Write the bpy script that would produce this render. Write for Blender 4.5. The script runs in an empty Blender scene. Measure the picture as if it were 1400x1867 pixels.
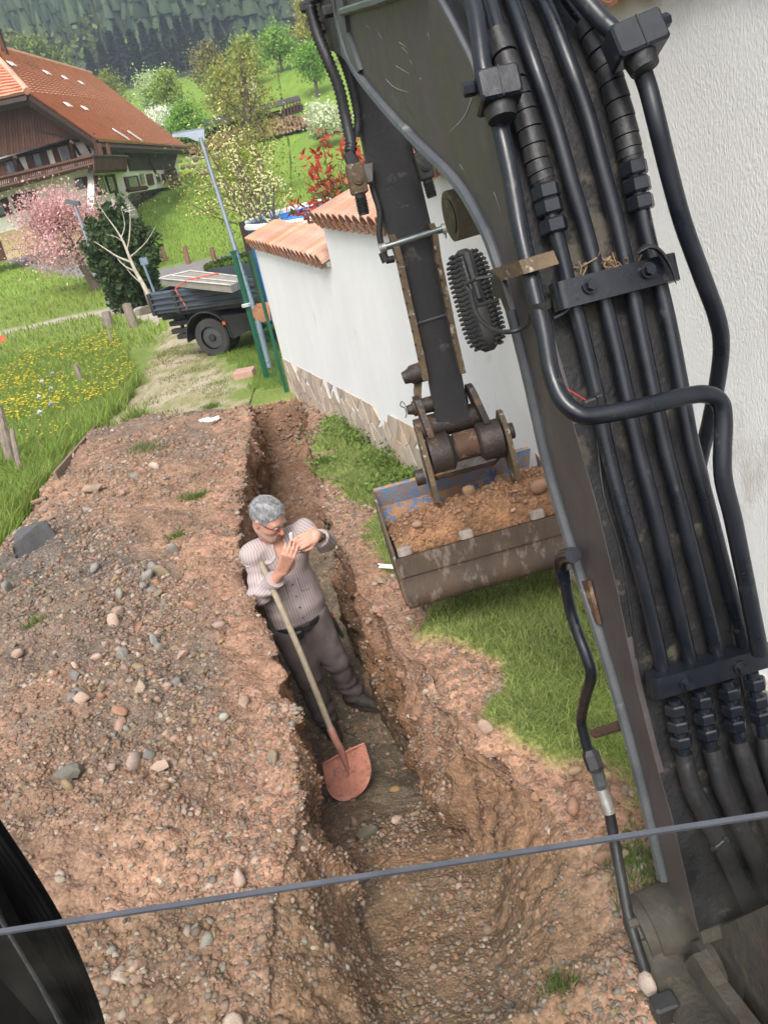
import bpy, bmesh, math, random
import numpy as np
from mathutils import Vector, Matrix
random.seed(7); rng = np.random.default_rng(7)
scene = bpy.context.scene
# ---------------------------------------------------------------- camera
ROLL, PITCH, FPX, EYE = math.radians(12.0), math.radians(26.0), 1400.0, 2.2
fw = np.array([0, math.cos(PITCH), -math.sin(PITCH)])
_up = np.array([0, math.sin(PITCH), math.cos(PITCH)]); _rt = np.array([1., 0, 0])
cr = math.cos(ROLL)*_rt - math.sin(ROLL)*_up
cu = math.sin(ROLL)*_rt + math.cos(ROLL)*_up
CAM = np.array([0, 0, EYE])
cd = bpy.data.cameras.new('camera'); cam = bpy.data.objects.new('camera', cd)
scene.collection.objects.link(cam); scene.camera = cam
cd.sensor_fit = 'VERTICAL'; cd.sensor_height = 36; cd.lens = 36*FPX/1867
cd.clip_start = 0.05; cd.clip_end = 3000
M = Matrix.Identity(4)
for i in range(3):
    M[i][0] = cr[i]; M[i][1] = cu[i]; M[i][2] = -fw[i]; M[i][3] = CAM[i]
cam.matrix_world = M
# ---------------------------------------------------------------- light
w = bpy.data.worlds.new('World'); scene.world = w; w.use_nodes = True
nt = w.node_tree; bg = nt.nodes['Background']
sky = nt.nodes.new('ShaderNodeTexSky'); sky.sky_type = 'NISHITA'; sky.sun_disc = False
SUN_EL, SUN_AZ = math.radians(52), math.radians(190)   # azimuth clockwise from +Y
sky.sun_elevation = SUN_EL; sky.sun_rotation = SUN_AZ
sky.air_density = 1.0; sky.dust_density = 4.0; sky.ozone_density = 1.0
hs = nt.nodes.new('ShaderNodeHueSaturation'); hs.inputs['Saturation'].default_value = 0.35
nt.links.new(sky.outputs[0], hs.inputs['Color']); nt.links.new(hs.outputs[0], bg.inputs[0]); bg.inputs[1].default_value = 0.13
sd = bpy.data.lights.new('sun', 'SUN'); sd.energy = 1.35; sd.angle = math.radians(22); sd.color = (1, .96, .9)
sun = bpy.data.objects.new('sun', sd); scene.collection.objects.link(sun)
sdir = Vector((math.sin(SUN_AZ)*math.cos(SUN_EL), math.cos(SUN_AZ)*math.cos(SUN_EL), math.sin(SUN_EL)))
sun.rotation_euler = sdir.to_track_quat('Z', 'Y').to_euler(); sun.location = (-5, -5, 20)
vs = scene.view_settings; vs.view_transform = 'Standard'; vs.look = 'None'; vs.gamma = 1; vs.use_curve_mapping = False
vs.exposure = 1.08
# ---------------------------------------------------------------- rays
def ray(px, py): return fw + cr*((px-700)/FPX) - cu*((py-933.5)/FPX)
def at(px, py, d): return CAM + ray(px, py)*d
def aty(px, py, y): v = ray(px, py); return CAM + v*(y/v[1])
def atz(px, py, z): v = ray(px, py); return CAM + v*((z-EYE)/v[2])
def onplane(px, py, P, n):
    v = ray(px, py); return CAM + v*(((np.array(P)-CAM)@n)/(v@n))
def proj(p):
    d = np.array(p)-CAM; z = d@fw; return (700+FPX*(d@cr)/z, 933.5-FPX*(d@cu)/z)
def nrm(v): v = np.array(v, float); return v/np.linalg.norm(v)
# ---------------------------------------------------------------- numpy noise
def _h(i, j, k, s):
    n = (i*374761393 + j*668265263 + k*2147483647 + s*1274126177) & 0xffffffff
    n = ((n ^ (n >> 13))*1274126177) & 0xffffffff
    n = ((n ^ (n >> 16))*2246822519) & 0xffffffff
    return ((n ^ (n >> 15)) & 0xffffff)/float(0xffffff)
def vnoise(p, s=0):
    p = np.asarray(p, float); f = np.floor(p); t = p-f; t = t*t*(3-2*t); i = f.astype(np.int64)
    out = 0
    for a in (0, 1):
        for b in (0, 1):
            for c in (0, 1):
                wgt = (t[:, 0] if a else 1-t[:, 0])*(t[:, 1] if b else 1-t[:, 1])*(t[:, 2] if c else 1-t[:, 2])
                out = out + wgt*_h(i[:, 0]+a, i[:, 1]+b, i[:, 2]+c, s)
    return out*2-1
def fbm(p, o=4, s=0, g=.5, l=2.03):
    a = 1; r = 0; p = np.asarray(p, float)
    for k in range(o):
        r = r + a*vnoise(p, s+k*17); a *= g; p = p*l+13.7
    return r
def worley(p, s=0):
    p = np.asarray(p, float); f = np.floor(p).astype(np.int64); best = np.full(len(p), 9.)
    for a in (-1, 0, 1):
        for b in (-1, 0, 1):
            for c in (-1, 0, 1):
                i, j, k = f[:, 0]+a, f[:, 1]+b, f[:, 2]+c
                q = np.stack([i+_h(i, j, k, s), j+_h(i, j, k, s+5), k+_h(i, j, k, s+9)], 1)
                best = np.minimum(best, ((p-q)**2).sum(1))
    return np.sqrt(best)
def sstep(a, b, x): t = np.clip((x-a)/(b-a), 0, 1); return t*t*(3-2*t)
def lerp(a, b, t): return a+(b-a)*t
# ---------------------------------------------------------------- mesh builder
class MB:
    def __init__(s): s.v = []; s.f = []; s.c = []
    def add(s, vs, fs, col=None):
        o = len(s.v); s.v += [tuple(map(float, x)) for x in vs]; s.f += [tuple(o+i for i in f) for f in fs]
        if col is not None: s.c += [tuple(col)]*len(vs)
        return s
    def hexa(s, a):   # 8 points: bottom 4, top 4
        return s.add(a, [(3, 2, 1, 0), (4, 5, 6, 7), (0, 1, 5, 4), (1, 2, 6, 5), (2, 3, 7, 6), (3, 0, 4, 7)])
    def box(s, c, sz, X=(1, 0, 0), Y=(0, 1, 0), Z=(0, 0, 1), taper=1.0):
        c = np.array(c, float); X, Y, Z = nrm(X)*sz[0]/2, nrm(Y)*sz[1]/2, nrm(Z)*sz[2]/2
        q = []
        for k in (-1, 1):
            t = 1 if k < 0 else taper
            for i, j in ((-1, -1), (1, -1), (1, 1), (-1, 1)): q.append(c+X*i*t+Y*j*t+Z*k)
        return s.hexa(q)
    def bbox(s, c, sz, X=(1, 0, 0), Y=(0, 1, 0), Z=(0, 0, 1), b=.004):   # chamfered box (by three stacked rings)
        c = np.array(c, float); X, Y, Z = nrm(X), nrm(Y), nrm(Z); hx, hy, hz = sz[0]/2, sz[1]/2, sz[2]/2
        b = min(b, hx*.6, hy*.6, hz*.6); vs = []
        def ring(ix, iy, z):
            for (x, y) in ((-ix+b, -iy), (ix-b, -iy), (ix, -iy+b), (ix, iy-b), (ix-b, iy), (-ix+b, iy), (-ix, iy-b), (-ix, -iy+b)):
                vs.append(c+X*x+Y*y+Z*z)
        ring(hx-b, hy-b, -hz); ring(hx, hy, -hz+b); ring(hx, hy, hz-b); ring(hx-b, hy-b, hz)
        fs = [tuple(range(7, -1, -1)), tuple(range(24, 32))]
        for r in range(3):
            for i in range(8): fs.append((r*8+i, r*8+(i+1) % 8, r*8+8+(i+1) % 8, r*8+8+i))
        return s.add(vs, fs)
    def cyl(s, p0, p1, r0, r1=None, n=12, cap=True):
        return s.tube([p0, p1], [r0, r0 if r1 is None else r1], n, cap)
    def tube(s, pts, r, n=10, cap=True, flat=1.0, ref=None):
        P = [np.array(p, float) for p in pts]; m = len(P)
        R = [r]*m if np.isscalar(r) else list(r)
        T = [nrm(P[min(i+1, m-1)]-P[max(i-1, 0)]) for i in range(m)]
        a = np.array(ref, float) if ref is not None else (np.array([0, 0, 1.]) if abs(T[0][2]) < .9 else np.array([1., 0, 0]))
        vs = []; fs = []
        for i in range(m):
            a = nrm(a-T[i]*(a@T[i])); b = np.cross(T[i], a)
            for k in range(n):
                t = 2*math.pi*k/n; vs.append(P[i]+(a*math.cos(t)*flat+b*math.sin(t))*R[i])
        for i in range(m-1):
            for k in range(n):
                fs.append((i*n+k, i*n+(k+1) % n, (i+1)*n+(k+1) % n, (i+1)*n+k))
        if cap: fs.append(tuple(range(n-1, -1, -1))); fs.append(tuple(range((m-1)*n, m*n)))
        return s.add(vs, fs)
    def prism(s, pts, ext):
        P = [np.array(p, float) for p in pts]; e = np.array(ext, float); n = len(P)
        vs = P+[p+e for p in P]
        fs = [tuple(range(n-1, -1, -1)), tuple(range(n, 2*n))]+[(i, (i+1) % n, n+(i+1) % n, n+i) for i in range(n)]
        return s.add(vs, fs)
    def sph(s, c, r, n=10, m=7, X=(1, 0, 0), Y=(0, 1, 0), Z=(0, 0, 1)):
        c = np.array(c, float); r = np.array(r if np.iterable(r) else (r,)*3, float); X, Y, Z = nrm(X)*r[0], nrm(Y)*r[1], nrm(Z)*r[2]
        vs = [c-Z]; fs = []
        for i in range(1, m):
            ph = math.pi*i/m-math.pi/2
            for k in range(n):
                t = 2*math.pi*k/n; vs.append(c+X*math.cos(ph)*math.cos(t)+Y*math.cos(ph)*math.sin(t)+Z*math.sin(ph))
        vs.append(c+Z)
        for k in range(n): fs.append((0, 1+(k+1) % n, 1+k)); fs.append((len(vs)-1, 1+(m-2)*n+k, 1+(m-2)*n+(k+1) % n))
        for i in range(m-2):
            for k in range(n): fs.append((1+i*n+k, 1+i*n+(k+1) % n, 1+(i+1)*n+(k+1) % n, 1+(i+1)*n+k))
        return s.add(vs, fs)
def spline(pts, n=6):
    P = [np.array(p, float) for p in pts]; out = []
    for i in range(len(P)-1):
        p0, p1, p2, p3 = P[max(i-1, 0)], P[i], P[i+1], P[min(i+2, len(P)-1)]
        for k in range(n):
            t = k/n; out.append(.5*((2*p1)+(-p0+p2)*t+(2*p0-5*p1+4*p2-p3)*t*t+(-p0+3*p1-3*p2+p3)*t**3))
    out.append(P[-1]); return out
BASE = {}
def empty(name, loc, label, cat, group=None, kind=None):
    o = bpy.data.objects.new(name, None); scene.collection.objects.link(o); o.location = tuple(loc); o.empty_display_size = .1
    tag(o, label, cat, group, kind); BASE[o.name] = np.array(loc, float); return o
def tag(o, label=None, cat=None, group=None, kind=None):
    if label: o['label'] = label
    if cat: o['category'] = cat
    if group: o['group'] = group
    if kind: o['kind'] = kind
    return o
def npmesh(name, v, f, cols=None, smooth=False, fmat=None):
    """v (n,3) array, f (m,k) int array"""
    me = bpy.data.meshes.new(name); v = np.asarray(v, np.float32); f = np.asarray(f, np.int32)
    me.vertices.add(len(v)); me.vertices.foreach_set('co', v.ravel())
    k = f.shape[1]; me.loops.add(f.size); me.loops.foreach_set('vertex_index', f.ravel())
    me.polygons.add(len(f)); me.polygons.foreach_set('loop_start', np.arange(0, f.size, k, dtype=np.int32))
    me.polygons.foreach_set('loop_total', np.full(len(f), k, np.int32))
    if smooth: me.polygons.foreach_set('use_smooth', np.ones(len(f), bool))
    me.update(calc_edges=True)
    if cols is not None:
        a = me.color_attributes.new('Col', 'FLOAT_COLOR', 'POINT'); c = np.ones((len(v), 4), np.float32); c[:, :3] = cols
        a.data.foreach_set('color', c.ravel())
    return me
def link(name, me, m=None, parent=None, loc=None):
    o = bpy.data.objects.new(name, me); scene.collection.objects.link(o)
    if m is not None and len(me.materials) == 0: me.materials.append(m)
    if parent is not None: o.parent = parent; BASE[o.name] = BASE[parent.name]
    else:
        l = np.zeros(3) if loc is None else np.array(loc, float)
        BASE[o.name] = l; o.location = tuple(l)
    return o
def obj(name, mb, m, parent=None, loc=None, smooth=False, ang=40):
    """mesh builder in world coordinates -> object; geometry is moved relative to its base"""
    V = np.array(mb.v, float); b = BASE[parent.name] if parent is not None else (np.array([V[:, 0].mean(), V[:, 1].mean(), V[:, 2].min()]) if loc is None else np.array(loc, float))
    me = bpy.data.meshes.new(name); me.from_pydata([tuple(x) for x in (V-b)], [], mb.f); me.update()
    if mb.c and len(mb.c) == len(mb.v):
        a = me.color_attributes.new('Col', 'FLOAT_COLOR', 'POINT'); c = np.ones((len(mb.v), 4), np.float32); c[:, :3] = np.array(mb.c)[:, :3]; a.data.foreach_set('color', c.ravel())
    if smooth:
        me.polygons.foreach_set('use_smooth', np.ones(len(me.polygons), bool))
        bm = bmesh.new(); bm.from_mesh(me)
        for e in bm.edges:
            if len(e.link_faces) == 2 and e.calc_face_angle(0) > math.radians(ang): e.smooth = False
        bm.to_mesh(me); bm.free()
    return link(name, me, m, parent, b if parent is None else None)
# ---------------------------------------------------------------- materials
def mat(name, c1, c2=None, rough=.6, metal=0., scale=6., bump=0., bscale=None, c3=None, t3=.62, s3=3., attr=None, rnd=0., stretch=(1, 1, 1), coat=0, trans=0., det=6., spec=.5, dist=.01, rough2=None):
    m = bpy.data.materials.new(name); m.use_nodes = True; t = m.node_tree; N = t.nodes; Lk = t.links.new
    b = N['Principled BSDF']; b.inputs['Roughness'].default_value = rough; b.inputs['Metallic'].default_value = metal
    b.inputs['Specular IOR Level'].default_value = spec
    if coat: b.inputs['Coat Weight'].default_value = coat
    tc = N.new('ShaderNodeTexCoord'); mp = N.new('ShaderNodeMapping'); mp.inputs['Scale'].default_value = stretch
    Lk(tc.outputs['Object'], mp.inputs[0])
    n = N.new('ShaderNodeTexNoise'); n.inputs['Scale'].default_value = scale; n.inputs['Detail'].default_value = det; n.inputs['Roughness'].default_value = .65
    Lk(mp.outputs[0], n.inputs['Vector'])
    r = N.new('ShaderNodeMapRange'); r.inputs[1].default_value = .35; r.inputs[2].default_value = .65; Lk(n.outputs[0], r.inputs[0])
    mx = N.new('ShaderNodeMix'); mx.data_type = 'RGBA'; Lk(r.outputs[0], mx.inputs[0])
    c2 = c2 or tuple(x*.7 for x in c1)
    if attr:
        at_ = N.new('ShaderNodeAttribute'); at_.attribute_name = attr
        mul = N.new('ShaderNodeMix'); mul.data_type = 'RGBA'; mul.blend_type = 'MULTIPLY'; mul.inputs[0].default_value = 1
        mx.inputs[6].default_value = (*c1, 1); mx.inputs[7].default_value = (*c2, 1)
        Lk(at_.outputs['Color'], mul.inputs[6]); Lk(mx.outputs[2], mul.inputs[7]); out = mul.outputs[2]
    else:
        mx.inputs[6].default_value = (*c1, 1); mx.inputs[7].default_value = (*c2, 1); out = mx.outputs[2]
    if c3:
        n3 = N.new('ShaderNodeTexNoise'); n3.inputs['Scale'].default_value = s3; n3.inputs['Detail'].default_value = 8; n3.inputs['Roughness'].default_value = .7
        Lk(mp.outputs[0], n3.inputs['Vector'])
        r3 = N.new('ShaderNodeMapRange'); r3.inputs[1].default_value = t3-.04; r3.inputs[2].default_value = t3+.04; Lk(n3.outputs[0], r3.inputs[0])
        m3 = N.new('ShaderNodeMix'); m3.data_type = 'RGBA'; Lk(r3.outputs[0], m3.inputs[0]); Lk(out, m3.inputs[6]); m3.inputs[7].default_value = (*c3, 1); out = m3.outputs[2]
    if rnd:
        oi = N.new('ShaderNodeObjectInfo'); hsv = N.new('ShaderNodeHueSaturation')
        a = N.new('ShaderNodeMapRange'); a.inputs[3].default_value = 1-rnd; a.inputs[4].default_value = 1+rnd; Lk(oi.outputs['Random'], a.inputs[0]); Lk(a.outputs[0], hsv.inputs['Value'])
        wn = N.new('ShaderNodeTexWhiteNoise'); wn.noise_dimensions = '1D'; Lk(oi.outputs['Random'], wn.inputs['W'])
        a2 = N.new('ShaderNodeMapRange'); a2.inputs[3].default_value = 1-rnd; a2.inputs[4].default_value = 1+rnd*.5; Lk(wn.outputs['Value'], a2.inputs[0]); Lk(a2.outputs[0], hsv.inputs['Saturation'])
        Lk(out, hsv.inputs['Color']); out = hsv.outputs[0]
    Lk(out, b.inputs['Base Color'])
    if rough2 is not None:
        rr = N.new('ShaderNodeMapRange'); rr.inputs[1].default_value = .35; rr.inputs[2].default_value = .65; rr.inputs[3].default_value = rough; rr.inputs[4].default_value = rough2; Lk(n.outputs[0], rr.inputs[0]); Lk(rr.outputs[0], b.inputs['Roughness'])
    if bump:
        nb = N.new('ShaderNodeTexNoise'); nb.inputs['Scale'].default_value = bscale or scale*3; nb.inputs['Detail'].default_value = 6; Lk(mp.outputs[0], nb.inputs['Vector'])
        bp = N.new('ShaderNodeBump'); bp.inputs['Strength'].default_value = bump; bp.inputs['Distance'].default_value = dist; Lk(nb.outputs[0], bp.inputs['Height']); Lk(bp.outputs[0], b.inputs['Normal'])
    if trans:
        o = N['Material Output']; tr = N.new('ShaderNodeBsdfTranslucent'); Lk(out, tr.inputs[0]); ms = N.new('ShaderNodeMixShader'); ms.inputs[0].default_value = trans
        Lk(b.outputs[0], ms.inputs[1]); Lk(tr.outputs[0], ms.inputs[2]); Lk(ms.outputs[0], o.inputs[0])
    return m
# ================================================================ TERRAIN
_zy = np.array([-5, 0, 2.5, 8, 14, 18, 25, 32, 40, 50, 60, 68, 74, 80, 90, 100, 110, 140, 220, 300, 450, 640, 760], float)
_zz = np.array([-.22, -.20, -.03, -.42, -.88, -1.05, -1.15, -1.05, -.6, .1, .8, 1.4, 2.3, 3.7, 6.8, 9.2, 11.3, 14.5, 24, 38, 100, 180, 230], float)
def zbase(x, y):
    x = np.asarray(x, float); y = np.asarray(y, float)
    z = (np.interp(y, _zy, _zz)+np.interp(y-.03*np.abs(y)-.3, _zy, _zz)+np.interp(y+.03*np.abs(y)+.3, _zy, _zz))/3
    far = sstep(20, 60, y)
    return z + far*0.006*(x+.2*y)*sstep(30, 80, y)
def march(px, py, f, s=1.0, e=600):
    v = ray(px, py); t = s; st = .02
    while t < e:
        p = CAM+v*t
        if p[2] < f(p[0], p[1]):
            a, b = t-st, t
            for _ in range(18):
                m = (a+b)/2; p = CAM+v*m
                if p[2] < f(p[0], p[1]): b = m
                else: a = m
            return CAM+v*b
        st = .02+.01*t; t += st
    return CAM+v*e
def zb1(x, y): return float(zbase([x], [y])[0])
def pix2xy(L): return np.array([march(a, b, zb1)[:2] for a, b in L])
def table(L):
    P = pix2xy(L); P = P[np.argsort(P[:, 1])]; return P[:, 1], P[:, 0]
lipL = table([(455, 742), (462, 790), (455, 860), (443, 930), (440, 1000), (452, 1090), (485, 1150), (508, 1230), (530, 1320), (540, 1400), (548, 1470), (540, 1540), (525, 1620), (500, 1720), (500, 1867)])
lipR = table([(552, 728), (572, 790), (590, 870), (610, 970), (640, 1030), (655, 1075), (690, 1112), (732, 1175), (775, 1235), (830, 1295), (890, 1360), (950, 1420), (1010, 1480), (1060, 1560), (1095, 1650), (1095, 1740), (1060, 1830)])
heapE = table([(-60, 1120), (0, 1040), (60, 925), (110, 865), (160, 805), (200, 765), (240, 736)])
YEND = float(march(510, 731, zb1)[1])
YHEAP = YEND+.15
_dy = np.array([0, 1.12, 1.3, 1.5, 1.9, 2.4, 3.0, 3.7, 6, 7.6, 8.2, YEND-.30, YEND-.04, YEND+.06, 999]); _dd = np.array([0, .011, .09, .22, .40, .56, .86, 1.04, .95, .85, .75, .72, .55, 0, 0])
def xl(y): return np.interp(y, *lipL)
def xr(y): return np.interp(y, *lipR)
def xe(y): return np.interp(y, *heapE)
def depth(y): return np.interp(y, _dy, _dd)
def heap(x, y):
    """height of the spoil left of the trench and the low berm on its right, above the old ground"""
    x = np.asarray(x, float); y = np.asarray(y, float)
    a, b = xe(y), xl(y)
    u = np.clip((x-a)/(b-a), -1, 2)
    left = sstep(0, .12, u)*(1-.55*sstep(.55, 1.0, u))*(x < b+.02)
    endf = 1-sstep(YHEAP-.5, YHEAP+.1, y)
    return left*.20*endf + .05*np.exp(-((x-xr(y)-.22)/.16)**2)*(1-sstep(7, 8.5, y))*(x > xr(y)-.02)
def hf(x, y): return zbase(x, y)+heap(x, y)
def hf1(x, y): return float(hf(np.array([x]), np.array([y]))[0])
def G(px, py): return march(px, py, hf1)
def poly_mask(P, x, y):
    inside = np.zeros(len(x), bool); n = len(P)
    for i in range(n):
        x0, y0 = P[i]; x1, y1 = P[(i+1) % n]
        if y0 == y1: continue
        c = ((y0 > y) != (y1 > y)) & (x < (x1-x0)*(y-y0)/(y1-y0)+x0); inside ^= c
    return inside
def soft(P, x, y, r=.12, s=3, fr=2.5):
    """softened, noisy mask of a ground polygon"""
    o = 0
    nx = fbm(np.stack([x*fr, y*fr, x*0], 1), 3, s)*r*1.6; ny = fbm(np.stack([x*fr, y*fr, x*0+9], 1), 3, s+1)*r*1.6
    for a, b in ((0, 0), (1, 0), (-1, 0), (0, 1), (0, -1), (.7, .7), (-.7, -.7)): o = o+poly_mask(P, x+a*r*.5+nx, y+b*r*.5+ny)
    return o/7.
# wall line (also used by the grass strip)
WA = np.array([-.85, 9.68]); WD = nrm([1.18, -4.22]); WN = np.array([-WD[1], WD[0]])   # normal to the right of the wall
if WN[0] < 0: WN = -WN
stripP = pix2xy([(598, 775), (600, 860), (640, 940), (690, 985), (760, 1060), (815, 1120), (880, 1215), (940, 1295), (1010, 1370), (1100, 1430), (1180, 1520), (1215, 1600), (1300, 1700)])
stripP = np.vstack([stripP, [[2.6, 1.0], [2.9, 3.0], WA+WD*4+WN*.4, WA+WD*1.7+WN*.3]])
laneP = pix2xy([(180, 780), (235, 715), (275, 660), (300, 610), (300, 570), (330, 560), (420, 560), (440, 590), (385, 640), (415, 680), (440, 715), (440, 770)])
cornerP = pix2xy([(400, 655), (430, 690), (455, 722), (540, 712), (560, 640), (480, 620)])
roadP = pix2xy([(-250, 520), (-120, 482), (0, 472), (110, 500), (170, 508), (210, 515), (290, 520), (420, 490), (520, 470), (620, 450), (640, 430), (500, 450), (400, 466), (290, 492), (230, 488), (150, 470), (60, 440), (-120, 440), (-300, 430)])
pathP = pix2xy([(-200, 655), (0, 611), (100, 590), (200, 573), (290, 590), (300, 570), (205, 562), (100, 581), (0, 602), (-200, 645)])
# ---- one sheet: rows run away from the digger, columns follow the trench section
ys = [.75]
while ys[-1] < 9.6: ys.append(ys[-1]+.0055+.0023*ys[-1])
while ys[-1] < 740: ys.append(ys[-1]*1.022)
ys = np.array(ys); NR = len(ys)
NL, NW, NF, NRt = 190, 34, 46, 90
uL = np.linspace(0, 1, NL+1)[:-1]; uR = np.linspace(0, 1, NRt+1)[1:]
Y = []; X = []; Z = []; S = []
tl, tr_ = xl(ys), xr(ys); dp = depth(ys)
ramp = 1-sstep(1.35, 2.6, ys)                       # near end: a shallow scooped basin with sloping sides
w3 = (tr_-tl)
fl = tl+lerp(-.05, .40*w3, ramp)+.04*sstep(6, 8, ys); fr_ = tr_-(.01+.03*dp+ramp*.34*w3+.07*sstep(3.6, 3.0, ys)+.03*sstep(3.2, 2.4, ys))
rows = []
for i, y in enumerate(ys):
    ext = 3.2+1.5*y
    a = tl[i]-((1-uL)**1.0*.5+(1-uL)**2.2*.5)*ext
    wl = tl[i]+(fl[i]-tl[i])*np.linspace(0, 1, NW+1)[:-1]
    fx = fl[i]+(fr_[i]-fl[i])*np.linspace(0, 1, NF+1)
    wr = fr_[i]+(tr_[i]-fr_[i])*np.linspace(0, 1, NW+1)[1:]
    b = tr_[i]+(uR*.5+uR**2.2*.5)*ext*.9
    rows.append(np.concatenate([a, wl, fx, wr, b]))
X = np.array(rows); NC = X.shape[1]; Y = np.repeat(ys[:, None], NC, 1)
ci = np.arange(NC)
t1 = np.clip((ci-NL)/NW, 0, 1)[None]; t2 = np.clip((ci-(NL+NW+NF))/NW, 0, 1)[None]
prof = np.where(ci[None] <= NL+NW, t1**(1.15), 1-t2**1.0)   # 0 at the lips, 1 on the floor
prof = prof*np.ones((NR, 1))
rr = ramp[:, None]; prof = lerp(prof, sstep(0, 1, prof), rr)
Zb = zbase(X.ravel(), Y.ravel()).reshape(X.shape)
hp = heap(X.ravel(), Y.ravel()).reshape(X.shape)
hp_lip = heap(tl-.005, ys)[:, None]; hr_lip = heap(tr_+.005, ys)[:, None]
hp = np.where((ci[None] >= NL) & (ci[None] <= NL+NW), hp_lip, hp); hp = np.where((ci[None] > NL+NW) & (ci[None] < NL+2*NW+NF+1), hr_lip, hp)
D = dp[:, None]*prof
Z = Zb+hp*(1-prof*(dp[:, None] > 0))-D
x, y, z = X.ravel(), Y.ravel(), Z.ravel()
pf = prof.ravel()*np.repeat(dp > .01, NC)
inT = pf*(1-sstep(YEND-.1, YEND+.05, y)); wall = ((ci > NL) & (ci < NL+NW)) | ((ci > NL+NW+NF) & (ci < NL+2*NW+NF)); wall = (np.tile(wall, NR)*(dp.repeat(NC) > .05))
inTr = (np.tile((ci > NL) & (ci < NL+2*NW+NF), NR)) & (dp.repeat(NC) > .02)
# soil mask
berm = (x > xl(y)-.01) & (y < YHEAP+.1)
strip = soft(stripP, x, y, .10, 3); corner = soft(cornerP, x, y, .12, 5)
nn = fbm(np.stack([x*1.7, y*1.7, x*0], 1), 4, 21)
hm = sstep(-.02, .10, (x-xe(y))+nn*.05)*(x < xr(y)+3.0)*(1-sstep(YHEAP-.12, YHEAP+.12, y+nn*.22))
soil = hm*(1-strip)*(1-corner*(y > YEND-.3)*(x > xr(y)-.05)*(~inTr)); soil = np.maximum(soil, inTr*1.)
lane = soft(laneP, x, y, .22, 8)*(1-soil)*(1-corner*.9); road = poly_mask(roadP, x, y)*1.*(y > 12); path = poly_mask(pathP, x, y)*(y > 8)*1.
behind = (((x-WA[0])*WN[0]+(y-WA[1])*WN[1]) > .05) & (y < 9.9)
# colours (albedo)
def C(*c): return np.array(c, float)
P3 = np.stack([x, y, z], 1)
n1 = fbm(P3*2.1, 5, 31)[:, None]; n2 = fbm(P3*9, 4, 41)[:, None]; n3 = fbm(P3*.9+5, 3, 51)[:, None]
col_top = lerp(C(.33, .20, .132), C(.195, .127, .088), np.clip(.5+n1*.8, 0, 1))
greyp = np.clip(sstep(.15, .5, fbm(P3*1.0+31, 3, 61)), 0, 1)[:, None]*(x < xl(y)-.25)[:, None]
gp = soft(pix2xy([(-80, 1010), (120, 985), (300, 1000), (400, 1060), (390, 1130), (200, 1110), (60, 1130), (-80, 1150)]), x, y, .3, 77, 1.2)[:, None]
col_top = lerp(col_top, C(.125, .11, .095), np.clip(greyp*.6+gp*.95, 0, .92))
lipm = np.exp(-((x-xl(y)+.12)/.12)**2)[:, None]+np.exp(-((x-xr(y)-.15)/.2)**2)[:, None]
col_top = lerp(col_top, C(.35, .20, .135), np.clip(lipm*.8, 0, .8))
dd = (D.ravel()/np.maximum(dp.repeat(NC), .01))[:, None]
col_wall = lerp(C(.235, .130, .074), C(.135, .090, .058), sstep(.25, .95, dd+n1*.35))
col_floor = lerp(C(.21, .165, .115), C(.14, .112, .08), np.clip(.5+n1, 0, 1))
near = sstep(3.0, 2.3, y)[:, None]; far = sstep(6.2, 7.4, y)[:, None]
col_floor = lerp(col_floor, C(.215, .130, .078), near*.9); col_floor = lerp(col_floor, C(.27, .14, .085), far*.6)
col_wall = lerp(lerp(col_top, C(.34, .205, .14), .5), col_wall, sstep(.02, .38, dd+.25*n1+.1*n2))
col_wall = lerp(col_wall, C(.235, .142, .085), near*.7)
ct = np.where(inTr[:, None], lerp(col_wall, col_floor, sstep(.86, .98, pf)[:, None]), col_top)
ct = ct*(1+.25*n2)
gr = lerp(C(.21, .27, .07), C(.17, .22, .055), np.clip(.5+n1*.8, 0, 1)); gr = lerp(gr, C(.16, .20, .04), np.clip(n3*.6, 0, .5))
farg = sstep(20, 45, y)[:, None]; gr = lerp(gr, lerp(C(.22, .33, .05), C(.17, .27, .04), np.clip(.5+n1, 0, 1)), farg)
forest = sstep(150, 170, y)[:, None]; gr = lerp(gr, C(.035, .05, .02), forest)
gravel = lerp(C(.44, .37, .26), C(.33, .29, .16), np.clip(.45+n1*1.2, 0, 1)); gravel = lerp(gravel, C(.17, .20, .05), np.clip(n2*1.1+n3*.7-.05, 0, .75))
col = lerp(gr, C(.23, .20, .10), (behind*0.)[:, None])
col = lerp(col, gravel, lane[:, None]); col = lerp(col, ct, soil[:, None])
col = lerp(col, C(.24, .23, .22)*(1+.1*n2), road[:, None]); col = lerp(col, C(.42, .37, .30)*(1+.15*n2), path[:, None])
# displacement
amp = soil*(1-sstep(0, .6, (y > 9.4)*1.))
wl_ = worley(P3*np.array([11, 11, 11]), 3); wl2 = worley(P3*26, 8)
bumpz = fbm(P3*3.2, 4, 71)*.035+(.5-wl_)*.045+(.5-wl2)*.020+fbm(P3*38, 2, 91)*.007
big = fbm(P3*1.3, 3, 99)*.05
zz = z+amp*(bumpz+big*(~inTr))*(1-.6*(inTr & (pf > .9))*1.)*(1-.0*near[:, 0])+(1-amp)*fbm(P3*.8, 3, 13)*.02*np.clip(y*.1, 1, 12)*(1-road)
sgn = np.where(np.tile(ci < NL+NW+NF/2, NR), 1., -1.)
wm = wall*np.sin(np.clip(pf, 0, 1)*math.pi)**.5
hor = (fbm(P3*np.array([4, 4, 2.]), 4, 111)*.085+(.5-worley(P3*np.array([10, 10, 8]), 14))*.085+(.5-worley(P3*24, 18))*.04+(.5-worley(P3*48, 19))*.014)*(1-.6*(wall & (y < 2.0)))
xx = x-sgn*wm*hor*1.0
yend = wall*0.
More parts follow.
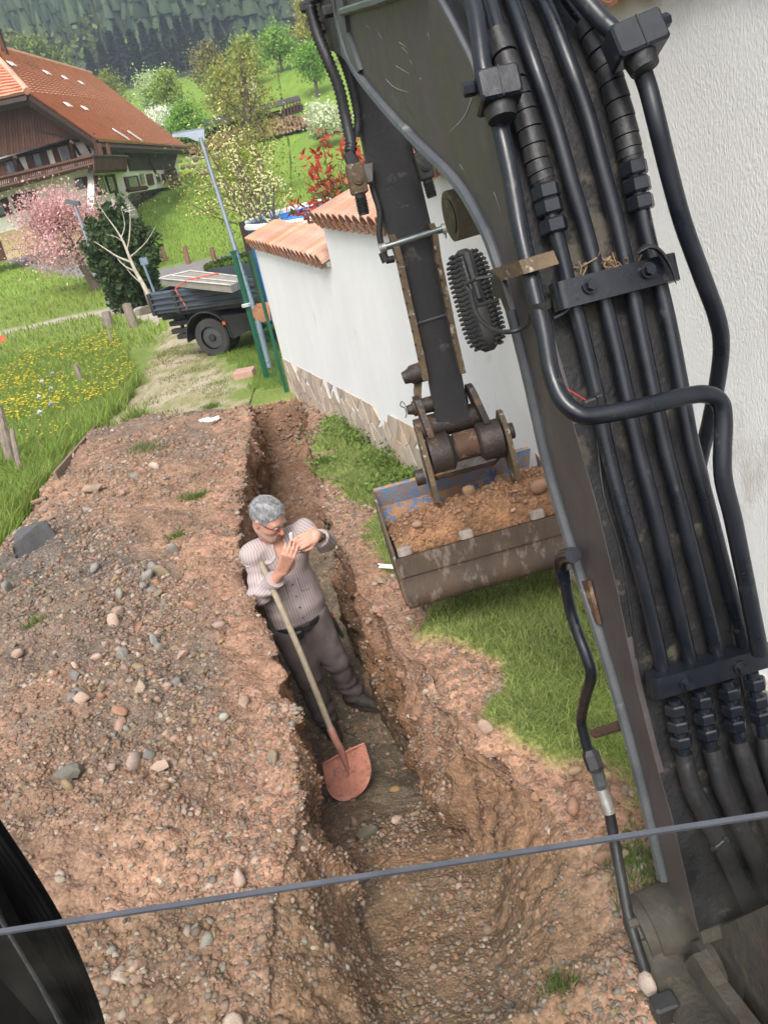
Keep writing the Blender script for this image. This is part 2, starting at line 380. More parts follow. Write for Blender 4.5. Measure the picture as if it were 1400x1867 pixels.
lipn = np.exp(-(np.abs(np.tile(ci-NL, NR))/6.)**2)*inTr.any()*(y < YEND)+np.exp(-(np.abs(np.tile(ci-(NL+2*NW+NF), NR))/6.)**2)*(y < YEND)
xx = xx+lipn*(fbm(P3*np.array([3, 6, 3.]), 3, 131)*.06+(.5-worley(P3*8, 33))*.05)*(~wall)
dig = soil > .5
TV = np.stack([xx, y, zz], 1)
I = np.arange(NR*NC).reshape(NR, NC); F4 = np.stack([I[:-1, :-1], I[:-1, 1:], I[1:, 1:], I[1:, :-1]], -1).reshape(-1, 4)
fc = F4[:, 0]
reg = np.zeros(len(F4), int)                                     # 0 ground 1 heap 2 trench 3 gravel 4 road 5 path 6 far hill
fs_ = soil[F4].mean(1); reg[(fs_ > .5)] = 1; reg[inTr[F4].sum(1) >= 3] = 2; reg[(lane[F4].mean(1) > .5) & (reg == 0)] = 3
reg[road[F4].mean(1) > .5] = 4; reg[path[F4].mean(1) > .5] = 5; reg[(y[fc] > 150) & (reg == 0)] = 6
def ground_mat():
    m = bpy.data.materials.new('earth'); m.use_nodes = True; t = m.node_tree; N = t.nodes; L = t.links.new; b = N['Principled BSDF']; b.inputs['Roughness'].default_value = .95; b.inputs['Specular IOR Level'].default_value = .2
    a = N.new('ShaderNodeAttribute'); a.attribute_name = 'Col'; g = N.new('ShaderNodeTexCoord')
    n = N.new('ShaderNodeTexNoise'); n.inputs['Scale'].default_value = 28; n.inputs['Detail'].default_value = 8; n.inputs['Roughness'].default_value = .7; L(g.outputs['Object'], n.inputs[0])
    r = N.new('ShaderNodeMapRange'); r.inputs[1].default_value = .3; r.inputs[2].default_value = .7; r.inputs[3].default_value = .62; r.inputs[4].default_value = 1.35; L(n.outputs[0], r.inputs[0])
    v = N.new('ShaderNodeTexVoronoi'); v.inputs['Scale'].default_value = 75; L(g.outputs['Object'], v.inputs[0])
    r2 = N.new('ShaderNodeMapRange'); r2.inputs[1].default_value = 0; r2.inputs[2].default_value = 1; r2.inputs[3].default_value = .8; r2.inputs[4].default_value = 1.2
    sp = N.new('ShaderNodeSeparateColor'); L(v.outputs['Color'], sp.inputs[0]); L(sp.outputs[0], r2.inputs[0])
    m1 = N.new('ShaderNodeMath'); m1.operation = 'MULTIPLY'; L(r.outputs[0], m1.inputs[0]); L(r2.outputs[0], m1.inputs[1])
    vm = N.new('ShaderNodeVectorMath'); vm.operation = 'SCALE'; L(a.outputs['Color'], vm.inputs[0]); L(m1.outputs[0], vm.inputs[3]); L(vm.outputs[0], b.inputs['Base Color'])
    bp = N.new('ShaderNodeBump'); bp.inputs['Strength'].default_value = .7; bp.inputs['Distance'].default_value = .008; ad = N.new('ShaderNodeMath'); ad.operation = 'SUBTRACT'; L(n.outputs[0], ad.inputs[0]); L(v.outputs['Distance'], ad.inputs[1]); L(ad.outputs[0], bp.inputs['Height']); L(bp.outputs[0], b.inputs['Normal'])
    return m
M_earth = ground_mat()
for k, nm in enumerate(['ground', 'spoil_heap', 'trench', 'gravel_lane', 'road', 'path', 'hillside']):
    sel = F4[reg == k]
    if not len(sel): continue
    u, inv = np.unique(sel, return_inverse=True)
    o = link(nm, npmesh(nm, TV[u], inv.reshape(sel.shape), np.clip(col[u], 0, 1), smooth=True), M_earth); tag(o, kind='structure')
# surface sampler for scattering: triangles of the sheet picked with weights
fa = np.linalg.norm(np.cross(TV[F4[:, 1]]-TV[F4[:, 0]], TV[F4[:, 3]]-TV[F4[:, 0]]), axis=1)
fn = np.cross(TV[F4[:, 2]]-TV[F4[:, 0]], TV[F4[:, 3]]-TV[F4[:, 1]]); fn /= np.linalg.norm(fn, axis=1)[:, None]+1e-9
fcx = TV[F4].mean(1); dcam = np.linalg.norm(fcx-CAM, axis=1)
def visible(P, mar=40):
    d = P-CAM; zc = d@fw; px = 700+FPX*(d@cr)/zc; py = 933.5-FPX*(d@cu)/zc
    return (zc > .1) & (px > -mar) & (px < 1400+mar) & (py > -mar) & (py < 1867+mar)
fvis = visible(fcx)
def scatter(n, wgt):
    wq = fa*wgt*fvis; wq = wq/wq.sum(); idx = rng.choice(len(F4), n, p=wq)
    a, b = rng.random(n), rng.random(n); f = F4[idx]
    p = TV[f[:, 0]]*((1-a)*(1-b))[:, None]+TV[f[:, 1]]*(a*(1-b))[:, None]+TV[f[:, 2]]*(a*b)[:, None]+TV[f[:, 3]]*((1-a)*b)[:, None]
    return p, fn[idx], idx
# ---------------------------------------------------------------- stones
def rock_shapes(n, sub):
    out = []
    for k in range(n):
        bm = bmesh.new(); bmesh.ops.create_icosphere(bm, subdivisions=sub, radius=1); V = np.array([v.co[:] for v in bm.verts]); Fc = np.array([[v.index for v in f.verts] for f in bm.faces]); bm.free()
        r = 1+.22*fbm(V*1.1+k*7.3, 2, k); V = V*r[:, None]
        for _ in range(9 if k % 4 else 2):                       # knock flat facets off
            d = nrm(rng.normal(size=3)); h = .34+.40*rng.random(); e = V@d-h; V = V-np.outer(np.clip(e, 0, None), d)
        V = V*np.array([1, .62+.35*rng.random(), .5+.35*rng.random()]); out.append((V, Fc))
    return out
def rot_rand(n):
    q = rng.normal(size=(n, 4)); q /= np.linalg.norm(q, axis=1)[:, None]; a, b, c, d = q.T
    return np.stack([np.stack([1-2*(c*c+d*d), 2*(b*c-a*d), 2*(b*d+a*c)], 1), np.stack([2*(b*c+a*d), 1-2*(b*b+d*d), 2*(c*d-a*b)], 1), np.stack([2*(b*d-a*c), 2*(c*d+a*b), 1-2*(b*b+c*c)], 1)], 1)
PAL = .80*np.array([[.34, .19, .125], [.40, .25, .17], [.46, .32, .24], [.30, .20, .13], [.26, .22, .18], [.36, .33, .29], [.22, .20, .17], [.50, .44, .36], [.42, .22, .15], [.33, .25, .13], [.48, .36, .30], [.17, .15, .13]])
def joined_rocks(P, R, shapes, colr):
    n = len(P); Rm = rot_rand(n); which = rng.integers(0, len(shapes), n); Vs, Fs, Cs = [], [], []; o = 0
    for s, (V, Fc) in enumerate(shapes):
        k = np.where(which == s)[0]
        if not len(k): continue
        W = np.einsum('nij,vj->nvi', Rm[k], V)*R[k][:, None, None]; W[:, :, 2] *= .75; W += P[k][:, None, :]
        Vs.append(W.reshape(-1, 3)); Fs.append((Fc[None]+(np.arange(len(k))*len(V))[:, None, None]).reshape(-1, 3)+o); Cs.append(np.repeat(colr[k], len(V), 0)); o += W.shape[0]*W.shape[1]
    return np.vstack(Vs), np.vstack(Fs), np.vstack(Cs)
M_rock = mat('stone', (1, 1, 1), (.72, .70, .68), rough=.88, scale=30, attr='Col', bump=.5, bscale=60, dist=.004, spec=.3)
onheap = np.isin(reg, [1, 2]); floorf = inTr[F4[:, 0]] & (pf[F4[:, 0]] > .9); wallf = wall[F4[:, 0]]
patch = np.clip(.35+fbm(fcx*2.3, 3, 222)*1.1, .03, 1.3); patch = patch*(1+1.5*np.exp(-((fcx[:, 0]-xl(fcx[:, 1])+.55)/.4)**2)*(fcx[:, 1] < 5))
nearw = 1/(dcam**1.35)
wst = onheap*patch*nearw*np.where(wallf, .035, np.where(floorf, .35, 1.))
sh20 = rock_shapes(8, 1); shl = rock_shapes(10, 2)
small = [(V, Fc) for V, Fc in rock_shapes(8, 1)]
def pick_col(n, P):
    c = PAL[rng.integers(0, len(PAL), n)]*(.75+.5*rng.random((n, 1)))
    g = sstep(.2, .5, fbm(P*1.0+31, 3, 61))[:, None]*.6
    base = lerp(C(.29, .185, .128), C(.17, .145, .118), g)
    c = lerp(c, base, .55*rng.random((n, 1))+.10)
    return c
def icos(): 
    bm = bmesh.new(); bmesh.ops.create_icosphere(bm, subdivisions=1, radius=1); V = np.array([v.co[:] for v in bm.verts]); Fc = np.array([[v.index for v in f.verts] for f in bm.faces]); bm.free(); return V, Fc
_V, _F = icos(); clod = [(_V*(1+.38*rng.normal(size=(len(_V), 1)).clip(-1, 1))*np.array([1, .8, .6]), _F) for _ in range(8)]
# crumbs: 20-sided
p, n_, idx = scatter(42000, onheap*nearw*np.where(wallf, np.where(fcx[:, 1] < 2.9, .9, .25), np.where(floorf & (fcx[:, 1] > 2.9), .7, 1.2))*np.clip(.6+fbm(fcx*3, 2, 5), .1, 2)); R = .0028+.0055*rng.random(len(p))**2*(1+.25*dcam[idx]); R = R*(1+.12*dcam[idx])
v, f, c = joined_rocks(p, R, clod, pick_col(len(p), p)*.95)
o = link('soil_crumbs', npmesh('soil_crumbs', v, f, c), M_rock); tag(o, 'fine red brown crumbs of soil and grit strewn over heap and trench', 'grit', kind='stuff')
p, n_, idx = scatter(9500, wst); R = (.006+.024*rng.random(len(p))**2.9)*(1+.05*dcam[idx])
o_ = rng.random(len(p)); v, f, c = joined_rocks(p-n_*(R*.12)[:, None], R, small, pick_col(len(p), p)*1.1)
o = link('pebbles', npmesh('pebbles', v, f, c, smooth=False), M_rock); tag(o, 'pebbles and stone chips in grey, pink and tan mixed through the dug soil', 'pebbles', kind='stuff')
p, n_, idx = scatter(3800, onheap*nearw*np.where(wallf, np.where(fcx[:, 1] < 2.9, 1., .45), np.where(floorf & (fcx[:, 1] > 2.9), .6, 1.3))*np.clip(.5+fbm(fcx*1.9+7, 3, 15)*1.3, .03, 2)); R = (.010+.030*rng.random(len(p))**2.6); v, f, c = joined_rocks(p-n_*(R*.2)[:, None], R, small, lerp(C(.33, .195, .12), C(.22, .135, .085), rng.random((len(p), 1))))
v = v+(fbm(v*70, 2, 3)[:, None])*.0022; o = link('soil_clods', npmesh('soil_clods', v, f, c), M_rock); tag(o, 'crumbling red brown clods of earth lying in clusters on heap, walls and berm', 'soil', kind='stuff')
# individual stones
M_st = {}
def stone_mat(i, c): 
    if i not in M_st: M_st[i] = mat('stone_colour', c, tuple(np.array(c)*.7), rough=.85, scale=9, rnd=.22, bump=.6, bscale=40, dist=.004, spec=.3, c3=tuple(np.array(c)*.45+C(.16, .09, .05)), t3=.6, s3=5)
    return M_st[i]
KINDS = [('reddish brown chunk on the dug soil', (.38, .22, .15)), ('grey cobble on the dug soil', (.27, .25, .22)), ('pale pinkish stone on the dug soil', (.50, .36, .28)), ('tan brown stone on the dug soil', (.34, .25, .15))]
meshes = []
for k, (V, Fc) in enumerate(shl[:8]):
    for q in range(4):
        me = npmesh('stone', V, Fc, smooth=False); me.materials.append(stone_mat(q, KINDS[q][1])); meshes.append((me, q))
p, n_, idx = scatter(250, wst*(~wallf)); 
for i in range(len(p)):
    me, q = meshes[rng.integers(0, len(meshes))]; r = .021+.030*rng.random()**1.9*(1+.1*dcam[idx[i]])
    o = bpy.data.objects.new('stone', me); scene.collection.objects.link(o); o.location = tuple(p[i]+n_[i]*r*.2); o.scale = (r, r, r*.85); o.rotation_euler = tuple(rng.random(3)*6.28)
    X_, Y_ = p[i][0], p[i][1]; el = xl(Y_)
    where = 'trench floor' if floorf[idx[i]] else ('spoil heap '+('along the trench lip' if X_ > el-.30 else 'against the meadow edge' if X_ < xe(Y_)+.5 else 'in its middle')+(' near the camera' if Y_ < 2.6 else ' beyond the man' if Y_ > 4.4 else '')) if X_ < el else 'berm right of trench'+(' near the camera' if Y_ < 2.4 else ' by the grass strip')
    szw = 'large' if r > .034 else 'small' if r < .025 else 'mid sized'
    tag(o, szw+' '+KINDS[q][0].replace('dug soil', where).replace(' half', ' half'), 'stone', szw+' '+KINDS[q][0].split(' on the')[0]+'s, '+where)
BIGR = []
for k in range(10):
    bm = bmesh.new(); bmesh.ops.create_icosphere(bm, subdivisions=4, radius=1); V = np.array([v.co[:] for v in bm.verts]); Fc = np.array([[v.index for v in f.verts] for f in bm.faces]); bm.free(); V = V*(1+.25*fbm(V*1.2+k*5, 2, k))[:, None]
    for _ in range(16): d = nrm(rng.normal(size=3)); h = .38+.36*rng.random(); V = V-np.outer(np.clip(V@d-h, 0, None), d)
    V = V*1.25*(1+.05*fbm(V*5, 4, k))[:, None]; BIGR.append((V, Fc))
def big_stone(px, py, size, c, label, k=0, sc=(1, .8, .6), rz=0., ground=None):
    P = G(px, py) if ground is None else ground; V, Fc = shl[k] if size < 45 else BIGR[k]; d = (P-CAM)@fw; r = size*d/FPX/2
    o = link('stone', npmesh('stone', V*np.array(sc)*r, Fc, smooth=False), mat('stone_colour', c, tuple(np.array(c)*.65), rough=.85, scale=6/max(r*10, 1), bump=.7, bscale=30, dist=.006), loc=P+np.array([0, 0, r*sc[2]*.35])); o.rotation_euler = (0, 0, rz); tag(o, label, 'stone')
big_stone(66, 996, 105, (.10, .098, .10), 'large dark grey boulder at the left edge of the spoil heap', 5, (1, .85, .85), .2)
big_stone(258, 990, 34, (.09, .09, .09), 'black broken stone beside the large grey boulder', 3, (1, .9, .9), .2, G(110, 992))
big_stone(172, 895, 52, (.36, .26, .18), 'long flat tan stone on the far part of the spoil heap', 2, (1, .5, .4), -.3)
big_stone(72, 915, 34, (.34, .21, .13), 'rusty brown stone in the grass at the heap edge', 4)
big_stone(85, 950, 36, (.33, .23, .16), 'brown flat stone just above the large grey boulder', 5, (1, .6, .5))
big_stone(133, 1410, 50, (.16, .15, .12), 'olive grey rock on the middle of the heap', 6)
big_stone(295, 1402, 45, (.42, .31, .23), 'flat pale brown rock on the middle of the heap', 7, (1, .6, .5))
big_stone(393, 1835, 66, (.31, .20, .11), 'big smooth brown rock at the bottom edge of the view', 1, (1, .9, .7))
big_stone(298, 1790, 55, (.46, .27, .20), 'pink sandstone block near the bottom of the view', 2, (1, .9, .7))
big_stone(345, 1755, 38, (.25, .22, .18), 'round grey cobble near the bottom of the view', 8, (1, .9, .8))
big_stone(109, 1610, 42, (.33, .28, .21), 'triangular tan rock beside the ribbed rubber hose', 9, (1, .9, .7))
big_stone(400, 1145, 30, (.36, .27, .22), 'round brown cobble on the heap beside the man', 8, (1, .95, .8))
big_stone(410, 1311, 26, (.38, .37, .30), 'egg shaped pale grey pebble near the trench lip', 8, (.8, 1, .9))
big_stone(370, 1540, 38, (.35, .22, .13), 'angular brown rock on the heap near the trench lip', 0, (1, .9, .8))
big_stone(1048, 1408, 32, (.36, .25, .15), 'smooth tan cobble at the edge of the grass strip', 8, (1, .85, .7))
def floor_pt(px, py):
    def f(a, b): return hf1(a, b)-float(depth(b))*(1 if xl(b)+.02 < a < xr(b)-.02 else 0)
    return march(px, py, f)
big_stone(985, 1665, 52, (.27, .175, .11), 'long angular rock in the near end of the trench', 4, (1, .6, .5), .6, floor_pt(985, 1665))
big_stone(975, 1770, 90, (.16, .11, .075), 'dark earthy clod with black hollow in the near end of the trench', 6, (1, .8, .8), 0, floor_pt(985, 1775))
big_stone(790, 1765, 26, (.33, .22, .15), 'upright brown stone in the near end of the trench', 5, (.8, 1, .8), 0, floor_pt(790, 1765))
big_stone(760, 1485, 30, (.32, .21, .14), 'split brown stone on the trench floor beyond the shovel', 3, (1, .8, .6), 0, floor_pt(760, 1485))
big_stone(718, 1443, 24, (.36, .22, .10), 'orange brown stone on the trench floor beside the shovel blade', 7, (1, .9, .8), 0, floor_pt(718, 1443))
big_stone(665, 1527, 50, (.14, .13, .09), 'greenish grey lump on the trench floor below the shovel', 9, (1, .7, .6), 0, floor_pt(665, 1527))
big_stone(1300-165, 1465, 22, (.40, .30, .22), 'small pale stone on the berm beside the grass', 2, (1, .8, .7), 0, G(1045, 1465))
# ================================================================ GRASS
def blades(name, n, wgt, hgt, wid, cA, cB, label, cat, lean=.35, kind='stuff', tip=None, hd=0.):
    p, n_, idx = scatter(n, wgt); a = rng.random(n)*6.283; sc_ = .55+.9*rng.random(n)**1.3; d = dcam[idx]
    h = hgt*sc_; wd = wid*(1+hd*d); la = rng.random(n)*6.283; ll = lean*(.3+rng.random(n))*h
    s = np.stack([np.cos(a)*wd, np.sin(a)*wd, np.zeros(n)], 1); l = np.stack([np.cos(la)*ll, np.sin(la)*ll, np.zeros(n)], 1); up = np.stack([0*h, 0*h, h], 1)
    p = p-np.array([0, 0, .01])
    V = np.stack([p-s, p+s, p+up*.6+l*.35+s*.7, p+up*.6+l*.35-s*.7, p+up+l], 1).reshape(-1, 3)
    o = np.arange(n)[:, None]*5; F3 = np.concatenate([np.hstack([o, o+1, o+2]), np.hstack([o, o+2, o+3]), np.hstack([o+3, o+2, o+4])])
    t = rng.random((n, 1)); c = lerp(C(*cA), C(*cB), t)*(.8+.4*rng.random((n, 1))); yel = rng.random(n) < .09; c[yel] = C(.34, .31, .14)
    ob = link(name, npmesh(name, V, F3, np.repeat(c, 5, 0)), M_grass); tag(ob, label, cat, kind='stuff'); return ob
M_grass = mat('grass_blade', (1, 1, 1), (.8, .8, .8), rough=.6, scale=3, attr='Col', trans=.42, spec=.3)
ssoil = soil[F4].mean(1); sstrip = strip[F4].mean(1)*(~inTr[fc])*(y[fc] < 9)*(~behind[fc])
sn = np.clip(.8+fbm(fcx*2.5, 3, 303), .1, 1.6)
blades('lawn_grass', 70000, sstrip*(ssoil < .45)*sn/np.sqrt(dcam), .045, .0019, (.26, .36, .09), (.42, .48, .18), 'short green grass strip between the trench and the white wall', 'grass', hd=.12, lean=.95)
g1 = (reg == 0)*(ssoil < .4)*(fcx[:, 0] < xe(fcx[:, 1])+.1)*(lane[fc] < .3)*(y[fc] < 17)*(road[fc] < .5)*(path[fc] < .5)
g1[(y[fc] > YHEAP)] = ((reg == 0)*(lane[fc] < .4)*(corner[fc] < .5)*(road[fc] < .5)*(path[fc] < .5)*(y[fc] < 19)*(fcx[:, 0] < -.3*fcx[:, 1]+.3))[y[fc] > YHEAP]
blades('meadow_grass', 75000, g1/dcam**1.1, .20, .0035, (.22, .34, .06), (.34, .45, .10), 'long bright green meadow grass left of the spoil heap', 'grass', lean=.75, hd=.09)
g2 = (reg == 0)*(corner[fc] > .4)*(ssoil < .5)*(~behind[fc])
blades('corner_grass', 9000, g2*1., .06, .004, (.18, .30, .05), (.26, .38, .08), 'grass patch in front of the green fence panel', 'grass')
blades('lane_grass', 7000, (reg == 3)*np.clip(fbm(fcx*2, 3, 404)+.1, 0, 1), .04, .004, (.13, .17, .03), (.24, .24, .08), 'sparse short grass growing through the gravel lane', 'grass')
g3 = (reg == 0)*(fcx[:, 1] > 17)*(fcx[:, 1] < 60)*(road[fc] < .5)*(path[fc] < .5)
blades('far_meadow_grass', 40000, g3/dcam**1.5, .13, .012, (.25, .36, .06), (.33, .44, .09), 'green meadow grass beyond the lane and up the slope', 'grass', hd=.03)
wm_ = onheap*(dcam > 1)*np.clip(fbm(fcx*1.6, 2, 505)-.62, 0, 1)*(~inTr[fc])*(y[fc] > 2)
for (a_, b_, r_, nn_) in ((385, 745, .12, 500), (270, 825, .16, 450), (355, 900, .10, 450), (320, 975, .06, 150), (70, 1140, .06, 120), (1020, 1790, .05, 120), (1170, 1580, .10, 500), (1230, 1600, .1, 300)):
    P = G(a_, b_); ww = np.exp(-((fcx[:, 0]-P[0])**2+(fcx[:, 1]-P[1])**2)/(r_*r_)*1.5)*(np.hypot(fcx[:, 0]-P[0], fcx[:, 1]-P[1]) < 2*r_)
    blades('grass_tuft', nn_, ww, .05, .003, (.10, .19, .03), (.17, .25, .06), 'weedy green tuft sprouting from the dug soil at '+('near end' if b_ > 1500 else 'left side' if a_ < 100 else 'far side')+' of the dig' if b_ > 1000 else 'weedy green tuft growing on the far half of the spoil heap', 'grass')
# buttercups: patches in the meadow
bp_ = g1*np.clip(fbm(fcx*.6+3, 3, 606)*1.5+.6, .04, 2)/dcam*(y[fc] > 9)*(fcx[:, 0] < -3.6)
p, n_, idx = scatter(1150, bp_); V = []; F = []
hh = .16+.14*rng.random(len(p)); a = rng.random(len(p))*1.2; r = .006+.0010*dcam[idx]
k = np.arange(6)*math.pi/3; ring = np.stack([np.cos(k), np.sin(k), k*0+.35], 1)
Vb = (p[:, None]+np.array([0, 0, 1.])*hh[:, None, None]+np.concatenate([np.zeros((1, 3)), ring])[None]*r[:, None, None]).reshape(-1, 3)
Fb = np.array([[0, i+1, (i+1) % 6+1] for i in range(6)]); Fb = (Fb[None]+(np.arange(len(p))*7)[:, None, None]).reshape(-1, 3)
o = link('buttercup_flowers', npmesh('buttercup_flowers', Vb, Fb), mat('petal_yellow', (.80, .58, .01), (.75, .48, .01), rough=.5)); tag(o, 'yellow buttercup flowers dotted through the meadow on the left', 'flowers', kind='stuff')
# ================================================================ GARDEN WALL
M_stucco = mat('white_stucco', (.86, .86, .85), (.80, .80, .79), rough=.9, scale=2.5, bump=.42, bscale=150, dist=.009, spec=.2, c3=(.66, .64, .60), t3=.68, s3=1.6, stretch=(1, 1, .45))
M_tile = mat('terracotta', (.56, .30, .20), (.44, .22, .14), rough=.8, scale=8, c3=(.36, .22, .15), t3=.58, s3=14, rnd=.18, bump=.3)
M_tile2 = M_tile
M_plinth = mat('crazy_paving', (.56, .47, .38), (.43, .33, .25), rough=.8, scale=7, rnd=.18, bump=.4, bscale=30, c3=(.62, .42, .27), t3=.6, s3=3)
M_mortar = mat('mortar', (.36, .35, .33), rough=.95, scale=20, bump=.4)
M_conc = mat('concrete', (.48, .46, .42), (.38, .36, .33), rough=.9, scale=6, bump=.4, bscale=40)
def wp(s, z, n=0.): q = WA+WD*s+WN*n; return np.array([q[0], q[1], z])
WD3 = np.array([WD[0], WD[1], 0]); WN3 = np.array([WN[0], WN[1], 0])
gw = empty('garden_wall', wp(4, 0), 'long white rough-rendered garden wall with stepped terracotta tile coping and stone base', 'wall')
SEC = [(0, 3.15, 1.28), (3.15, 5.13, 1.62), (5.13, 7.0, 1.95), (7.0, 12.0, 2.43)]
for k, (a, b, zt) in enumerate(SEC):
    m = MB(); off = -.0 if k < 3 else .0
    zb = lambda s: zb1(*wp(s, 0)[:2])-.3
    m.hexa([wp(a, zb(a), off), wp(b, zb(b), off), wp(b, zb(b), .3), wp(a, zb(a), .3), wp(a, zt, off), wp(b, zt, off), wp(b, zt, .3), wp(a, zt, .3)])
    if k: 
        m.v = [tuple(np.array(v)+(WD3*.0)) for v in m.v]
    obj('wall_section', m, M_stucco, gw)
def barrel(r, up, L, n=8, th=.013, tp=.86):
    m = MB(); vs = []; fs = []
    for i, (z, q) in enumerate(((0, 1), (L, tp))):
        for rr in (r*q, r*q-th):
            for k in range(n+1):
                t = math.pi*k/n; vs.append((rr*math.cos(t), z, (rr*math.sin(t) if up else -rr*math.sin(t))))
    N = n+1
    for k in range(n):
        fs += [(k, k+1, 2*N+k+1, 2*N+k), (N+k+1, N+k, 3*N+k, 3*N+k+1), (k+1, k, N+k, N+k+1), (2*N+k, 2*N+k+1, 3*N+k+1, 3*N+k)]
    fs += [(0, N, 3*N, 2*N), (n, 2*N+n, 3*N+n, N+n)]
    m.add(vs, [f if up else f[::-1] for f in fs]); return m
def tile_mesh(m, nm):
    me = bpy.data.meshes.new(nm); me.from_pydata(m.v, [], m.f); me.materials.append(M_tile); me.update(); return me
tcov = tile_mesh(barrel(.082, True, .42), 'roof_tile'); tpan = tile_mesh(barrel(.075, False, .42, tp=1.1), 'roof_tile')
for k, (a, b, zt) in enumerate(SEC):
    n = int((b-a)/.158); 
    for i in range(n+1):
        s = a+(b-a)*(i+.5)/(n+1)
        for me, ds, dz in ((tcov, 0, .035), (tpan, .5, .045)):
            if ds and i == n: continue
            o = bpy.data.objects.new('roof_tile', me); scene.collection.objects.link(o); o.parent = gw
            p = wp(s+ds*(b-a)/(n+1), zt+dz, -.075)-BASE[gw.name]
            al = math.radians(19)+rng.normal()*.02; yx = nrm(WN3*math.cos(al)+np.array([0, 0, math.sin(al)])); xx_ = nrm(-WD3+yx*rng.normal()*.02); xx_ = nrm(xx_-yx*(xx_@yx)); zz_ = np.cross(xx_, yx)
            if zz_[2] < 0: xx_ = -xx_; zz_ = np.cross(xx_, yx)
            mm = Matrix.Identity(4)
            for r_ in range(3): mm[r_][0] = xx_[r_]; mm[r_][1] = yx[r_]; mm[r_][2] = zz_[r_]; mm[r_][3] = p[r_]
            o.matrix_local = mm
    m = MB(); m.prism([wp(a, zt, -.03), wp(a, zt+.035, -.04), wp(a, zt+.15, .32), wp(a, zt, .32)], WD3*(b-a)); obj('coping_bed', m, M_mortar, gw)
# stone cladding of the base: flat slabs cut as polygons on the wall face
def clip(P, a, n):
    out = []
    for i in range(len(P)):
        p, q = P[i], P[(i+1) % len(P)]; dp_, dq = (p-a)@n, (q-a)@n
        if dp_ <= 0: out.append(p)
        if dp_*dq < 0: out.append(p+(q-p)*dp_/(dp_-dq))
    return out
pts = []
r2 = np.random.default_rng(5)
for i in range(66):
    for j in range(3): pts.append([(i+.5*(j % 2)+r2.random()*.6)*.107, (j+.5+(r2.random()-.5)*.8)*.17])
pts = np.array(pts)
m = MB(); m.add([wp(0, zb1(*wp(0, 0)[:2])-.2, -.006), wp(7, zb1(*wp(7, 0)[:2])-.2, -.006), wp(7, zb1(*wp(7, 0)[:2])+.36, -.006), wp(0, zb1(*wp(0, 0)[:2])+.34, -.006)], [(3, 2, 1, 0)]); 
for i, c in enumerate(pts):
    P = [c+np.array(q) for q in ((-.3, -.3), (.3, -.3), (.3, .3), (-.3, .3))]
    for j, d in enumerate(pts):
        if j != i and np.abs(d-c).max() < .45:
            P = clip(P, (c+d)/2, nrm(d-c))
            if len(P) < 3: break
    if len(P) < 3 or c[1] > .42+.1*r2.random() and r2.random() < .4: continue
    P = [c+(p-c)*(1-.007/max(np.linalg.norm(p-c), .03))*np.array([1, 1.]) for p in P]
    P = [np.array([np.clip(p[0], 0, 6.98), p[1]+(r2.random()-.35)*.11*(p[1] > .36)]) for p in P]
    th = .007+.005*r2.random()
    W = [wp(p[0], zb1(*wp(p[0], 0)[:2])-.08+min(p[1], .52), 0) for p in P]
    mm = MB(); mm.prism(W[::-1], -WN3*th); obj('stone', mm, M_plinth, gw)
m = MB(); m.hexa([wp(7.0, -.3, -.05), wp(12, -.3, -.05), wp(12, -.3, .1), wp(7.0, -.3, .1), wp(7.0, .1, -.05), wp(12, .42, -.05), wp(12, .42, .1), wp(7., .1, .1)]); obj('concrete_plinth', m, M_conc, gw)
# ================================================================ FOLIAGE TOOLS
M_bark = mat('bark', (.16, .12, .09), (.09, .07, .05), rough=.95, scale=14, bump=.6, stretch=(1, 1, .3))
M_palebark = mat('pale_bark', (.46, .42, .34), (.30, .26, .20), rough=.9, scale=10, bump=.3, stretch=(1, 1, .4))
def leafmat(nm, c, c2, tr=.35): return mat(nm, c, c2, rough=.6, scale=1.3, attr='Col', trans=tr, spec=.3)
M_leaf = leafmat('leaf', (1, 1, 1), (.7, .75, .7))
def leaves(name, P, size, colA, colB, parent=None, seed=0, asp=.55, m=None, label=None):
    r = np.random.default_rng(seed); n = len(P); q = rot_rand(n); s = size*(.6+.8*r.random(n))
    L4 = np.array([[0, -1, 0], [asp, 0, 0], [0, 1, .1], [-asp, 0, 0]]); V = np.einsum('nij,vj->nvi', q, L4)*s[:, None, None]+P[:, None]
    F = np.arange(n*4).reshape(n, 4); c = lerp(C(*colA), C(*colB), r.random((n, 1)))*(.75+.5*r.random((n, 1)))
    V = V.reshape(-1, 3); b = BASE[parent.name] if parent is not None else V.mean(0)
    me = npmesh(name, V-b, F, np.repeat(c, 4, 0)); return link(name, me, m or M_leaf, parent, b if parent is None else None)
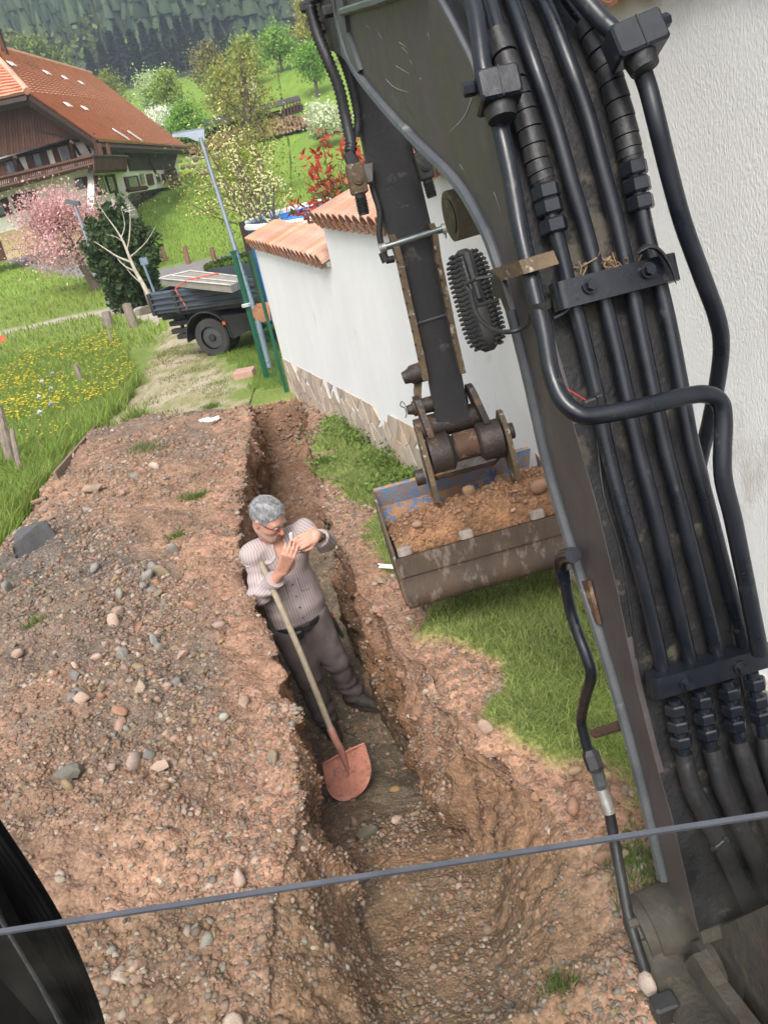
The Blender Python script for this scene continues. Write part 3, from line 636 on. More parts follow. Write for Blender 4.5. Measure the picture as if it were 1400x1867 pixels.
def branches(base, h, spread, r0, n, rg, up=.5, levels=2, lean=(0, 0), start=.3):
    """tapered trunk and limbs; returns (builder trunk, builder limbs, tip points)"""
    tk, lb = MB(), MB(); base = np.array(base, float); tips = []
    top = base+np.array([lean[0], lean[1], h*.75])
    tr = [base+(top-base)*t+np.array([math.sin(t*5+h)*.04*h*t, math.cos(t*4)*.03*h*t, 0]) for t in np.linspace(0, 1, 6)]
    tk.tube(tr, [r0*1.25, r0, r0*.85, r0*.65, r0*.45, r0*.2], 8); tips += [tr[-1]]
    for i in range(n):
        t = start+(.95-start)*(i+rg.random()*.5)/n; p = base+(top-base)*t; a = i*2.4+rg.random()*.8
        L = spread*(1.15-.75*t)*(.7+.5*rg.random()); d = nrm([math.cos(a), math.sin(a), up+.5*t]); q = [p]
        for k in range(4): d = nrm(d+rg.normal(size=3)*.16+np.array([0, 0, .06])); q.append(q[-1]+d*L/4)
        rr = r0*.42*(1-.6*t); lb.tube(q, [rr, rr*.8, rr*.55, rr*.35, rr*.15], 5, False); tips += q[2:]
        if levels > 1:
            for j in range(4):
                s = q[1+j % 4]; d2 = nrm(d+rg.normal(size=3)*.7+np.array([0, 0, .15])); e = s+d2*L*.42; f = e+nrm(d2+rg.normal(size=3)*.4)*L*.25
                lb.tube([s, e, f], [rr*.4, rr*.25, rr*.08], 4, False); tips += [e, f]
    return tk, lb, np.array(tips)
def tree(name, base, h, spread, label, colA, colB, nl=4000, size=.12, r0=None, seed=1, cat='tree', group=None, bark=None, clump=.35, extra=None, **k):
    rg = np.random.default_rng(seed); r0 = r0 or h*.03; T = empty(name, base, label, cat, group); tk, lb, tips = branches(base, h, spread, r0, 11, rg, **k)
    obj('trunk', tk, bark or M_bark, T, smooth=True); obj('limbs', lb, bark or M_bark, T, smooth=True)
    w_ = rg.random(len(tips))**.6+.15; idx = rg.choice(len(tips), nl, p=w_/w_.sum()); off = rg.normal(size=(nl, 3))*clump*spread*(.35+.65*rg.random((nl, 1))); off[:, 2] *= .8
    P = tips[idx]+off; P = P[P[:, 2] > base[2]+h*.14]; leaves('crown', P, size, colA, colB, T, seed); return T
def gp_(px, py, y=None): return march(px, py, zb1) if y is None else aty(px, py, y)
def onterr(px, y):
    """ground point seen in picture column px at forward distance y"""
    lo, hi = -200, 1500
    for _ in range(40):
        m_ = (lo+hi)/2; p = aty(px, m_, y)
        if p[2] > zb1(p[0], y): lo = m_
        else: hi = m_
    return aty(px, lo, y)
# ================================================================ FAR FOREST
def conifer_batch(name, pts, hts, colr, label, single=False, obname='forest_trees', m=None, **kw):
    Vs, Fs, Cs = [], [], []; o = 0; rg = np.random.default_rng(3)
    for p, h, c in zip(pts, hts, colr):
        tiers = 6; seg = 6; r = h*(.13+.05*rg.random())
        for t in range(tiers):
            z0 = h*(.10+.145*t); z1 = min(h*(.10+.145*t+.30), h*1.0); rr = r*(1-t/tiers*.85)
            a = np.arange(seg)*2*math.pi/seg+rg.random()*6; jag = .45+.9*rg.random(seg)
            ring = np.stack([np.cos(a)*rr*jag, np.sin(a)*rr*jag, z0-rr*.25*jag+0*a], 1); V = np.vstack([ring, [[rg.normal()*r*.05, 0, z1]]])+p
            Vs.append(V); F = np.array([[k, (k+1) % seg, seg] for k in range(seg)])+o; Fs.append(F); o += seg+1; Cs.append(np.tile(c*(.8+.4*rg.random()), (seg+1, 1)))
    V = np.vstack(Vs); b = V.mean(0)*0 if not single else np.array(pts[0]); ob = link(obname, npmesh(obname, V-b, np.vstack(Fs), np.vstack(Cs)), m or M_fol, None, b); return ob
M_fol = mat('far_foliage', (1, 1, 1), (.75, .8, .75), rough=.9, scale=.35, attr='Col', spec=.1)
rg = np.random.default_rng(11); P_, H_, C_ = [], [], []; PB, HB, CB = [], [], []
while len(P_) < 8500:
    y_ = 235*(700/235)**rg.random(); px_ = rg.random()*1500-150; p_ = onterr(px_, y_) if False else None
    x_ = (px_-556)/1400*y_*1.0+rg.normal()*3; 
    if x_ > .22*y_+10 or x_ < -.55*y_-10: continue
    z_ = zb1(x_, y_); pt = np.array([x_, y_, z_-1]); f_ = fbm(np.array([[x_/70, y_/90, 0]]), 3, 8)[0]
    if f_ > .16 or rg.random() < .14: PB.append(pt); HB.append(11+7*rg.random()); CB.append(lerp(C(.13, .20, .05), C(.09, .14, .04), rg.random()))
    else: P_.append(pt); H_.append(13+13*rg.random()); C_.append(lerp(C(.035, .062, .045), C(.10, .135, .075), rg.random()))
conifer_batch('f', P_, H_, C_, ''); tag(bpy.data.objects['forest_trees'], 'dark conifer forest covering the hills at the top of the view', 'forest', kind='stuff')
# broadleaf patches in the forest
V = []; 
for p_, h_ in zip(PB, HB):
    n = 80; q = rg.normal(size=(n, 3)); q /= np.linalg.norm(q, axis=1)[:, None]; V.append(p_+np.array([0, 0, h_*.6])+q*np.array([h_*.33, h_*.33, h_*.42])*(.6+.4*rg.random((n, 1))))
cb = None; ob = leaves('broadleaf_patches', np.vstack(V), .95, (.17, .26, .07), (.30, .36, .12), None, 4, .8); tag(ob, 'light green spring broadleaf trees mixed into the conifer forest', 'forest', kind='stuff')
k = 0
_SL = ['dark spruce above the street lamp tip', 'tallest spruce beside the orchard', 'spruce behind the far end of the red roof', 'spruce right behind the roof ridge', 'spruce at the right end of the row', 'spruce against the hill over the roof', 'wide spruce in the second rank', 'spruce in the second rank above the roof end', 'leftmost spruce just over the roof ridge', 'spruce standing apart at the right', 'high spruce in the second rank at left', 'spruce in the second rank behind the white blossom tree']
for px, y_, h_ in ((300, 200, 8.8), (345, 205, 10.2), (262, 200, 9.5), (225, 205, 10.2), (378, 205, 8.8), (205, 212, 8.8), (322, 215, 11.6), (283, 214, 10.9), (180, 214, 8.2), (410, 216, 8.8), (240, 222, 11.6), (360, 222, 11.6)):
    p = onterr(px, y_); T = empty('conifer_tree', p, _SL[k]+' at the dark forest edge', 'tree', 'spruces at the forest edge'); k += 1
    m = MB(); m.cyl(p-np.array([0, 0, .5]), p+np.array([0, 0, h_*.9]), .22, .05, 6); obj('trunk', m, M_bark, T)
    n = 1500; t = rg.random(n)**.7; a = rg.random(n)*6.28; tier = np.abs(((t*11) % 1)-.5)*2; r = h_*.21*(1-t)*(.55+.45*tier)+.1
    P = np.stack([np.cos(a)*r*(.5+.5*rg.random(n)), np.sin(a)*r*(.5+.5*rg.random(n)), h_*(.08+.92*t)-r*.25], 1)+p; leaves('crown', P, .75, (.025, .048, .035), (.05, .085, .05), T, k, .6)
# ================================================================ ORCHARD AND MID TREES
_OT = [('blossom_tree', 92, 300, 235, 5.0, 3.2, 'pale white blossoming fruit tree with a rounded crown left of the bright white one', (.45, .50, .30), (.28, .36, .14), 3500),
 ('blossom_tree', 80, 312, 225, 4.8, 2.2, 'small bright white blossom tree standing on the orchard grass', (.75, .74, .66), (.5, .52, .42), 2600),
 ('fruit_tree', 78, 350, 220, 4.8, 2.8, 'fresh green fruit tree just right of the small white blossom tree', (.19, .32, .05), (.13, .24, .04), 3800),
 ('fruit_tree', 88, 325, 0, 6.0, 2.6, 'tall yellow green tree behind the white blossom tree', (.28, .34, .08), (.2, .26, .06), 2600),
 ('fruit_tree', 95, 395, 0, 6.5, 3.2, 'broad brownish budding tree behind the orchard fence', (.24, .20, .09), (.18, .17, .07), 2400),
 ('fruit_tree', 84, 420, 0, 6.4, 3.0, 'yellowish green tree in the centre of the orchard', (.30, .32, .08), (.2, .24, .06), 2600),
 ('fruit_tree', 105, 515, 0, 5.2, 3.4, 'bright green round tree on the far orchard slope', (.24, .38, .07), (.17, .28, .05), 2600),
 ('fruit_tree', 88, 580, 0, 5.6, 3.0, 'bright green fruit tree behind the hydraulic hose', (.22, .36, .06), (.16, .28, .05), 3200),
 ('blossom_tree', 70, 600, 0, 3.6, 2.4, 'low white blossoming bush between the woodpile and the hydraulic hose', (.62, .62, .50), (.42, .46, .30), 2200),
 ('fruit_tree', 100, 590, 0, 9.5, 3.6, 'tall yellow leaved tree half hidden behind the hydraulic hose', (.38, .34, .09), (.28, .26, .07), 2600),
 ('fruit_tree', 98, 215, 0, 5.0, 3.0, 'small yellow green tree at the roof corner', (.26, .28, .08), (.18, .2, .06), 2200),
 ('fruit_tree', 165, 95, 0, 12, 7.0, 'olive green leafy trees rising behind the farmhouse ridge', (.20, .24, .06), (.15, .19, .05), 3600),
 ('fruit_tree', 165, 30, 0, 13, 7.5, 'wide olive green tree above the left part of the roof ridge', (.21, .23, .06), (.16, .18, .05), 3600),
 ('blossom_tree', 86, 460, 0, 3.8, 2.2, 'little cream blossoming tree above the black shed roof', (.62, .58, .46), (.4, .42, .26), 1500),
 ('fruit_tree', 100, 460, 0, 5.6, 3.0, 'loose yellow green tree beyond the little cream blossoming one', (.27, .33, .08), (.2, .26, .06), 2200)]
for i, (nm, y_, px, py, h_, sp, lb_, a, b, n) in enumerate(_OT):
    p = onterr(px, y_)-np.array([0, 0, .2]); tree(nm, p, h_, sp*.62, lb_, tuple(1.6*q for q in a), tuple(1.6*q for q in b), int(n*1.4), .13 if y_ < 100 else .17 if y_ < 150 else .4, seed=40+i, clump=.34, start=.28)
# ================================================================ FARMHOUSE
zup = np.array([0, 0, 1.])
E0 = at(175, 257, 35); E1 = at(340, 268, 60); HA = nrm(E1-E0); HAh = nrm([HA[0], HA[1], 0]); HB_ = np.array([-HAh[1], HAh[0], 0]); HB_ = HB_ if HB_[0] < 0 else -HB_
v_ = ray(165, 135); R1 = CAM+v_*(((E1-CAM)@HAh)/(v_@HAh)); RN = nrm(np.cross(E1-E0, R1-E1)); RN = RN if RN[2] > 0 else -RN
onroof = lambda a, b: onplane(a, b, E0, RN)
GP = E0+HAh*1.1                                              # gable wall plane point
ong = lambda a, b, d=0.: onplane(a, b, GP-HAh*d, HAh)
KW = ong(172, 300); ons = lambda a, b, d=0.: onplane(a, b, KW-HB_*d, HB_)
FH = empty('farmhouse', KW, 'large old farmhouse with orange tiled roof, brown boarded gable and long wooden balcony', 'house')
M_rt = mat('roof_tiles', (.76, .39, .27), (.64, .31, .21), rough=.8, scale=1.6, c3=(.42, .24, .17), t3=.64, s3=.8, rnd=0, bump=.2)
M_brown = mat('brown_boards', (.105, .042, .024), (.07, .028, .018), rough=.8, scale=2, stretch=(3, 3, .4), rnd=.15)
M_dark = mat('dark_timber', (.045, .024, .017), (.03, .018, .014), rough=.8, scale=3, rnd=.1)
M_hwhite = mat('house_render', (.84, .81, .73), (.78, .75, .66), rough=.9, scale=2)
M_hbeige = mat('beige_render', (.55, .42, .24), (.48, .36, .20), rough=.9, scale=2)
M_glass = mat('window_glass', (.05, .06, .075), (.20, .22, .24), rough=.25, scale=.9, spec=.4)
M_cream = mat('cream_frame', (.66, .58, .36), rough=.7, scale=4)
M_white = mat('white_paint', (.75, .75, .73), (.65, .65, .63), rough=.6, scale=4)
def roof_rows(L0, L1, Rr0, Rr1, rows, parent, nn):
    """tile courses: each a tilted lapped strip, scalloped into single tiles"""
    m = MB()
    for i in range(rows):
        a, b = i/rows, (i+1.12)/rows; p0, p1 = lerp(L0, L1, a), lerp(Rr0, Rr1, a); q0, q1 = lerp(L0, L1, b), lerp(Rr0, Rr1, b)
        n = max(2, int(np.linalg.norm(p1-p0)/.42)); ts = np.linspace(0, 1, n+1); vs = []
        for k_, t in enumerate(ts):
            lift = .11+.03*(k_ % 2); vs += [lerp(p0, p1, t)+nn*lift, lerp(q0, q1, t)+nn*.02, lerp(p0, p1, t)+nn*-.03]
        fs = []
        for k_ in range(n): o = k_*3; fs += [(o, o+3, o+4, o+1), (o+2, o+5, o+3, o)]
        m.add(vs, fs)
    return m
P0_, P1_, P2_ = onroof(175, 257), onroof(48, 170), onroof(-8, 108)
m1 = roof_rows(P0_, P1_, E1, lerp(E1, R1, .62), 30, FH, RN); rt = obj('roof', m1, M_rt, FH); rt['kind'] = 'stuff'
P3_ = onroof(-8, 88)
m2 = roof_rows(P1_, P3_, lerp(E1, R1, .62), R1, 18, FH, RN); rt2 = obj('roof', m2, M_rt, FH); rt2['kind'] = 'stuff'
hipn = nrm(-HAh*.75+zup*.66); hp_ = lambda a, b: onplane(a, b, P1_, hipn)
m3 = roof_rows(hp_(-90, 199), hp_(-70, 100), hp_(48, 170), hp_(-8, 108), 13, FH, hipn); o = obj('roof', m3, M_rt, FH); o['kind'] = 'stuff'
m = MB(); m.tube([P1_+RN*.1, P2_+RN*.1], .16, 8); obj('hip_ridge_tiles', m, M_rt, FH); m = MB(); m.tube([P3_+RN*.05, R1+RN*.05], .17, 8); obj('ridge_tiles', m, M_rt, FH)
for a in ((8, 97),): m = MB(); c = onroof(*a); m.box(c+zup*.4, (.36, .36, 1.1)); m.box(c+zup*.98, (.44, .44, .1)); obj('chimney', m, M_brown, FH)
for s in ((205, 241, 232, 258), (232, 244, 256, 260)):
    a, b = onroof(s[0], s[1]), onroof(s[2], s[3]); m = MB(); m.box((a+b)/2+RN*.16, (np.linalg.norm(b-a), .35, .05), nrm(b-a), np.cross(RN, nrm(b-a)), RN); obj('metal_roof_strip', m, M_white, FH)
for s in ((20, 122), (84, 137), (117, 146), (147, 155), (122, 196), (153, 202)):
    a = onroof(*s); m = MB(); m.box(a+RN*.16, (.7, .3, .05), HAh, np.cross(RN, HAh), RN); obj('glass_roof_tile', m, M_white, FH)
def slab(poly, nrmv, th, f): P = [f(*q) for q in poly]; m = MB(); m.prism(P, nrmv*th); return m
for a, b in (((175, 257), (48, 170)), ((175, 258), (341, 270)), ((48, 171), (-90, 201))):   # verge and eave boards
    f = hp_ if b[0] < -50 else onroof; A_, B__ = f(*a), f(*b); m = MB(); m.tube([A_-zup*.25, B__-zup*.25], .2, 4); obj('eaves_board', m, M_dark, FH)
# soffit under the roof
obj('soffit', MB().prism([P0_-zup*.15, E1-zup*.15, E1-HAh*0+HB_*2.4+zup*.7, P0_+HB_*2.4+zup*.9], zup*.08), M_dark, FH)
# walls: solid body
def wall_poly(poly, f, m_, nm, dd=0., th=.3, nv=None): o = obj(nm, slab(poly, (nv if nv is not None else HAh)*th, 1, lambda a, b: f(a, b, dd)), m_, FH); return o
wall_poly([(-90, 312), (150, 232), (172, 250), (172, 372), (100, 397), (-90, 452)], ong, M_hwhite, 'gable_wall')
wall_poly([(-90, 452), (100, 397), (172, 372), (190, 430), (-90, 500)], ong, M_hbeige, 'base_wall', -.02)
wall_poly([(172, 262), (326, 274), (325, 337), (240, 352), (192, 385), (172, 385)], ons, M_hwhite, 'side_wall', 0, .3, HB_)
wall_poly([(182, 372), (215, 366), (222, 398), (190, 415)], ons, M_hbeige, 'base_wall', .02, .3, HB_)
# boarded gable: board by board
x0, x1 = -90, 152; n = 46; bot = lambda x: 287-x*.273; top = lambda x: min(182-x*.25 if x < 48 else 1e9, 1e9) if x < 48 else 170+(x-48)*.685
for i in range(n):
    a = x0+(x1-x0)*i/n; b = x0+(x1-x0)*(i+1)/n
    if b < -8: continue
    q = [(a, bot(a)), (b-.25, bot(b)), (b-.25-8, top(b-8)), (a-8, top(a-8))]
    if q[2][1] > q[1][1]-1: continue
    obj('board', slab(q, HAh, .08, lambda u, v_: ong(u, v_, 1.0+.02*(i % 2))), M_brown, FH)
wall_poly([(-90, 315), (172, 243), (172, 250), (-90, 321)], ong, M_dark, 'beam', .3, .2)
wall_poly([(228, 262), (326, 272), (318, 308), (240, 311), (232, 285)], ons, M_dark, 'barn_boards', .12, .1, HB_)
wall_poly([(150, 250), (228, 262), (232, 285), (172, 288)], ons, M_brown, 'upper_side_boards', .05, .06, HB_)
def win(z, f, nv, kind='pane', frame=None):
    """z: quad in enlarged-crop pixels"""
    q = [(a/4, 70+b/4) for a, b in z]; 
    if kind == 'shutter': return obj('shutter', slab(q, nv, .07, lambda a, b: f(a, b, .10)), M_brown, FH)
    if kind == 'door': return obj('door', slab(q, nv, .07, lambda a, b: f(a, b, .06)), M_brown, FH)
    fr = obj('window', slab(q, nv, .08, lambda a, b: f(a, b, .09)), frame or M_dark, FH)
    c = np.mean(q, 0); q2 = [tuple(c+(np.array(p)-c)*.8) for p in q]; obj('pane', slab(q2, nv, .05, lambda a, b: f(a, b, .13)), M_glass, fr)
for z in ([(-60, 925), (30, 900), (55, 1010), (-30, 1035)], [(95, 880), (130, 868), (170, 985), (130, 995)], [(178, 850), (228, 835), (262, 945), (215, 960)], [(290, 825), (332, 812), (370, 925), (325, 940)], [(375, 800), (418, 790), (455, 900), (410, 912)], [(488, 775), (520, 765), (568, 880), (522, 890)]): win(z, ong, HAh, 'shutter')
for z in ([(38, 895), (95, 880), (130, 995), (65, 1010)], [(232, 835), (290, 825), (325, 940), (262, 950)], [(418, 790), (488, 775), (520, 890), (458, 905)]): win(z, ong, HAh, 'pane', M_cream if z[0][0] > 400 else M_dark)
for z in ([(-40, 1190), (10, 1175), (55, 1290), (0, 1310)], [(135, 1135), (215, 1115), (255, 1235), (175, 1262)], [(540, 1025), (600, 1012), (630, 1090), (560, 1105)]): win(z, ong, HAh, 'pane')
for z in ([(15, 1170), (50, 1158), (95, 1275), (55, 1290)], [(75, 1150), (130, 1135), (175, 1255), (120, 1270)], [(215, 1112), (250, 1102), (290, 1215), (255, 1230)], [(600, 1012), (632, 1005), (660, 1080), (628, 1090)]): win(z, ong, HAh, 'shutter')
win([(-60, 1500), (0, 1470), (48, 1610), (-20, 1630)], ong, HAh, 'door')
for z in ([(700, 1000), (750, 1000), (790, 1130), (735, 1140)], [(775, 1000), (820, 995), (855, 1120), (815, 1130)], [(925, 1010), (1000, 1000), (1025, 1085), (950, 1095)], [(1025, 985), (1050, 980), (1070, 1060), (1042, 1070)], [(1145, 985), (1162, 980), (1180, 1050), (1160, 1055)]): win(z, ons, HB_, 'pane', M_cream if z[0][0] > 1010 else M_dark)
for z in ([(690, 1000), (705, 1000), (738, 1140), (722, 1142)], [(825, 990), (842, 988), (880, 1170), (862, 1175)], [(912, 1010), (928, 1008), (950, 1092), (936, 1096)], [(985, 1000), (1008, 1000), (1030, 1080), (1012, 1085)], [(1075, 990), (1115, 985), (1130, 1065), (1092, 1070)], [(1185, 990), (1198, 988), (1215, 1050), (1200, 1055)]): win(z, ons, HB_, 'shutter')
m = MB(); a, b = ons(233, 347, .5), ons(268, 342, .5); m.tube([a, b], .12, 4); obj('bench_rail', m, M_brown, FH)
# balcony along the gable and round the corner
bal = lambda a, b: ong(a, b, 1.6)
BF = obj('balcony_floor', MB().hexa([bal(-90, 372), bal(176, 300), ong(176, 303), ong(-90, 375), bal(-90, 369), bal(176, 297), ong(176, 300), ong(-90, 372)]), M_dark, FH)
for (u0, v0, u1, v1, t) in ((-90, 347, 175, 284, .09), (-90, 365, 176, 298, .10), (-90, 349, 175, 286, .05)):
    m = MB(); m.tube([bal(u0, v0), bal(u1, v1)], t, 4); obj('rail', m, M_brown, FH)
for i in range(50):
    t = (i+.5)/50; u = lerp(-10, 174, t); a = bal(u, lerp(347, 284, (u+90)/265)+1); b = bal(u+1.2, lerp(365, 298, (u+90)/265))
    m = MB(); m.box((a+b)/2, (.065 if i % 8 else .14, .04, np.linalg.norm(a-b)), HB_, HAh, nrm(a-b)); obj('baluster', m, M_brown, FH)
sb = lambda a, b: ons(a, b, 1.5)
for i in range(14):
    u0, u1 = 172+(232-172)*i/14, 172+(232-172)*(i+.9)/14
    obj('balcony_board', slab([(u0, 285+.03*i), (u1, 285), (u1+1, 311-.1*i), (u0+1, 312-.1*i)], HB_, .05, sb), M_brown, FH)
obj('rail', MB().tube([sb(170, 285), sb(233, 286)], .08, 4), M_dark, FH)
obj('balcony_floor', MB().hexa([sb(172, 313), sb(232, 310), ons(232, 313), ons(172, 316), sb(172, 310), sb(232, 307), ons(232, 310), ons(172, 313)]), M_dark, FH)
for (u, v_) in ((27, 285), (130, 258), (172, 252)):
    a, b = ong(u, v_, 1.3), ong(u+12, v_+46, 1.5 if u > 150 else .1); obj('post', MB().tube([a, b], .09, 4), M_brown, FH)
    obj('post', MB().tube([ong(u+3, v_+2, 1.4), ong(u+16, v_+24, .1)], .07, 4), M_dark, FH)
for k, (u, v_) in enumerate(((181, 262), (196, 262))): obj('post', MB().tube([sb(u, v_), sb(u+5, v_+24)], .08, 4), M_brown, FH)
obj('drainpipe', MB().tube([ons(272, 290, .3), ons(289, 326, .3)], .08, 5), M_dark, FH)
for i in range(6):
    a = 14-i*2; c = ons(210+i*4, 368+i*5.5, 1.2); 
st = empty('stone_steps', ons(222, 385, 1.0), 'grey stone steps climbing to the farmhouse side door', 'steps')
for i in range(6):
    c = ons(216+i*2.5, 370+i*5, 1.0+.35*i); m = MB(); m.box(c, (1.8, .6, .32), HAh, HB_, zup); obj('step', m, M_conc, st)
# leaning planks at the barn end, retaining boulders
T = empty('leaning_planks', ons(318, 335, .6), 'brown planks leaning on the far end of the farmhouse side wall', 'planks')
for i in range(5): obj('plank', MB().tube([ons(312+i*4, 338, 1.0), ons(303+i*4, 312-i, .1)], .1, 4), M_brown, T)
M_bould = mat('boulder', (.40, .33, .25), (.27, .22, .17), rough=.9, scale=1.2, rnd=.2, bump=.6)
BW = empty('boulder_retaining_wall', onterr(350, 64), 'retaining wall of big square brown boulders beyond the farmhouse', 'wall')
for j in range(4):
    for i in range(14):
        u = 322+i*14+(j % 2)*6; v_ = 335-j*14-i*(1.5 if j == 0 else 1.8)+ (i > 3)*2
        if j > 1 and i > 5: continue
        c = at(u, v_, 62+i*.3); V, Fc = shl[(i*3+j) % 10]; o = link('stone', npmesh('stone', V*np.array([.43, .36, .38])*(1+.2*rng.normal())+c-BASE[BW.name], Fc), M_bould, BW)
# ================================================================ SHED, WOODPILES
M_bitu = mat('bitumen_roof', (.085, .08, .075), (.05, .048, .045), rough=.9, scale=1)
SH = empty('wood_shed', at(400, 240, 72), 'long low black roofed open wood shed below the orchard', 'shed')
obj('roof', MB().prism([at(308, 238, 72), at(545, 176, 76), at(549, 184, 74), at(312, 248, 70)], np.array([0, 0, .12])), M_bitu, SH)
obj('back_wall', MB().prism([at(312, 250, 71), at(552, 190, 75), at(556, 212, 75), at(316, 268, 71)], np.array([0, .3, 0])), M_dark, SH)
for u in range(516, 552, 6): obj('post', MB().tube([at(u, 186-(u-516)*.2, 73.6), at(u+4, 211-(u-516)*.2, 73.6)], .07, 4), M_brown, SH)
M_log = mat('cut_wood', (.38, .24, .14), (.24, .14, .085), rough=.9, scale=2, attr='Col')
def woodpile(poly, d, label, sx, n=520):
    P = np.array([[a, b] for a, b in poly]); V, F, Cc = [], [], []; rg = np.random.default_rng(int(d)); lo, hi = P.min(0), P.max(0); o = 0; m = MB()
    c0 = at(*P.mean(0), d)
    while n:
        q = lo+(hi-lo)*rg.random(2)
        if not poly_mask(P, np.array([q[0]]), np.array([q[1]]))[0]: continue
        n -= 1; c = at(q[0], q[1], d+.2*rg.random()); r = .10+.06*rg.random(); k_ = (.35+rg.random())
        ring = [c+np.array([math.cos(t), 0, math.sin(t)])*r*(.8+.3*rg.random()) for t in np.arange(6)*1.047]; m.add(ring+[x_+np.array([0, .4, 0]) for x_ in ring], [(0, 1, 2, 3, 4, 5)]+[(i, (i+1) % 6, 6+(i+1) % 6, 6+i) for i in range(6)], (k_, k_, k_))
    T = empty('woodpile', c0, label, 'woodpile'); o = obj('log', m, M_log, T); o['kind'] = 'stuff'
    obj('log_core', MB().prism([at(a, b, d+.35) for a, b in poly], np.array([0, 1.0, 0])), M_dark, T)
woodpile([(556, 210), (600, 204), (640, 208), (640, 240), (600, 240), (570, 246)], 66, 'long stack of split firewood on the grass right of the shed', 1, 420)
woodpile([(330, 265), (440, 232), (520, 212), (556, 212), (560, 232), (440, 262), (345, 285)], 69, 'dark firewood stacked under the long shed roof', 1, 600)
# ================================================================ POOL, HEDGE, POSTS
M_pool = mat('pool_blue', (.10, .33, .75), (.05, .22, .58), rough=.3, scale=3, c3=(.02, .08, .22), t3=.62, s3=2.2)
pc = aty(590, 440, 12.6); pc = np.array([pc[0]+.55, 13.4, 0]); zt = 2.2+ (aty(560, 396, 12.4)[2]-2.2)
PO = empty('swimming_pool', (pc[0], pc[1], zt-1.5), 'round above-ground pool with blue printed side and pale rim behind the white wall', 'pool')
ring = lambda r, z, n=40: [np.array([pc[0]+math.cos(t)*r, pc[1]+math.sin(t)*r, z]) for t in np.linspace(0, 2*math.pi, n, endpoint=False)]
m = MB(); a, b = ring(1.75, zt), ring(1.75, zt-1.5); m.add(a+b, [(i, (i+1) % 40, 40+(i+1) % 40, 40+i) for i in range(40)]); obj('pool_side', m, M_pool, PO, smooth=True)
m = MB(); m.tube(ring(1.77, zt)+[ring(1.77, zt)[0]], .05, 6, False); obj('rim', m, M_white, PO, smooth=True)
m = MB(); m.add(ring(1.73, zt-.12), [tuple(range(40))]); obj('water', m, mat('pool_water', (.12, .42, .72), (.08, .34, .66), rough=.05, scale=2, bump=.2), PO)
for t in (2.6, 3.6, 4.6): m = MB(); q = ring(1.82, 0)[int(t/6.283*40)]; m.box((q[0], q[1], zt-.7), (.09, .09, 1.6)); obj('post', m, M_dark, PO)
hc = march(452, 493, zb1); rh = 66/FPX*((hc-CAM)@fw)
HE = empty('box_hedge', hc, 'low round clipped box hedge ring beside the lane', 'hedge')
a = rng.random(9000)*6.283; rr_ = rh+.28*(rng.random(9000)-.5); P = np.stack([hc[0]+np.cos(a)*rr_, hc[1]+np.sin(a)*rr_*1.0, hc[2]+.45*rng.random(9000)], 1); leaves('clipped_hedge', P, .07, (.06, .11, .02), (.13, .19, .03), HE, 3)
rr_ = np.sqrt(rng.random(9000))*(rh-.15); P = np.stack([hc[0]+np.cos(a)*rr_, hc[1]+np.sin(a)*rr_*1.0, hc[2]+.2+.08*rng.random(9000)], 1); leaves('planted_carpet', P, .07, (.22, .34, .02), (.30, .42, .03), HE, 3)
M_post = mat('weathered_post', (.24, .19, .14), (.13, .10, .08), rough=.9, scale=8, bump=.5, stretch=(4, 4, .5), rnd=.15)
M_rpost = mat('reddish_post', (.24, .12, .08), (.15, .08, .06), rough=.9, scale=8)
def post(px, py, topx, topy, r, label, m_=None, lean=None, P=None, cap=True):
    B_ = march(px, py, zb1) if P is None else P; d = (B_-CAM)@fw; T = at(topx, topy, d); m = MB(); m.tube([B_-np.array([0, 0, .2]), lerp(B_, T, .5), T], [r*1.08, r, r*.92], 9); m.v = [tuple(np.array(v)+rng.normal(size=3)*r*.04) for v in m.v]
    o = obj('fence_post', m, m_ or M_post, loc=B_, smooth=False); tag(o, label, 'fence post', 'wooden posts around the meadow'); return o
post(25, 868, -2, 745, .055, 'weathered grey post nearest the camera at the left edge of the view')
post(41, 880, 22, 782, .03, 'short grey batten nailed beside the nearest weathered post')
post(157, 712, 137, 665, .045, 'dark short leaning post alone in the long meadow grass')
post(246, 597, 231, 555, .12, 'stout split grey post at the lane edge behind the buttercups')
post(200, 596, 194, 570, .13, 'short pale stump post at the end of the footpath')
post(284, 565, 268, 530, .12, 'reddish brown post close behind the truck bed')
post(211, 640, 197, 600, .03, 'thin dark stake among the buttercups')
post(302, 475, 294, 447, .09, 'leftmost of three reddish posts on the far meadow', M_rpost)
post(344, 482, 337, 450, .09, 'middle of three reddish posts on the far meadow', M_rpost)
post(391, 473, 386, 452, .09, 'rightmost of three posts on the far meadow', M_rpost)
P = march(3, 640, zb1); m = MB(); m.tube([P, P+np.array([0, 0, .35])], .015, 6); o = empty('marker_sign', P, 'small orange marker plate on a thin stake at the left edge', 'sign'); obj('stake', m, M_post, o); m = MB(); m.box(P+np.array([.14, 0, .30]), (.2, .01, .16)); obj('plate', m, mat('orange_red', (.62, .16, .07), rough=.6), o)
P = march(212, 585, zb1); o = big_stone(272, 570, 46, (.40, .37, .32), 'pale rounded boulder under the dark evergreen bush', 1, (1, .7, .6), 0, march(262, 572, zb1))
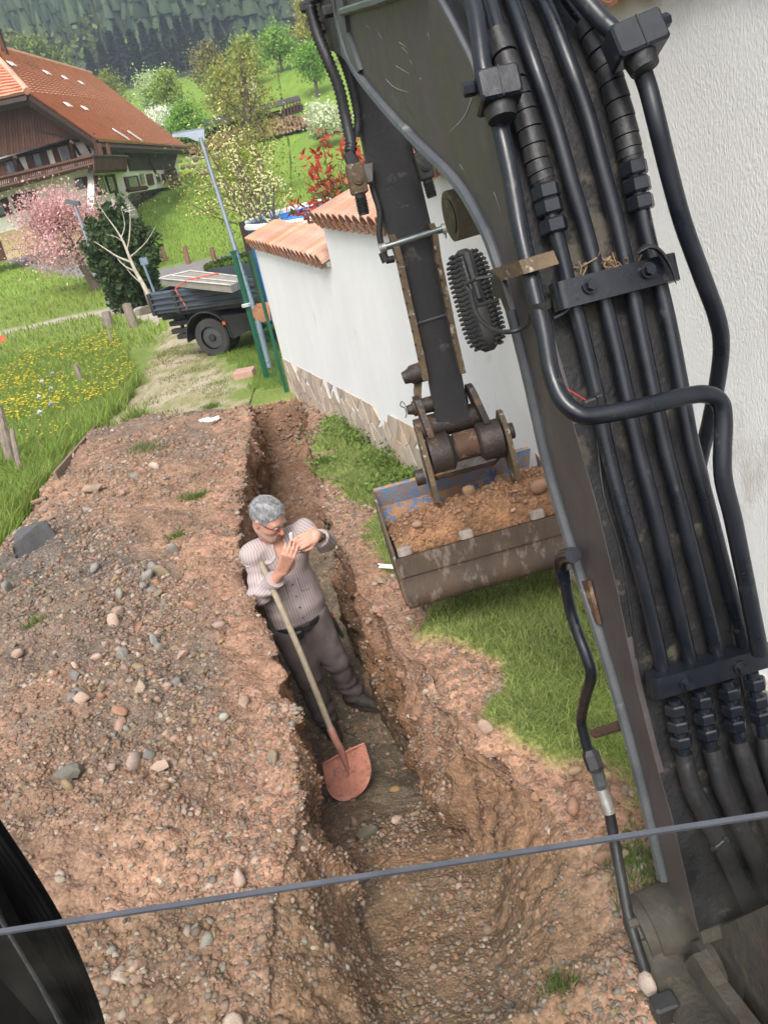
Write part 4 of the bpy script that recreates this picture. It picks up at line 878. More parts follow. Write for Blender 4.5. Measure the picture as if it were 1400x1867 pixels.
# ---------------------------------------------------------------- shrubs and trees in the middle distance
CH = march(178, 528, zb1); dch = (CH-CAM)@fw; ctop = at(105, 355, dch); tree('cherry_tree', CH, (ctop[2]-CH[2])/.75*.86, 88/FPX*dch, 'flowering cherry tree covered in pink blossom in front of the farmhouse', (.88, .55, .56), (.74, .40, .42), 11500, .05, r0=.15, seed=5, clump=.30, lean=(ctop[0]-CH[0], .2), start=.35, up=.25)
EV = march(262, 560, zb1); EG = empty('evergreen_bush', EV, 'tall dark green dense evergreen bush beside the bare pale tree', 'bush')
n = 14000; q = rng.normal(size=(n, 3)); q /= np.linalg.norm(q, axis=1)[:, None]; d_ = (EV-CAM)@fw; hh_ = 172/FPX*d_; rad = (.6+.4*rng.random((n, 1))**.5)*(1+.5*fbm(q*3.2, 3, 9)[:, None])
P = EV+np.array([-.1, 0, hh_*.47])+q*rad*np.array([hh_*.30, hh_*.30, hh_*.50]); leaves('foliage', P, .075, (.045, .08, .03), (.11, .16, .06), EG, 7); m = MB(); m.tube([EV, EV+np.array([0, 0, hh_*.6])], [.12, .05], 7); obj('stem', m, M_bark, EG)
def at_d(a, b, d): return at(a, b, d)
db = (march(281, 562, zb1)-CAM)@fw-1.3; BT = at(281, 562, db); BT[2] = zb1(BT[0], BT[1]); BTe = empty('bare_tree', BT, 'small leafless tree with smooth pale branches in front of the dark evergreen bush', 'tree')
tb = [(281, 560, .11), (262, 520, .095), (248, 495, .08), (237, 470, .065), (225, 440, .05), (210, 415, .035), (195, 395, .02), (180, 372, .01)]
bs = [tb, [(240, 478, .05), (215, 468, .04), (195, 455, .03), (172, 440, .015)], [(238, 468, .04), (248, 460, .03), (268, 440, .02), (285, 412, .008)], [(232, 455, .035), (236, 435, .03), (238, 400, .02), (236, 370, .008)], [(248, 495, .04), (228, 485, .03), (214, 470, .02)], [(226, 442, .025), (212, 432, .02), (196, 428, .01)], [(222, 432, .025), (228, 410, .02), (222, 380, .008)], [(262, 520, .03), (240, 500, .02), (225, 480, .01)]]
for k, b in enumerate(bs): m = MB(); s_ = spline([at(u, v_, db+(.25*math.sin(k*2.1)*(i/len(b)))) for i, (u, v_, r) in enumerate(b)], 3); m.tube(s_, np.interp(np.linspace(0, 1, len(s_)), np.linspace(0, 1, len(b)), [x_[2]*.62 for x_ in b]), 7); obj('trunk' if k == 0 else 'branch', m, M_palebark, BTe, smooth=True)
# street lamps
M_galv = mat('galvanised', (.19, .22, .26), (.15, .175, .21), rough=.55, metal=.2, scale=5)
LB = march(492, 672, zb1); dl = (LB-CAM)@fw; SL = empty('street_lamp', LB, 'grey street lamp post with flat arm head standing by the green fence', 'street lamp')
obj('lamp_post', MB().tube([at(492, 672, dl), at(470, 585, dl)], .050, 14), M_galv, SL, smooth=True); obj('lamp_post', MB().tube([at(470, 585, dl), at(366, 252, dl)], [.037, .030], 14), M_galv, SL, smooth=True)
hx = nrm(at(316, 247, dl)-at(372, 240, dl)); m = MB(); c0 = at(369, 240, dl); m.prism([at(372, 236, dl), at(345, 240, dl), at(314, 245, dl), at(315, 250, dl), at(342, 250, dl), at(358, 257, dl), at(374, 256, dl)], np.array([.0, .16, .03])); obj('lamp_head', m, M_galv, SL)
LB = march(205, 565, zb1); d2 = (LB-CAM)@fw; SL2 = empty('street_lamp', LB, 'small distant street lamp in front of the pink cherry tree', 'street lamp')
obj('lamp_post', MB().tube([LB, at(137, 374, d2)], [.06, .045], 8), M_galv, SL2, smooth=True); m = MB(); m.bbox(at(134, 369, d2), (.42, .22, .12), nrm(at(140, 370, d2)-at(128, 368, d2))); obj('lamp_head', m, mat('lamp_grey', (.12, .13, .14), rough=.5), SL2)
# ---------------------------------------------------------------- willow with catkins, young tree, red shrub
WB = aty(505, 470, 13.2); WB[2] = zb1(WB[0], WB[1]); WI = empty('willow_shrub', WB, 'willow shrub of long bare shoots covered in yellow catkins beside the lamp post', 'shrub'); dw = 13.0
mb_, P = MB(), []; rgw = np.random.default_rng(8)
base_w = at(500, 440, dw)
for (tx, ty) in ((352, 225), (385, 182), (372, 262), (350, 300), (395, 235), (410, 262), (425, 300), (405, 320), (440, 240), (455, 270), (462, 300), (355, 350), (370, 375), (350, 390), (388, 340), (480, 285), (495, 260), (430, 345), (500, 320), (470, 340), (515, 340), (410, 370), (445, 365), (535, 350)):
    e = at(tx, ty, dw+rgw.normal()*.5); mid = lerp(base_w, e, .5)+np.array([0, 0, .25])+rgw.normal(size=3)*.12; s_ = spline([base_w+rgw.normal(size=3)*.12, mid, e], 8); mb_.tube(s_, np.linspace(.014, .004, len(s_)), 4, False)
    for t in np.linspace(.3, 1, 26):
        i = t*(len(s_)-1); a = int(min(i, len(s_)-2)); P.append(lerp(s_[a], s_[a+1], i-a)+rgw.normal(size=3)*.045)
obj('shoots', mb_, M_bark, WI, smooth=True); P = np.array(P); cm = MB(); Rm = rot_rand(len(P)); Vc = []; Fc_ = []; V0, F0 = _V*np.array([.014, .014, .038]), _F
Vc = (np.einsum('nij,vj->nvi', Rm, V0)+P[:, None]).reshape(-1, 3)-BASE[WI.name]; Fc_ = (F0[None]+(np.arange(len(P))*len(V0))[:, None, None]).reshape(-1, 3); o = link('catkins', npmesh('catkins', Vc, Fc_), mat('catkin', (.66, .60, .26), (.5, .48, .18), rough=.8), WI); o['kind'] = 'stuff'
YT = aty(470, 400, 30); YT = onterr(478, 30); tree('hawthorn_tree', YT, 4.6, 1.9, 'wide loose yellow green budding tree behind the catkin willow', (.30, .31, .06), (.40, .42, .10), 5500, .055, seed=77, clump=.30, start=.15)
YT = onterr(488, 48); tree('slender_tree', YT, 9.5, 2.2, 'tall slender tree in young leaf rising above the black shed roof', (.34, .30, .08), (.46, .45, .13), 2500, .09, seed=78, clump=.34, start=.25)
RB = aty(600, 420, 10.0); RB[2] = 1.0; dr = 9.6; RS_ = empty('photinia_shrub', (RB[0]+.1, RB[1], 0), 'photinia shrub with bright red young leaves above the wall coping', 'shrub')
P, mb_ = [], MB(); rgr = np.random.default_rng(4); b0 = at(625, 440, dr)
G1 = []
for (tx, ty) in ((590, 270), (568, 300), (602, 310), (575, 340), (600, 345), (625, 330), (640, 345), (620, 370), (590, 370), (545, 385), (583, 392), (628, 270), (650, 265), (655, 300), (612, 385), (640, 380), (568, 385), (663, 350), (645, 320)):
    e = at(tx, ty, dr+rgr.normal()*.25); mb_.tube(spline([b0, lerp(b0, e, .5)+rgr.normal(size=3)*.05, e], 4), .006, 4, False); k_ = 34
    P.append(e+rgr.normal(size=(k_, 3))*np.array([.07, .07, .09])); G1.append(lerp(b0, e, .6)+rgr.normal(size=(26, 3))*.12)
obj('stems', mb_, M_bark, RS_); leaves('red_leaves', np.vstack(P), .062, (.50, .055, .04), (.62, .12, .08), RS_, 2, .28); leaves('green_leaves', np.vstack(G1), .05, (.08, .14, .03), (.22, .28, .10), RS_, 3, .45)
# loose shrubs along the drive to the house
FBp = onterr(262, 42); FB = empty('garden_fence', FBp, 'weathered picket fence with grey shrubs curving up to the farmhouse', 'fence')
cv = spline([march(235, 400, zb1), march(252, 376, zb1), march(272, 360, zb1), march(296, 349, zb1), march(318, 343, zb1)], 6)
for p in cv: m = MB(); m.box(p+np.array([0, 0, .2]), (.07, .04, 1.0)); obj('picket', m, M_post, FB)
obj('rail', MB().tube([p+np.array([0, 0, .6]) for p in cv], .04, 4), M_post, FB)
P = np.vstack([p+rng.normal(size=(260, 3))*np.array([.35, .4, .3])+np.array([-.5, 0, .25]) for p in cv]); o = leaves('border_shrubs', P, .11, (.16, .17, .10), (.10, .15, .05), None, 5); tag(o, 'grey green shrubs growing along the picket fence by the farmhouse', 'shrubs', kind='stuff')
# ================================================================ EXCAVATOR
PS, TH = math.radians(7.5), math.radians(3.0)
ML = np.array([math.cos(PS)*math.cos(TH), math.sin(PS)*math.cos(TH), math.sin(TH)]); MF = np.array([-math.sin(PS), math.cos(PS), 0]); MU = np.cross(ML, MF)
KS = .92
def BP(px, py, l): v = ray(px, py); return CAM+v*(KS*l/(v@ML))
LB0, BW_ = .674, .30*KS
M_blk = mat('black_paint', (.018, .019, .022), (.030, .028, .026), rough=.42, rough2=.62, scale=9, c3=(.10, .085, .06), t3=.66, s3=5, bump=.12, bscale=60)
M_boom = mat('boom_paint', (.056, .047, .049), (.082, .070, .068), rough=.42, rough2=.65, scale=4, c3=(.088, .078, .073), t3=.60, s3=2.6, bump=.15, bscale=40, stretch=(1, 1, .6))
M_boomr = mat('boom_dirty_black', (.005, .005, .006), (.013, .012, .012), rough=.55, rough2=.8, scale=14, c3=(.07, .06, .045), t3=.60, s3=7, bump=.3, bscale=90)
M_pipe = mat('pipe_black', (.006, .008, .012), (.012, .014, .019), rough=.24, rough2=.42, scale=7, c3=(.055, .052, .048), t3=.66, s3=18, spec=.45, bump=.06, bscale=50)
M_rub = mat('rubber', (.010, .010, .011), (.019, .018, .018), rough=.5, scale=20, c3=(.055, .050, .042), t3=.66, s3=8, bump=.2, bscale=80)
M_edge = mat('worn_edge', (.060, .066, .075), (.10, .105, .11), rough=.5, scale=6, c3=(.22, .22, .21), t3=.64, s3=9, bump=.2)
M_rust = mat('rusty_steel', (.10, .050, .026), (.055, .034, .024), rough=.8, scale=10, c3=(.24, .17, .10), t3=.6, s3=9, bump=.5, bscale=60)
M_rustp = mat('flaking_bracket', (.13, .085, .045), (.07, .05, .03), rough=.8, scale=16, c3=(.34, .30, .24), t3=.60, s3=16, bump=.5, bscale=80)
M_grease = mat('greasy_steel', (.045, .030, .024), (.020, .016, .014), rough=.38, rough2=.7, scale=16, c3=(.13, .07, .04), t3=.6, s3=8, bump=.4, bscale=90)
M_grip = mat('matt_black_rubber', (.003, .003, .003), (.008, .007, .006), rough=.7, scale=20, spec=.06, stretch=(1, 1, .3))
M_steel = mat('bare_steel', (.22, .24, .24), (.13, .15, .15), rough=.35, metal=.7, scale=12)
M_zinc = mat('zinc_steel', (.42, .41, .38), (.25, .24, .22), rough=.45, metal=.6, scale=20)
M_base = mat('muddy_frame', (.075, .062, .046), (.040, .034, .027), rough=.8, scale=9, c3=(.105, .082, .048), t3=.62, s3=14, bump=.5, bscale=50)
EX = empty('excavator', CAM+MF*1.3+ML*.8+np.array([0, 0, -2.1]), 'black and grubby excavator with curved boom, hydraulic pipes and a full ditching bucket', 'excavator')
rearL = [(700, -160), (760, -60), (798, 0), (830, 60), (862, 127), (893, 230), (925, 345), (958, 470), (994, 600), (1044, 774), (1086, 920), (1125, 1080), (1159, 1249), (1192, 1380), (1226, 1500), (1272, 1700)]
frontL = [(1212, 1600), (1165, 1400), (1110, 1200), (1050, 1010), (1003, 850), (965, 680), (935, 560), (910, 475), (884, 410), (835, 330), (765, 260), (700, 190), (646, 118), (622, 40), (616, -10)]
RL = [BP(a, b, LB0) for a, b in rearL]; FL = [BP(a, b, LB0) for a, b in frontL]
tipL = [FL[-1]+MU*.10-MF*.02, FL[-1]+MU*.28-MF*.35]
def strip(P, w0, w1, th, nrmf=None):
    """curved plate: polyline P swept along ML from w0 to w1 with thickness th along -normal"""
    m = MB(); n = len(P); vs = []
    for i in range(n):
        t = nrm(P[min(i+1, n-1)]-P[max(i-1, 0)]); nn_ = np.cross(t, ML)
        for (w_, o_) in ((w0, 0), (w1, 0), (w1, -th), (w0, -th)): vs.append(P[i]+ML*w_+nn_*o_)
    fs = [(0, 1, 2, 3), tuple(4*(n-1)+k for k in (3, 2, 1, 0))]
    for i in range(n-1):
        for k in range(4): fs.append((4*i+k, 4*i+4+k, 4*i+4+(k+1) % 4, 4*i+(k+1) % 4))
    m.add(vs, fs); return m
out = RL+FL+tipL
m = MB(); m.prism(out, ML*.014); obj('boom_side_plate', m, M_boom, EX)
m = MB(); m.prism([p+ML*(BW_-.014) for p in out], ML*.014); obj('boom_side_plate', m, M_boom, EX)
RLs = spline(RL, 4)
obj('boom_back_plate', strip([p+0 for p in RLs], .002, BW_-.002, .012), M_boomr, EX, smooth=True)
obj('boom_front_plate', strip(spline(FL, 3)[::-1], .016, BW_-.016, -.012), M_boomr, EX, smooth=True)
fl_ = spline(FL, 5)
m = MB(); m.tube([p+ML*-.004 for p in fl_], .017, 8, True, 1.0); ob = obj('edge_weld', m, M_edge, EX, smooth=True)
m = MB(); m.tube([p+ML*.006 for p in RLs[:20]], .008, 6); obj('edge_weld', m, M_edge, EX, smooth=True)
m = MB(); m.tube([BP(622, 22, .66), BP(690, 2, .66), BP(770, -30, .66)], .012, 6); obj('edge_weld', m, mat('green_grey_edge', (.10, .13, .11), rough=.6), EX)
M_scr = mat('scratched_metal', (.42, .41, .40), (.25, .24, .23), rough=.6, scale=60)
for sc_ in ([(668, 46), (674, 52)], [(728, 78), (738, 84), (741, 92)], [(733, 86), (744, 98)], [(748, 110), (751, 118)], [(722, 120), (735, 128), (746, 134)], [(765, 142), (768, 146)], [(704, 145), (716, 157), (730, 164), (745, 168)], [(859, 180), (850, 205), (838, 222), (818, 241)], [(900, 350), (908, 372), (913, 392)], [(690, 60), (697, 71)], [(780, 60), (783, 74)], [(838, 300), (846, 312)]):
    m = MB(); q = spline([BP(a, b, LB0-.0015/KS) for a, b in sc_], 4); m.tube(q, np.linspace(.0016, .0005, len(q)), 4, True, .4, ref=ML); obj('paint_scratch', m, M_scr, EX)
# ruled surface offset from the boom back: picture ray -> point
def RS(px, py, off=.03):
    v = ray(px, py); best = None
    P = RLs+[RLs[-1]+(RLs[-1]-RLs[-2])*k for k in (4, 12)]
    for i in range(len(P)-1):
        t = nrm(P[i+1]-P[i]); nn_ = np.cross(ML, t); nn_ = nn_ if nn_@(CAM-P[i]) > 0 else -nn_
        a = P[i]+nn_*off; den = v@nn_
        if abs(den) < 1e-6: continue
        q = CAM+v*(((a-CAM)@nn_)/den); s_ = (q-P[i])@t/np.linalg.norm(P[i+1]-P[i])
        e = 0 if 0 <= s_ <= 1 else min(abs(s_), abs(s_-1))
        if best is None or e < best[0]: best = (e, q)
    return best[1]
def pipe(nm, pts, r, m_=None, off=.032, n=12, k=5, rs=None, parent=None):
    P = spline([RS(a, b, off) for a, b in pts], k); m = MB(); m.tube(P, r if rs is None else np.interp(np.linspace(0, 1, len(P)), np.linspace(0, 1, len(rs)), rs), n); return obj(nm, m, m_ or M_pipe, parent or EX, smooth=True)
p2_ = [(932, 0), (971, 112), (1010, 225), (1042, 337), (1065, 412), (1088, 500), (1114, 600), (1137, 700), (1160, 809), (1192, 931), (1225, 1070), (1258, 1206)]
p3_ = [(990, 0), (1035, 112), (1069, 206), (1095, 300), (1121, 394), (1143, 490), (1166, 600), (1187, 700), (1210, 809), (1242, 931), (1275, 1060), (1308, 1192)]
pB = [(892, 0), (922, 112), (941, 165), (960, 212), (973, 262), (986, 316), (1001, 378), (1010, 415), (1024, 468), (1035, 517), (1058, 600), (1086, 715), (1104, 809), (1134, 931), (1170, 1060), (1207, 1219)]
pE = [(1039, 0), (1080, 56), (1099, 105), (1121, 169), (1140, 244), (1149, 290), (1160, 340), (1170, 385), (1182, 440), (1200, 510), (1221, 600), (1240, 700), (1260, 809), (1292, 931), (1325, 1060), (1357, 1178)]
for q, top in ((p2_, (895, -90)), (p3_, (935, -90)), (pB, (850, -90)), (pE, (980, -90))): pipe('hydraulic_pipe', [top]+q, .0172)
def nut(c, ax, r, h, m_=M_pipe, parent=None, nm='hex_nut'):
    m = MB(); ax = nrm(ax); m.tube([c-ax*h/2, c-ax*h*.36, c+ax*h*.36, c+ax*h/2], [r*.86, r, r, r*.86], 6); return obj(nm, m, m_, parent or EX)
def nuts(L, r, off=.032, m_=M_pipe, h=.032):
    for i, (a, b) in enumerate(L):
        j = L[min(i+1, len(L)-1)]; k_ = L[max(i-1, 0)]; nut(RS(a, b, off), RS(*j, off)-RS(*k_, off), r, h, m_)
nuts([(995, 350), (1001, 378), (1009, 412)], .030); nuts([(1155, 307), (1161, 338), (1167, 370)], .030)
# spiral sleeves
def sleeve(L, r, n):
    P = spline([RS(a, b, .032) for a, b in L], 8); T_ = len(P)-1
    for i in range(n):
        a, b = i/n*T_, (i+.93)/n*T_; q = [lerp(P[int(x_)], P[min(int(x_)+1, T_)], x_-int(x_)) for x_ in (a, (a+b)/2, b)]; m = MB(); m.tube(q, [r*.97, r, r*1.03], 14); obj('sleeve_ring', m, M_rub, EX, smooth=True)
sleeve([(905, 60), (935, 145), (952, 195), (968, 250), (980, 300), (990, 330)], .0265, 9); sleeve([(1068, 40), (1092, 90), (1112, 140), (1130, 200), (1143, 255), (1150, 288)], .0265, 9)
for c in ((990, 330), (1151, 290)): P = RS(*c, .032); m = MB(); m.sph(P, .026, 12, 8); obj('sleeve_end', m, M_rub, EX, smooth=True)
# clamps across the pipes
def clamp(a, b, h, bolts, th=.05, off=.045):
    A, B_ = RS(*a, off), RS(*b, off); X = nrm(B_-A); c = (A+B_)/2; t = RS(a[0]+6, a[1]+40, off)-A; t = nrm(t-X*(t@X)); Z = np.cross(X, t); Z = Z if Z@(CAM-c) > 0 else -Z
    L_ = np.linalg.norm(B_-A); m = MB(); n = 8; prof_ = []
    for s_ in (1, -1):
        for k in range(n+1): an = -math.pi/2+math.pi*k/n; prof_.append(c+X*s_*(L_/2-th/2+math.cos(an)*th/2)+Z*math.sin(an)*s_*th/2)
    P = [p-t*h/2 for p in prof_]; m.prism(P, t*h); o = obj('pipe_clamp', m, M_pipe, EX, smooth=True, ang=30)
    for q in bolts:
        d = RS(*q, off+th/2+.004); m = MB(); m.tube([d-Z*.006, d+Z*.004], .017, 14); obj('washer', m, M_pipe, o); m = MB(); m.tube([d, d+Z*.016], [.0125, .0115], 6); obj('bolt', m, M_pipe, o)
    return o
clamp((1006, 545), (1232, 487), .058, [(1075, 521), (1181, 493)]); clamp((1180, 1252), (1400, 1188), .052, [(1251, 1246), (1349, 1217)])
m = MB(); P = [RS(1168, 462, .10), RS(1195, 448, .115), RS(1222, 462, .115), RS(1238, 490, .11), RS(1238, 518, .10)]; m = strip(spline(P, 4), -.004, .02, .006); 
a_ = [RS(1160+8*k, y_, .09) for k, y_ in enumerate((462, 455, 450, 449, 451, 456, 464, 476, 492, 518))]; m = MB(); m.tube(a_, [.004, .010, .014, .016, .017, .017, .016, .014, .011, .003], 8, True, .3, ref=MU); obj('rubber_flap', m, M_rub, EX, smooth=True)
# debris caught above the clamp
rgd = np.random.default_rng(2); m = MB()
for i in range(90): q = RS(1095+70*rgd.random()-(rgd.random() < .4)*40, 480+12*rgd.random(), .01+.03*rgd.random()); m.tube([q, q+rgd.normal(size=3)*.016], .0018, 3)
o = obj('caught_leaf_litter', m, mat('dry_litter', (.26, .18, .10), (.14, .09, .05), rough=.9, scale=40), EX); o['kind'] = 'stuff'
# outer pipe loops
def dpipe(nm, pts, r, m_=None, k=6, n=14, parent=None): P = spline([at(a, b, d*KS) if d > 1.5 else BP(a, b, d) for a, b, d in pts], k); m = MB(); m.tube(P, r, n); return obj(nm, m, m_ or M_pipe, parent or EX, smooth=True)
dpipe('outer_pipe', [(800, -100, 1.78), (858, 0, 1.73), (872, 60, 1.71), (881, 127, 1.70), (897, 180, 1.70), (909, 225, 1.70), (930, 318, 1.70), (950, 431, 1.70), (976, 543, 1.70), (990, 600, 1.70), (1003, 675, 1.70), (1022, 725, 1.69), (1050, 752, 1.68), (1080, 758, 1.68), (1160, 744, 1.69), (1246, 723, 1.71), (1285, 719, 1.72), (1310, 731, 1.73), (1318, 765, 1.74), (1317, 864, 1.76), (1336, 948, 1.79), (1357, 1052, 1.83), (1385, 1192, 1.88)], .0188, k=7)
dpipe('outer_pipe', [(960, -120, 1.72), (1080, 19, 1.70), (1112, 52, 1.69), (1150, 90, 1.69), (1177, 150, 1.70), (1197, 225, 1.71), (1220, 319, 1.75), (1246, 412, 1.79), (1280, 506, 1.84), (1306, 578, 1.89), (1314, 628, 1.94), (1308, 690, 2.00), (1293, 767, 2.08), (1278, 830, 2.14), (1265, 900, 2.2)], .0192, k=7)
def block(c, u, w, d, sz, bolt=None):
    """pipe block: u = pixel offset along the pipe"""
    d *= KS; C0 = at(*c, d); t = nrm(at(c[0]+u[0], c[1]+u[1], d)-C0); X = nrm(at(c[0]+w[0], c[1]+w[1], d)-C0); X = nrm(X-t*(X@t)); Z = np.cross(X, t); Z = Z if Z@(CAM-C0) > 0 else -Z
    m = MB(); m.bbox(C0+Z*.006, (sz[0], sz[1], sz[2]), X, t, Z, .005); o = obj('pipe_block', m, M_pipe, EX)
    m = MB(); m.box(C0+X*sz[0]*.02+Z*(sz[2]/2+.0065), (.0025, sz[1]*.98, .002), X, t, Z); obj('block_seam', m, M_boomr, o)
    m = MB(); e = C0+t*sz[1]*.5; m.tube([e, e+t*.025], [.033, .029], 16); obj('pipe_collar', m, M_rub, o, smooth=True)
    if bolt is not None: b = C0+X*bolt*sz[0]*.5+t*-.012+Z*.01; nut(b+X*bolt*.012, X, .014, .024, parent=o, nm='bolt')
    return o
block((905, 168), (20, 95), (95, -28), 1.67, (.085, .062, .075), -1); block((1155, 78), (25, 60), (60, -30), 1.66, (.105, .065, .07), 1)
# small lugs, cable ties, cut red wire with plug
P = RS(1075, 735, .06); m = MB(); m.bbox(P, (.03, .022, .018), ML, MU, MF, .003); m.bbox(P+ML*.02, (.014, .03, .022), ML, MU, MF, .002); o = obj('cable_plug', m, M_blk, EX); m = MB(); m.tube(spline([P, RS(1055, 722, .07), RS(1032, 708, .065)], 4), .0016, 5); obj('red_wire', m, mat('red_wire', (.5, .05, .04), rough=.5), EX)
m = MB(); m.tube(spline([RS(1055, 540, .075), RS(1040, 560, .06), RS(1025, 572, .05), RS(1010, 580, .04)], 4), .0025, 5); obj('cable', m, M_steel, EX)
m = MB(); c = at(983, 556, 1.70*KS); m.tube([c-MU*.008, c+MU*.008], .0235, 16); obj('cable_tie', m, M_rub, EX)
m = MB(); m.tube(spline([RS(1085, 770, .004), RS(1100, 900, .004), RS(1130, 1000, .004), RS(1150, 1120, .004), RS(1160, 1200, .004)], 5), .003, 5); obj('thin_cable', m, M_rub, EX)
# hoses below the lower clamp
H1 = [(1228, 1275), (1236, 1323), (1246, 1373), (1257, 1426), (1280, 1476), (1311, 1534), (1338, 1592), (1372, 1661), (1410, 1735), (1460, 1830)]
H2 = [(1274, 1258), (1284, 1307), (1296, 1365), (1311, 1419), (1334, 1476), (1365, 1542), (1403, 1630), (1450, 1730)]
H3 = [(1324, 1240), (1334, 1292), (1345, 1350), (1365, 1411), (1392, 1480), (1430, 1560)]
H4 = [(1370, 1225), (1380, 1277), (1392, 1342), (1410, 1420), (1440, 1500)]
for h, nt_ in ((H1, [(1231, 1292), (1236, 1322), (1241, 1350)]), (H2, [(1279, 1277), (1284, 1307), (1290, 1336)]), (H3, [(1329, 1262), (1334, 1292), (1339, 1320)]), (H4, [(1375, 1245), (1380, 1277), (1386, 1305)])):
    pipe('hydraulic_hose', h[2:], .0235, M_rub, .045, rs=[.021, .0245, .0235, .0235, .0235]); pipe('hose_tail', h[:3], .015, M_pipe, .045); nuts(nt_, .0265, .045, h=.028)
m = MB(); a, b = RS(1300, 1548, .07), RS(1322, 1530, .075); m.tube([a, b], .004, 5); m.sph(b, .008, 6, 5); m.sph(a, .008, 6, 5); obj('hose_clip', m, M_pipe, EX)
# left hanging pipe and hose with bracket
def lp(pts, l=.63): return [BP(a, b, l) for a, b in pts]
m = MB(); m.tube(spline(lp([(1045, 1012), (1028, 1015), (1022, 1030), (1026, 1052)]), 5), [.020]*16, 14); obj('elbow_fitting', m, M_pipe, EX, smooth=True)
m = MB(); m.tube(lp([(1023, 1040), (1029, 1066)]), [.023, .019], 8); obj('hex_nut', m, M_pipe, EX)
m = MB(); m.tube(spline(lp([(1030, 1060), (1039, 1110), (1054, 1157), (1070, 1200), (1077, 1232), (1067, 1270), (1059, 1311), (1064, 1340), (1072, 1370)]), 5), .0155, 12); obj('bent_pipe', m, M_pipe, EX, smooth=True)
m = MB(); m.tube(lp([(1073, 1366), (1076, 1375), (1085, 1400), (1088, 1408)]), [.017, .026, .026, .018], 6); obj('hex_nut', m, M_blk, EX)
m = MB(); m.tube(lp([(1088, 1406), (1094, 1428)]), [.020, .020], 6); m.tube(lp([(1093, 1424), (1096, 1440)]), .016, 10); obj('hex_nut', m, M_steel, EX)
m = MB(); m.tube(lp([(1096, 1438), (1111, 1482)]), .0185, 16); obj('hose_ferrule', m, M_zinc, EX, smooth=True)
m = MB(); m.tube(spline([BP(a, b, l_) for a, b, l_ in ((1110, 1478, .63), (1121, 1540, .615), (1132, 1600, .59), (1145, 1668, .565), (1165, 1738, .55), (1190, 1810, .545), (1203, 1840, .545))], 4), .0165, 12); obj('hydraulic_hose', m, M_rub, EX, smooth=True)
m = MB(); m.tube([BP(1080, 1338, .63), BP(1100, 1332, .645), BP(1138, 1320, .672)], .007, 6, True, 2.0, ref=MU); obj('pipe_bracket', m, M_rust, EX)
m = MB(); m.bbox(BP(1212, 1838, .545), (.07, .05, .075), ML, MF, MU, .006); o = obj('hose_coupling', m, M_blk, EX); nut(BP(1182, 1832, .53), ML, .013, .022, M_blk, o)
m = MB(); m.prism([BP(1052, 1060, .66), BP(1070, 1060, .66), BP(1090, 1140, .66), BP(1068, 1118, .66)], ML*.01); obj('side_lug', m, M_rust, EX)
# lamp with cooling fins
lc = lambda a, b, l=.60: BP(a, b, l)
axis_ = nrm(lc(888, 640)-lc(838, 460)); c0, c1 = lc(842, 455), lc(893, 640); sx_ = nrm(ML-axis_*(ML@axis_)); sz_ = np.cross(sx_, axis_); sz_ = sz_ if sz_@(CAM-c0) > 0 else -sz_
WLn = np.linalg.norm(c1-c0); ww_ = 36/FPX*((c0-CAM)@fw)
m = MB(); q = []
for t in np.linspace(0, 1, 15): k_ = (1-abs(2*t-1)**6)**.5; q.append((c0+(c1-c0)*t, max(.25, k_)))
m.tube([a for a, b in q], [ww_*b*.93 for a, b in q], 14, True, .62, ref=sz_); LMP = obj('work_lamp', m, M_blk, EX, smooth=True)
for i in range(21):
    t = .05+.9*i/20; k_ = max(.35, (1-abs(2*t-1)**6)**.5); c = c0+(c1-c0)*t
    for sgn_ in (-1, 1):
        m = MB(); an = [c+sz_*(ww_*.62*math.sin(u)*k_)+sx_*sgn_*(ww_*(1.08)*math.cos(u)*k_) for u in np.linspace(.05, 1.25, 6)]; m.tube([p+axis_*.004*math.sin(3*j_) for j_, p in enumerate(an)], .0045, 5); obj('cooling_fin', m, M_blk, LMP)
m = MB(); m.tube([c0+sz_*.035+(c1-c0)*.06, c0+sz_*.038+(c1-c0)*.5], [.014, .008], 8); obj('lamp_rib', m, M_blk, LMP)
m = MB(); a, b = lc(950, 488, .655), lc(893, 500, .64); m.prism([lc(893, 492, .60), lc(945, 475, .60), lc(955, 500, .60), lc(915, 512, .60)], ML*.075); obj('lamp_bracket_plate', m, M_rustp, EX)
m = MB(); m.prism([lc(893, 494, .598), lc(913, 512, .598), lc(930, 566, .598), lc(920, 566, .598), lc(912, 545, .598), lc(898, 540, .598)], ML*.012); obj('lamp_bracket', m, M_blk, EX)
m = MB(); m.tube([lc(848, 518, .55), lc(870, 508, .55), lc(898, 503, .585)], .004, 6); m.tube([lc(870, 558, .55), lc(890, 552, .56), lc(908, 548, .59)], .004, 6); m.tube([lc(850, 518, .55), lc(868, 558, .55)], .004, 6); obj('lamp_wire_bracket', m, M_blk, EX, smooth=True)
m = MB(); m.tube(spline([lc(858, 530, .545), lc(866, 565, .53), (lc(880, 588, .53)), lc(905, 603, .54), lc(935, 604, .56), lc(960, 590, .60), lc(968, 565, .63)], 5), .0055, 8); obj('lamp_cable', m, M_rub, EX, smooth=True)
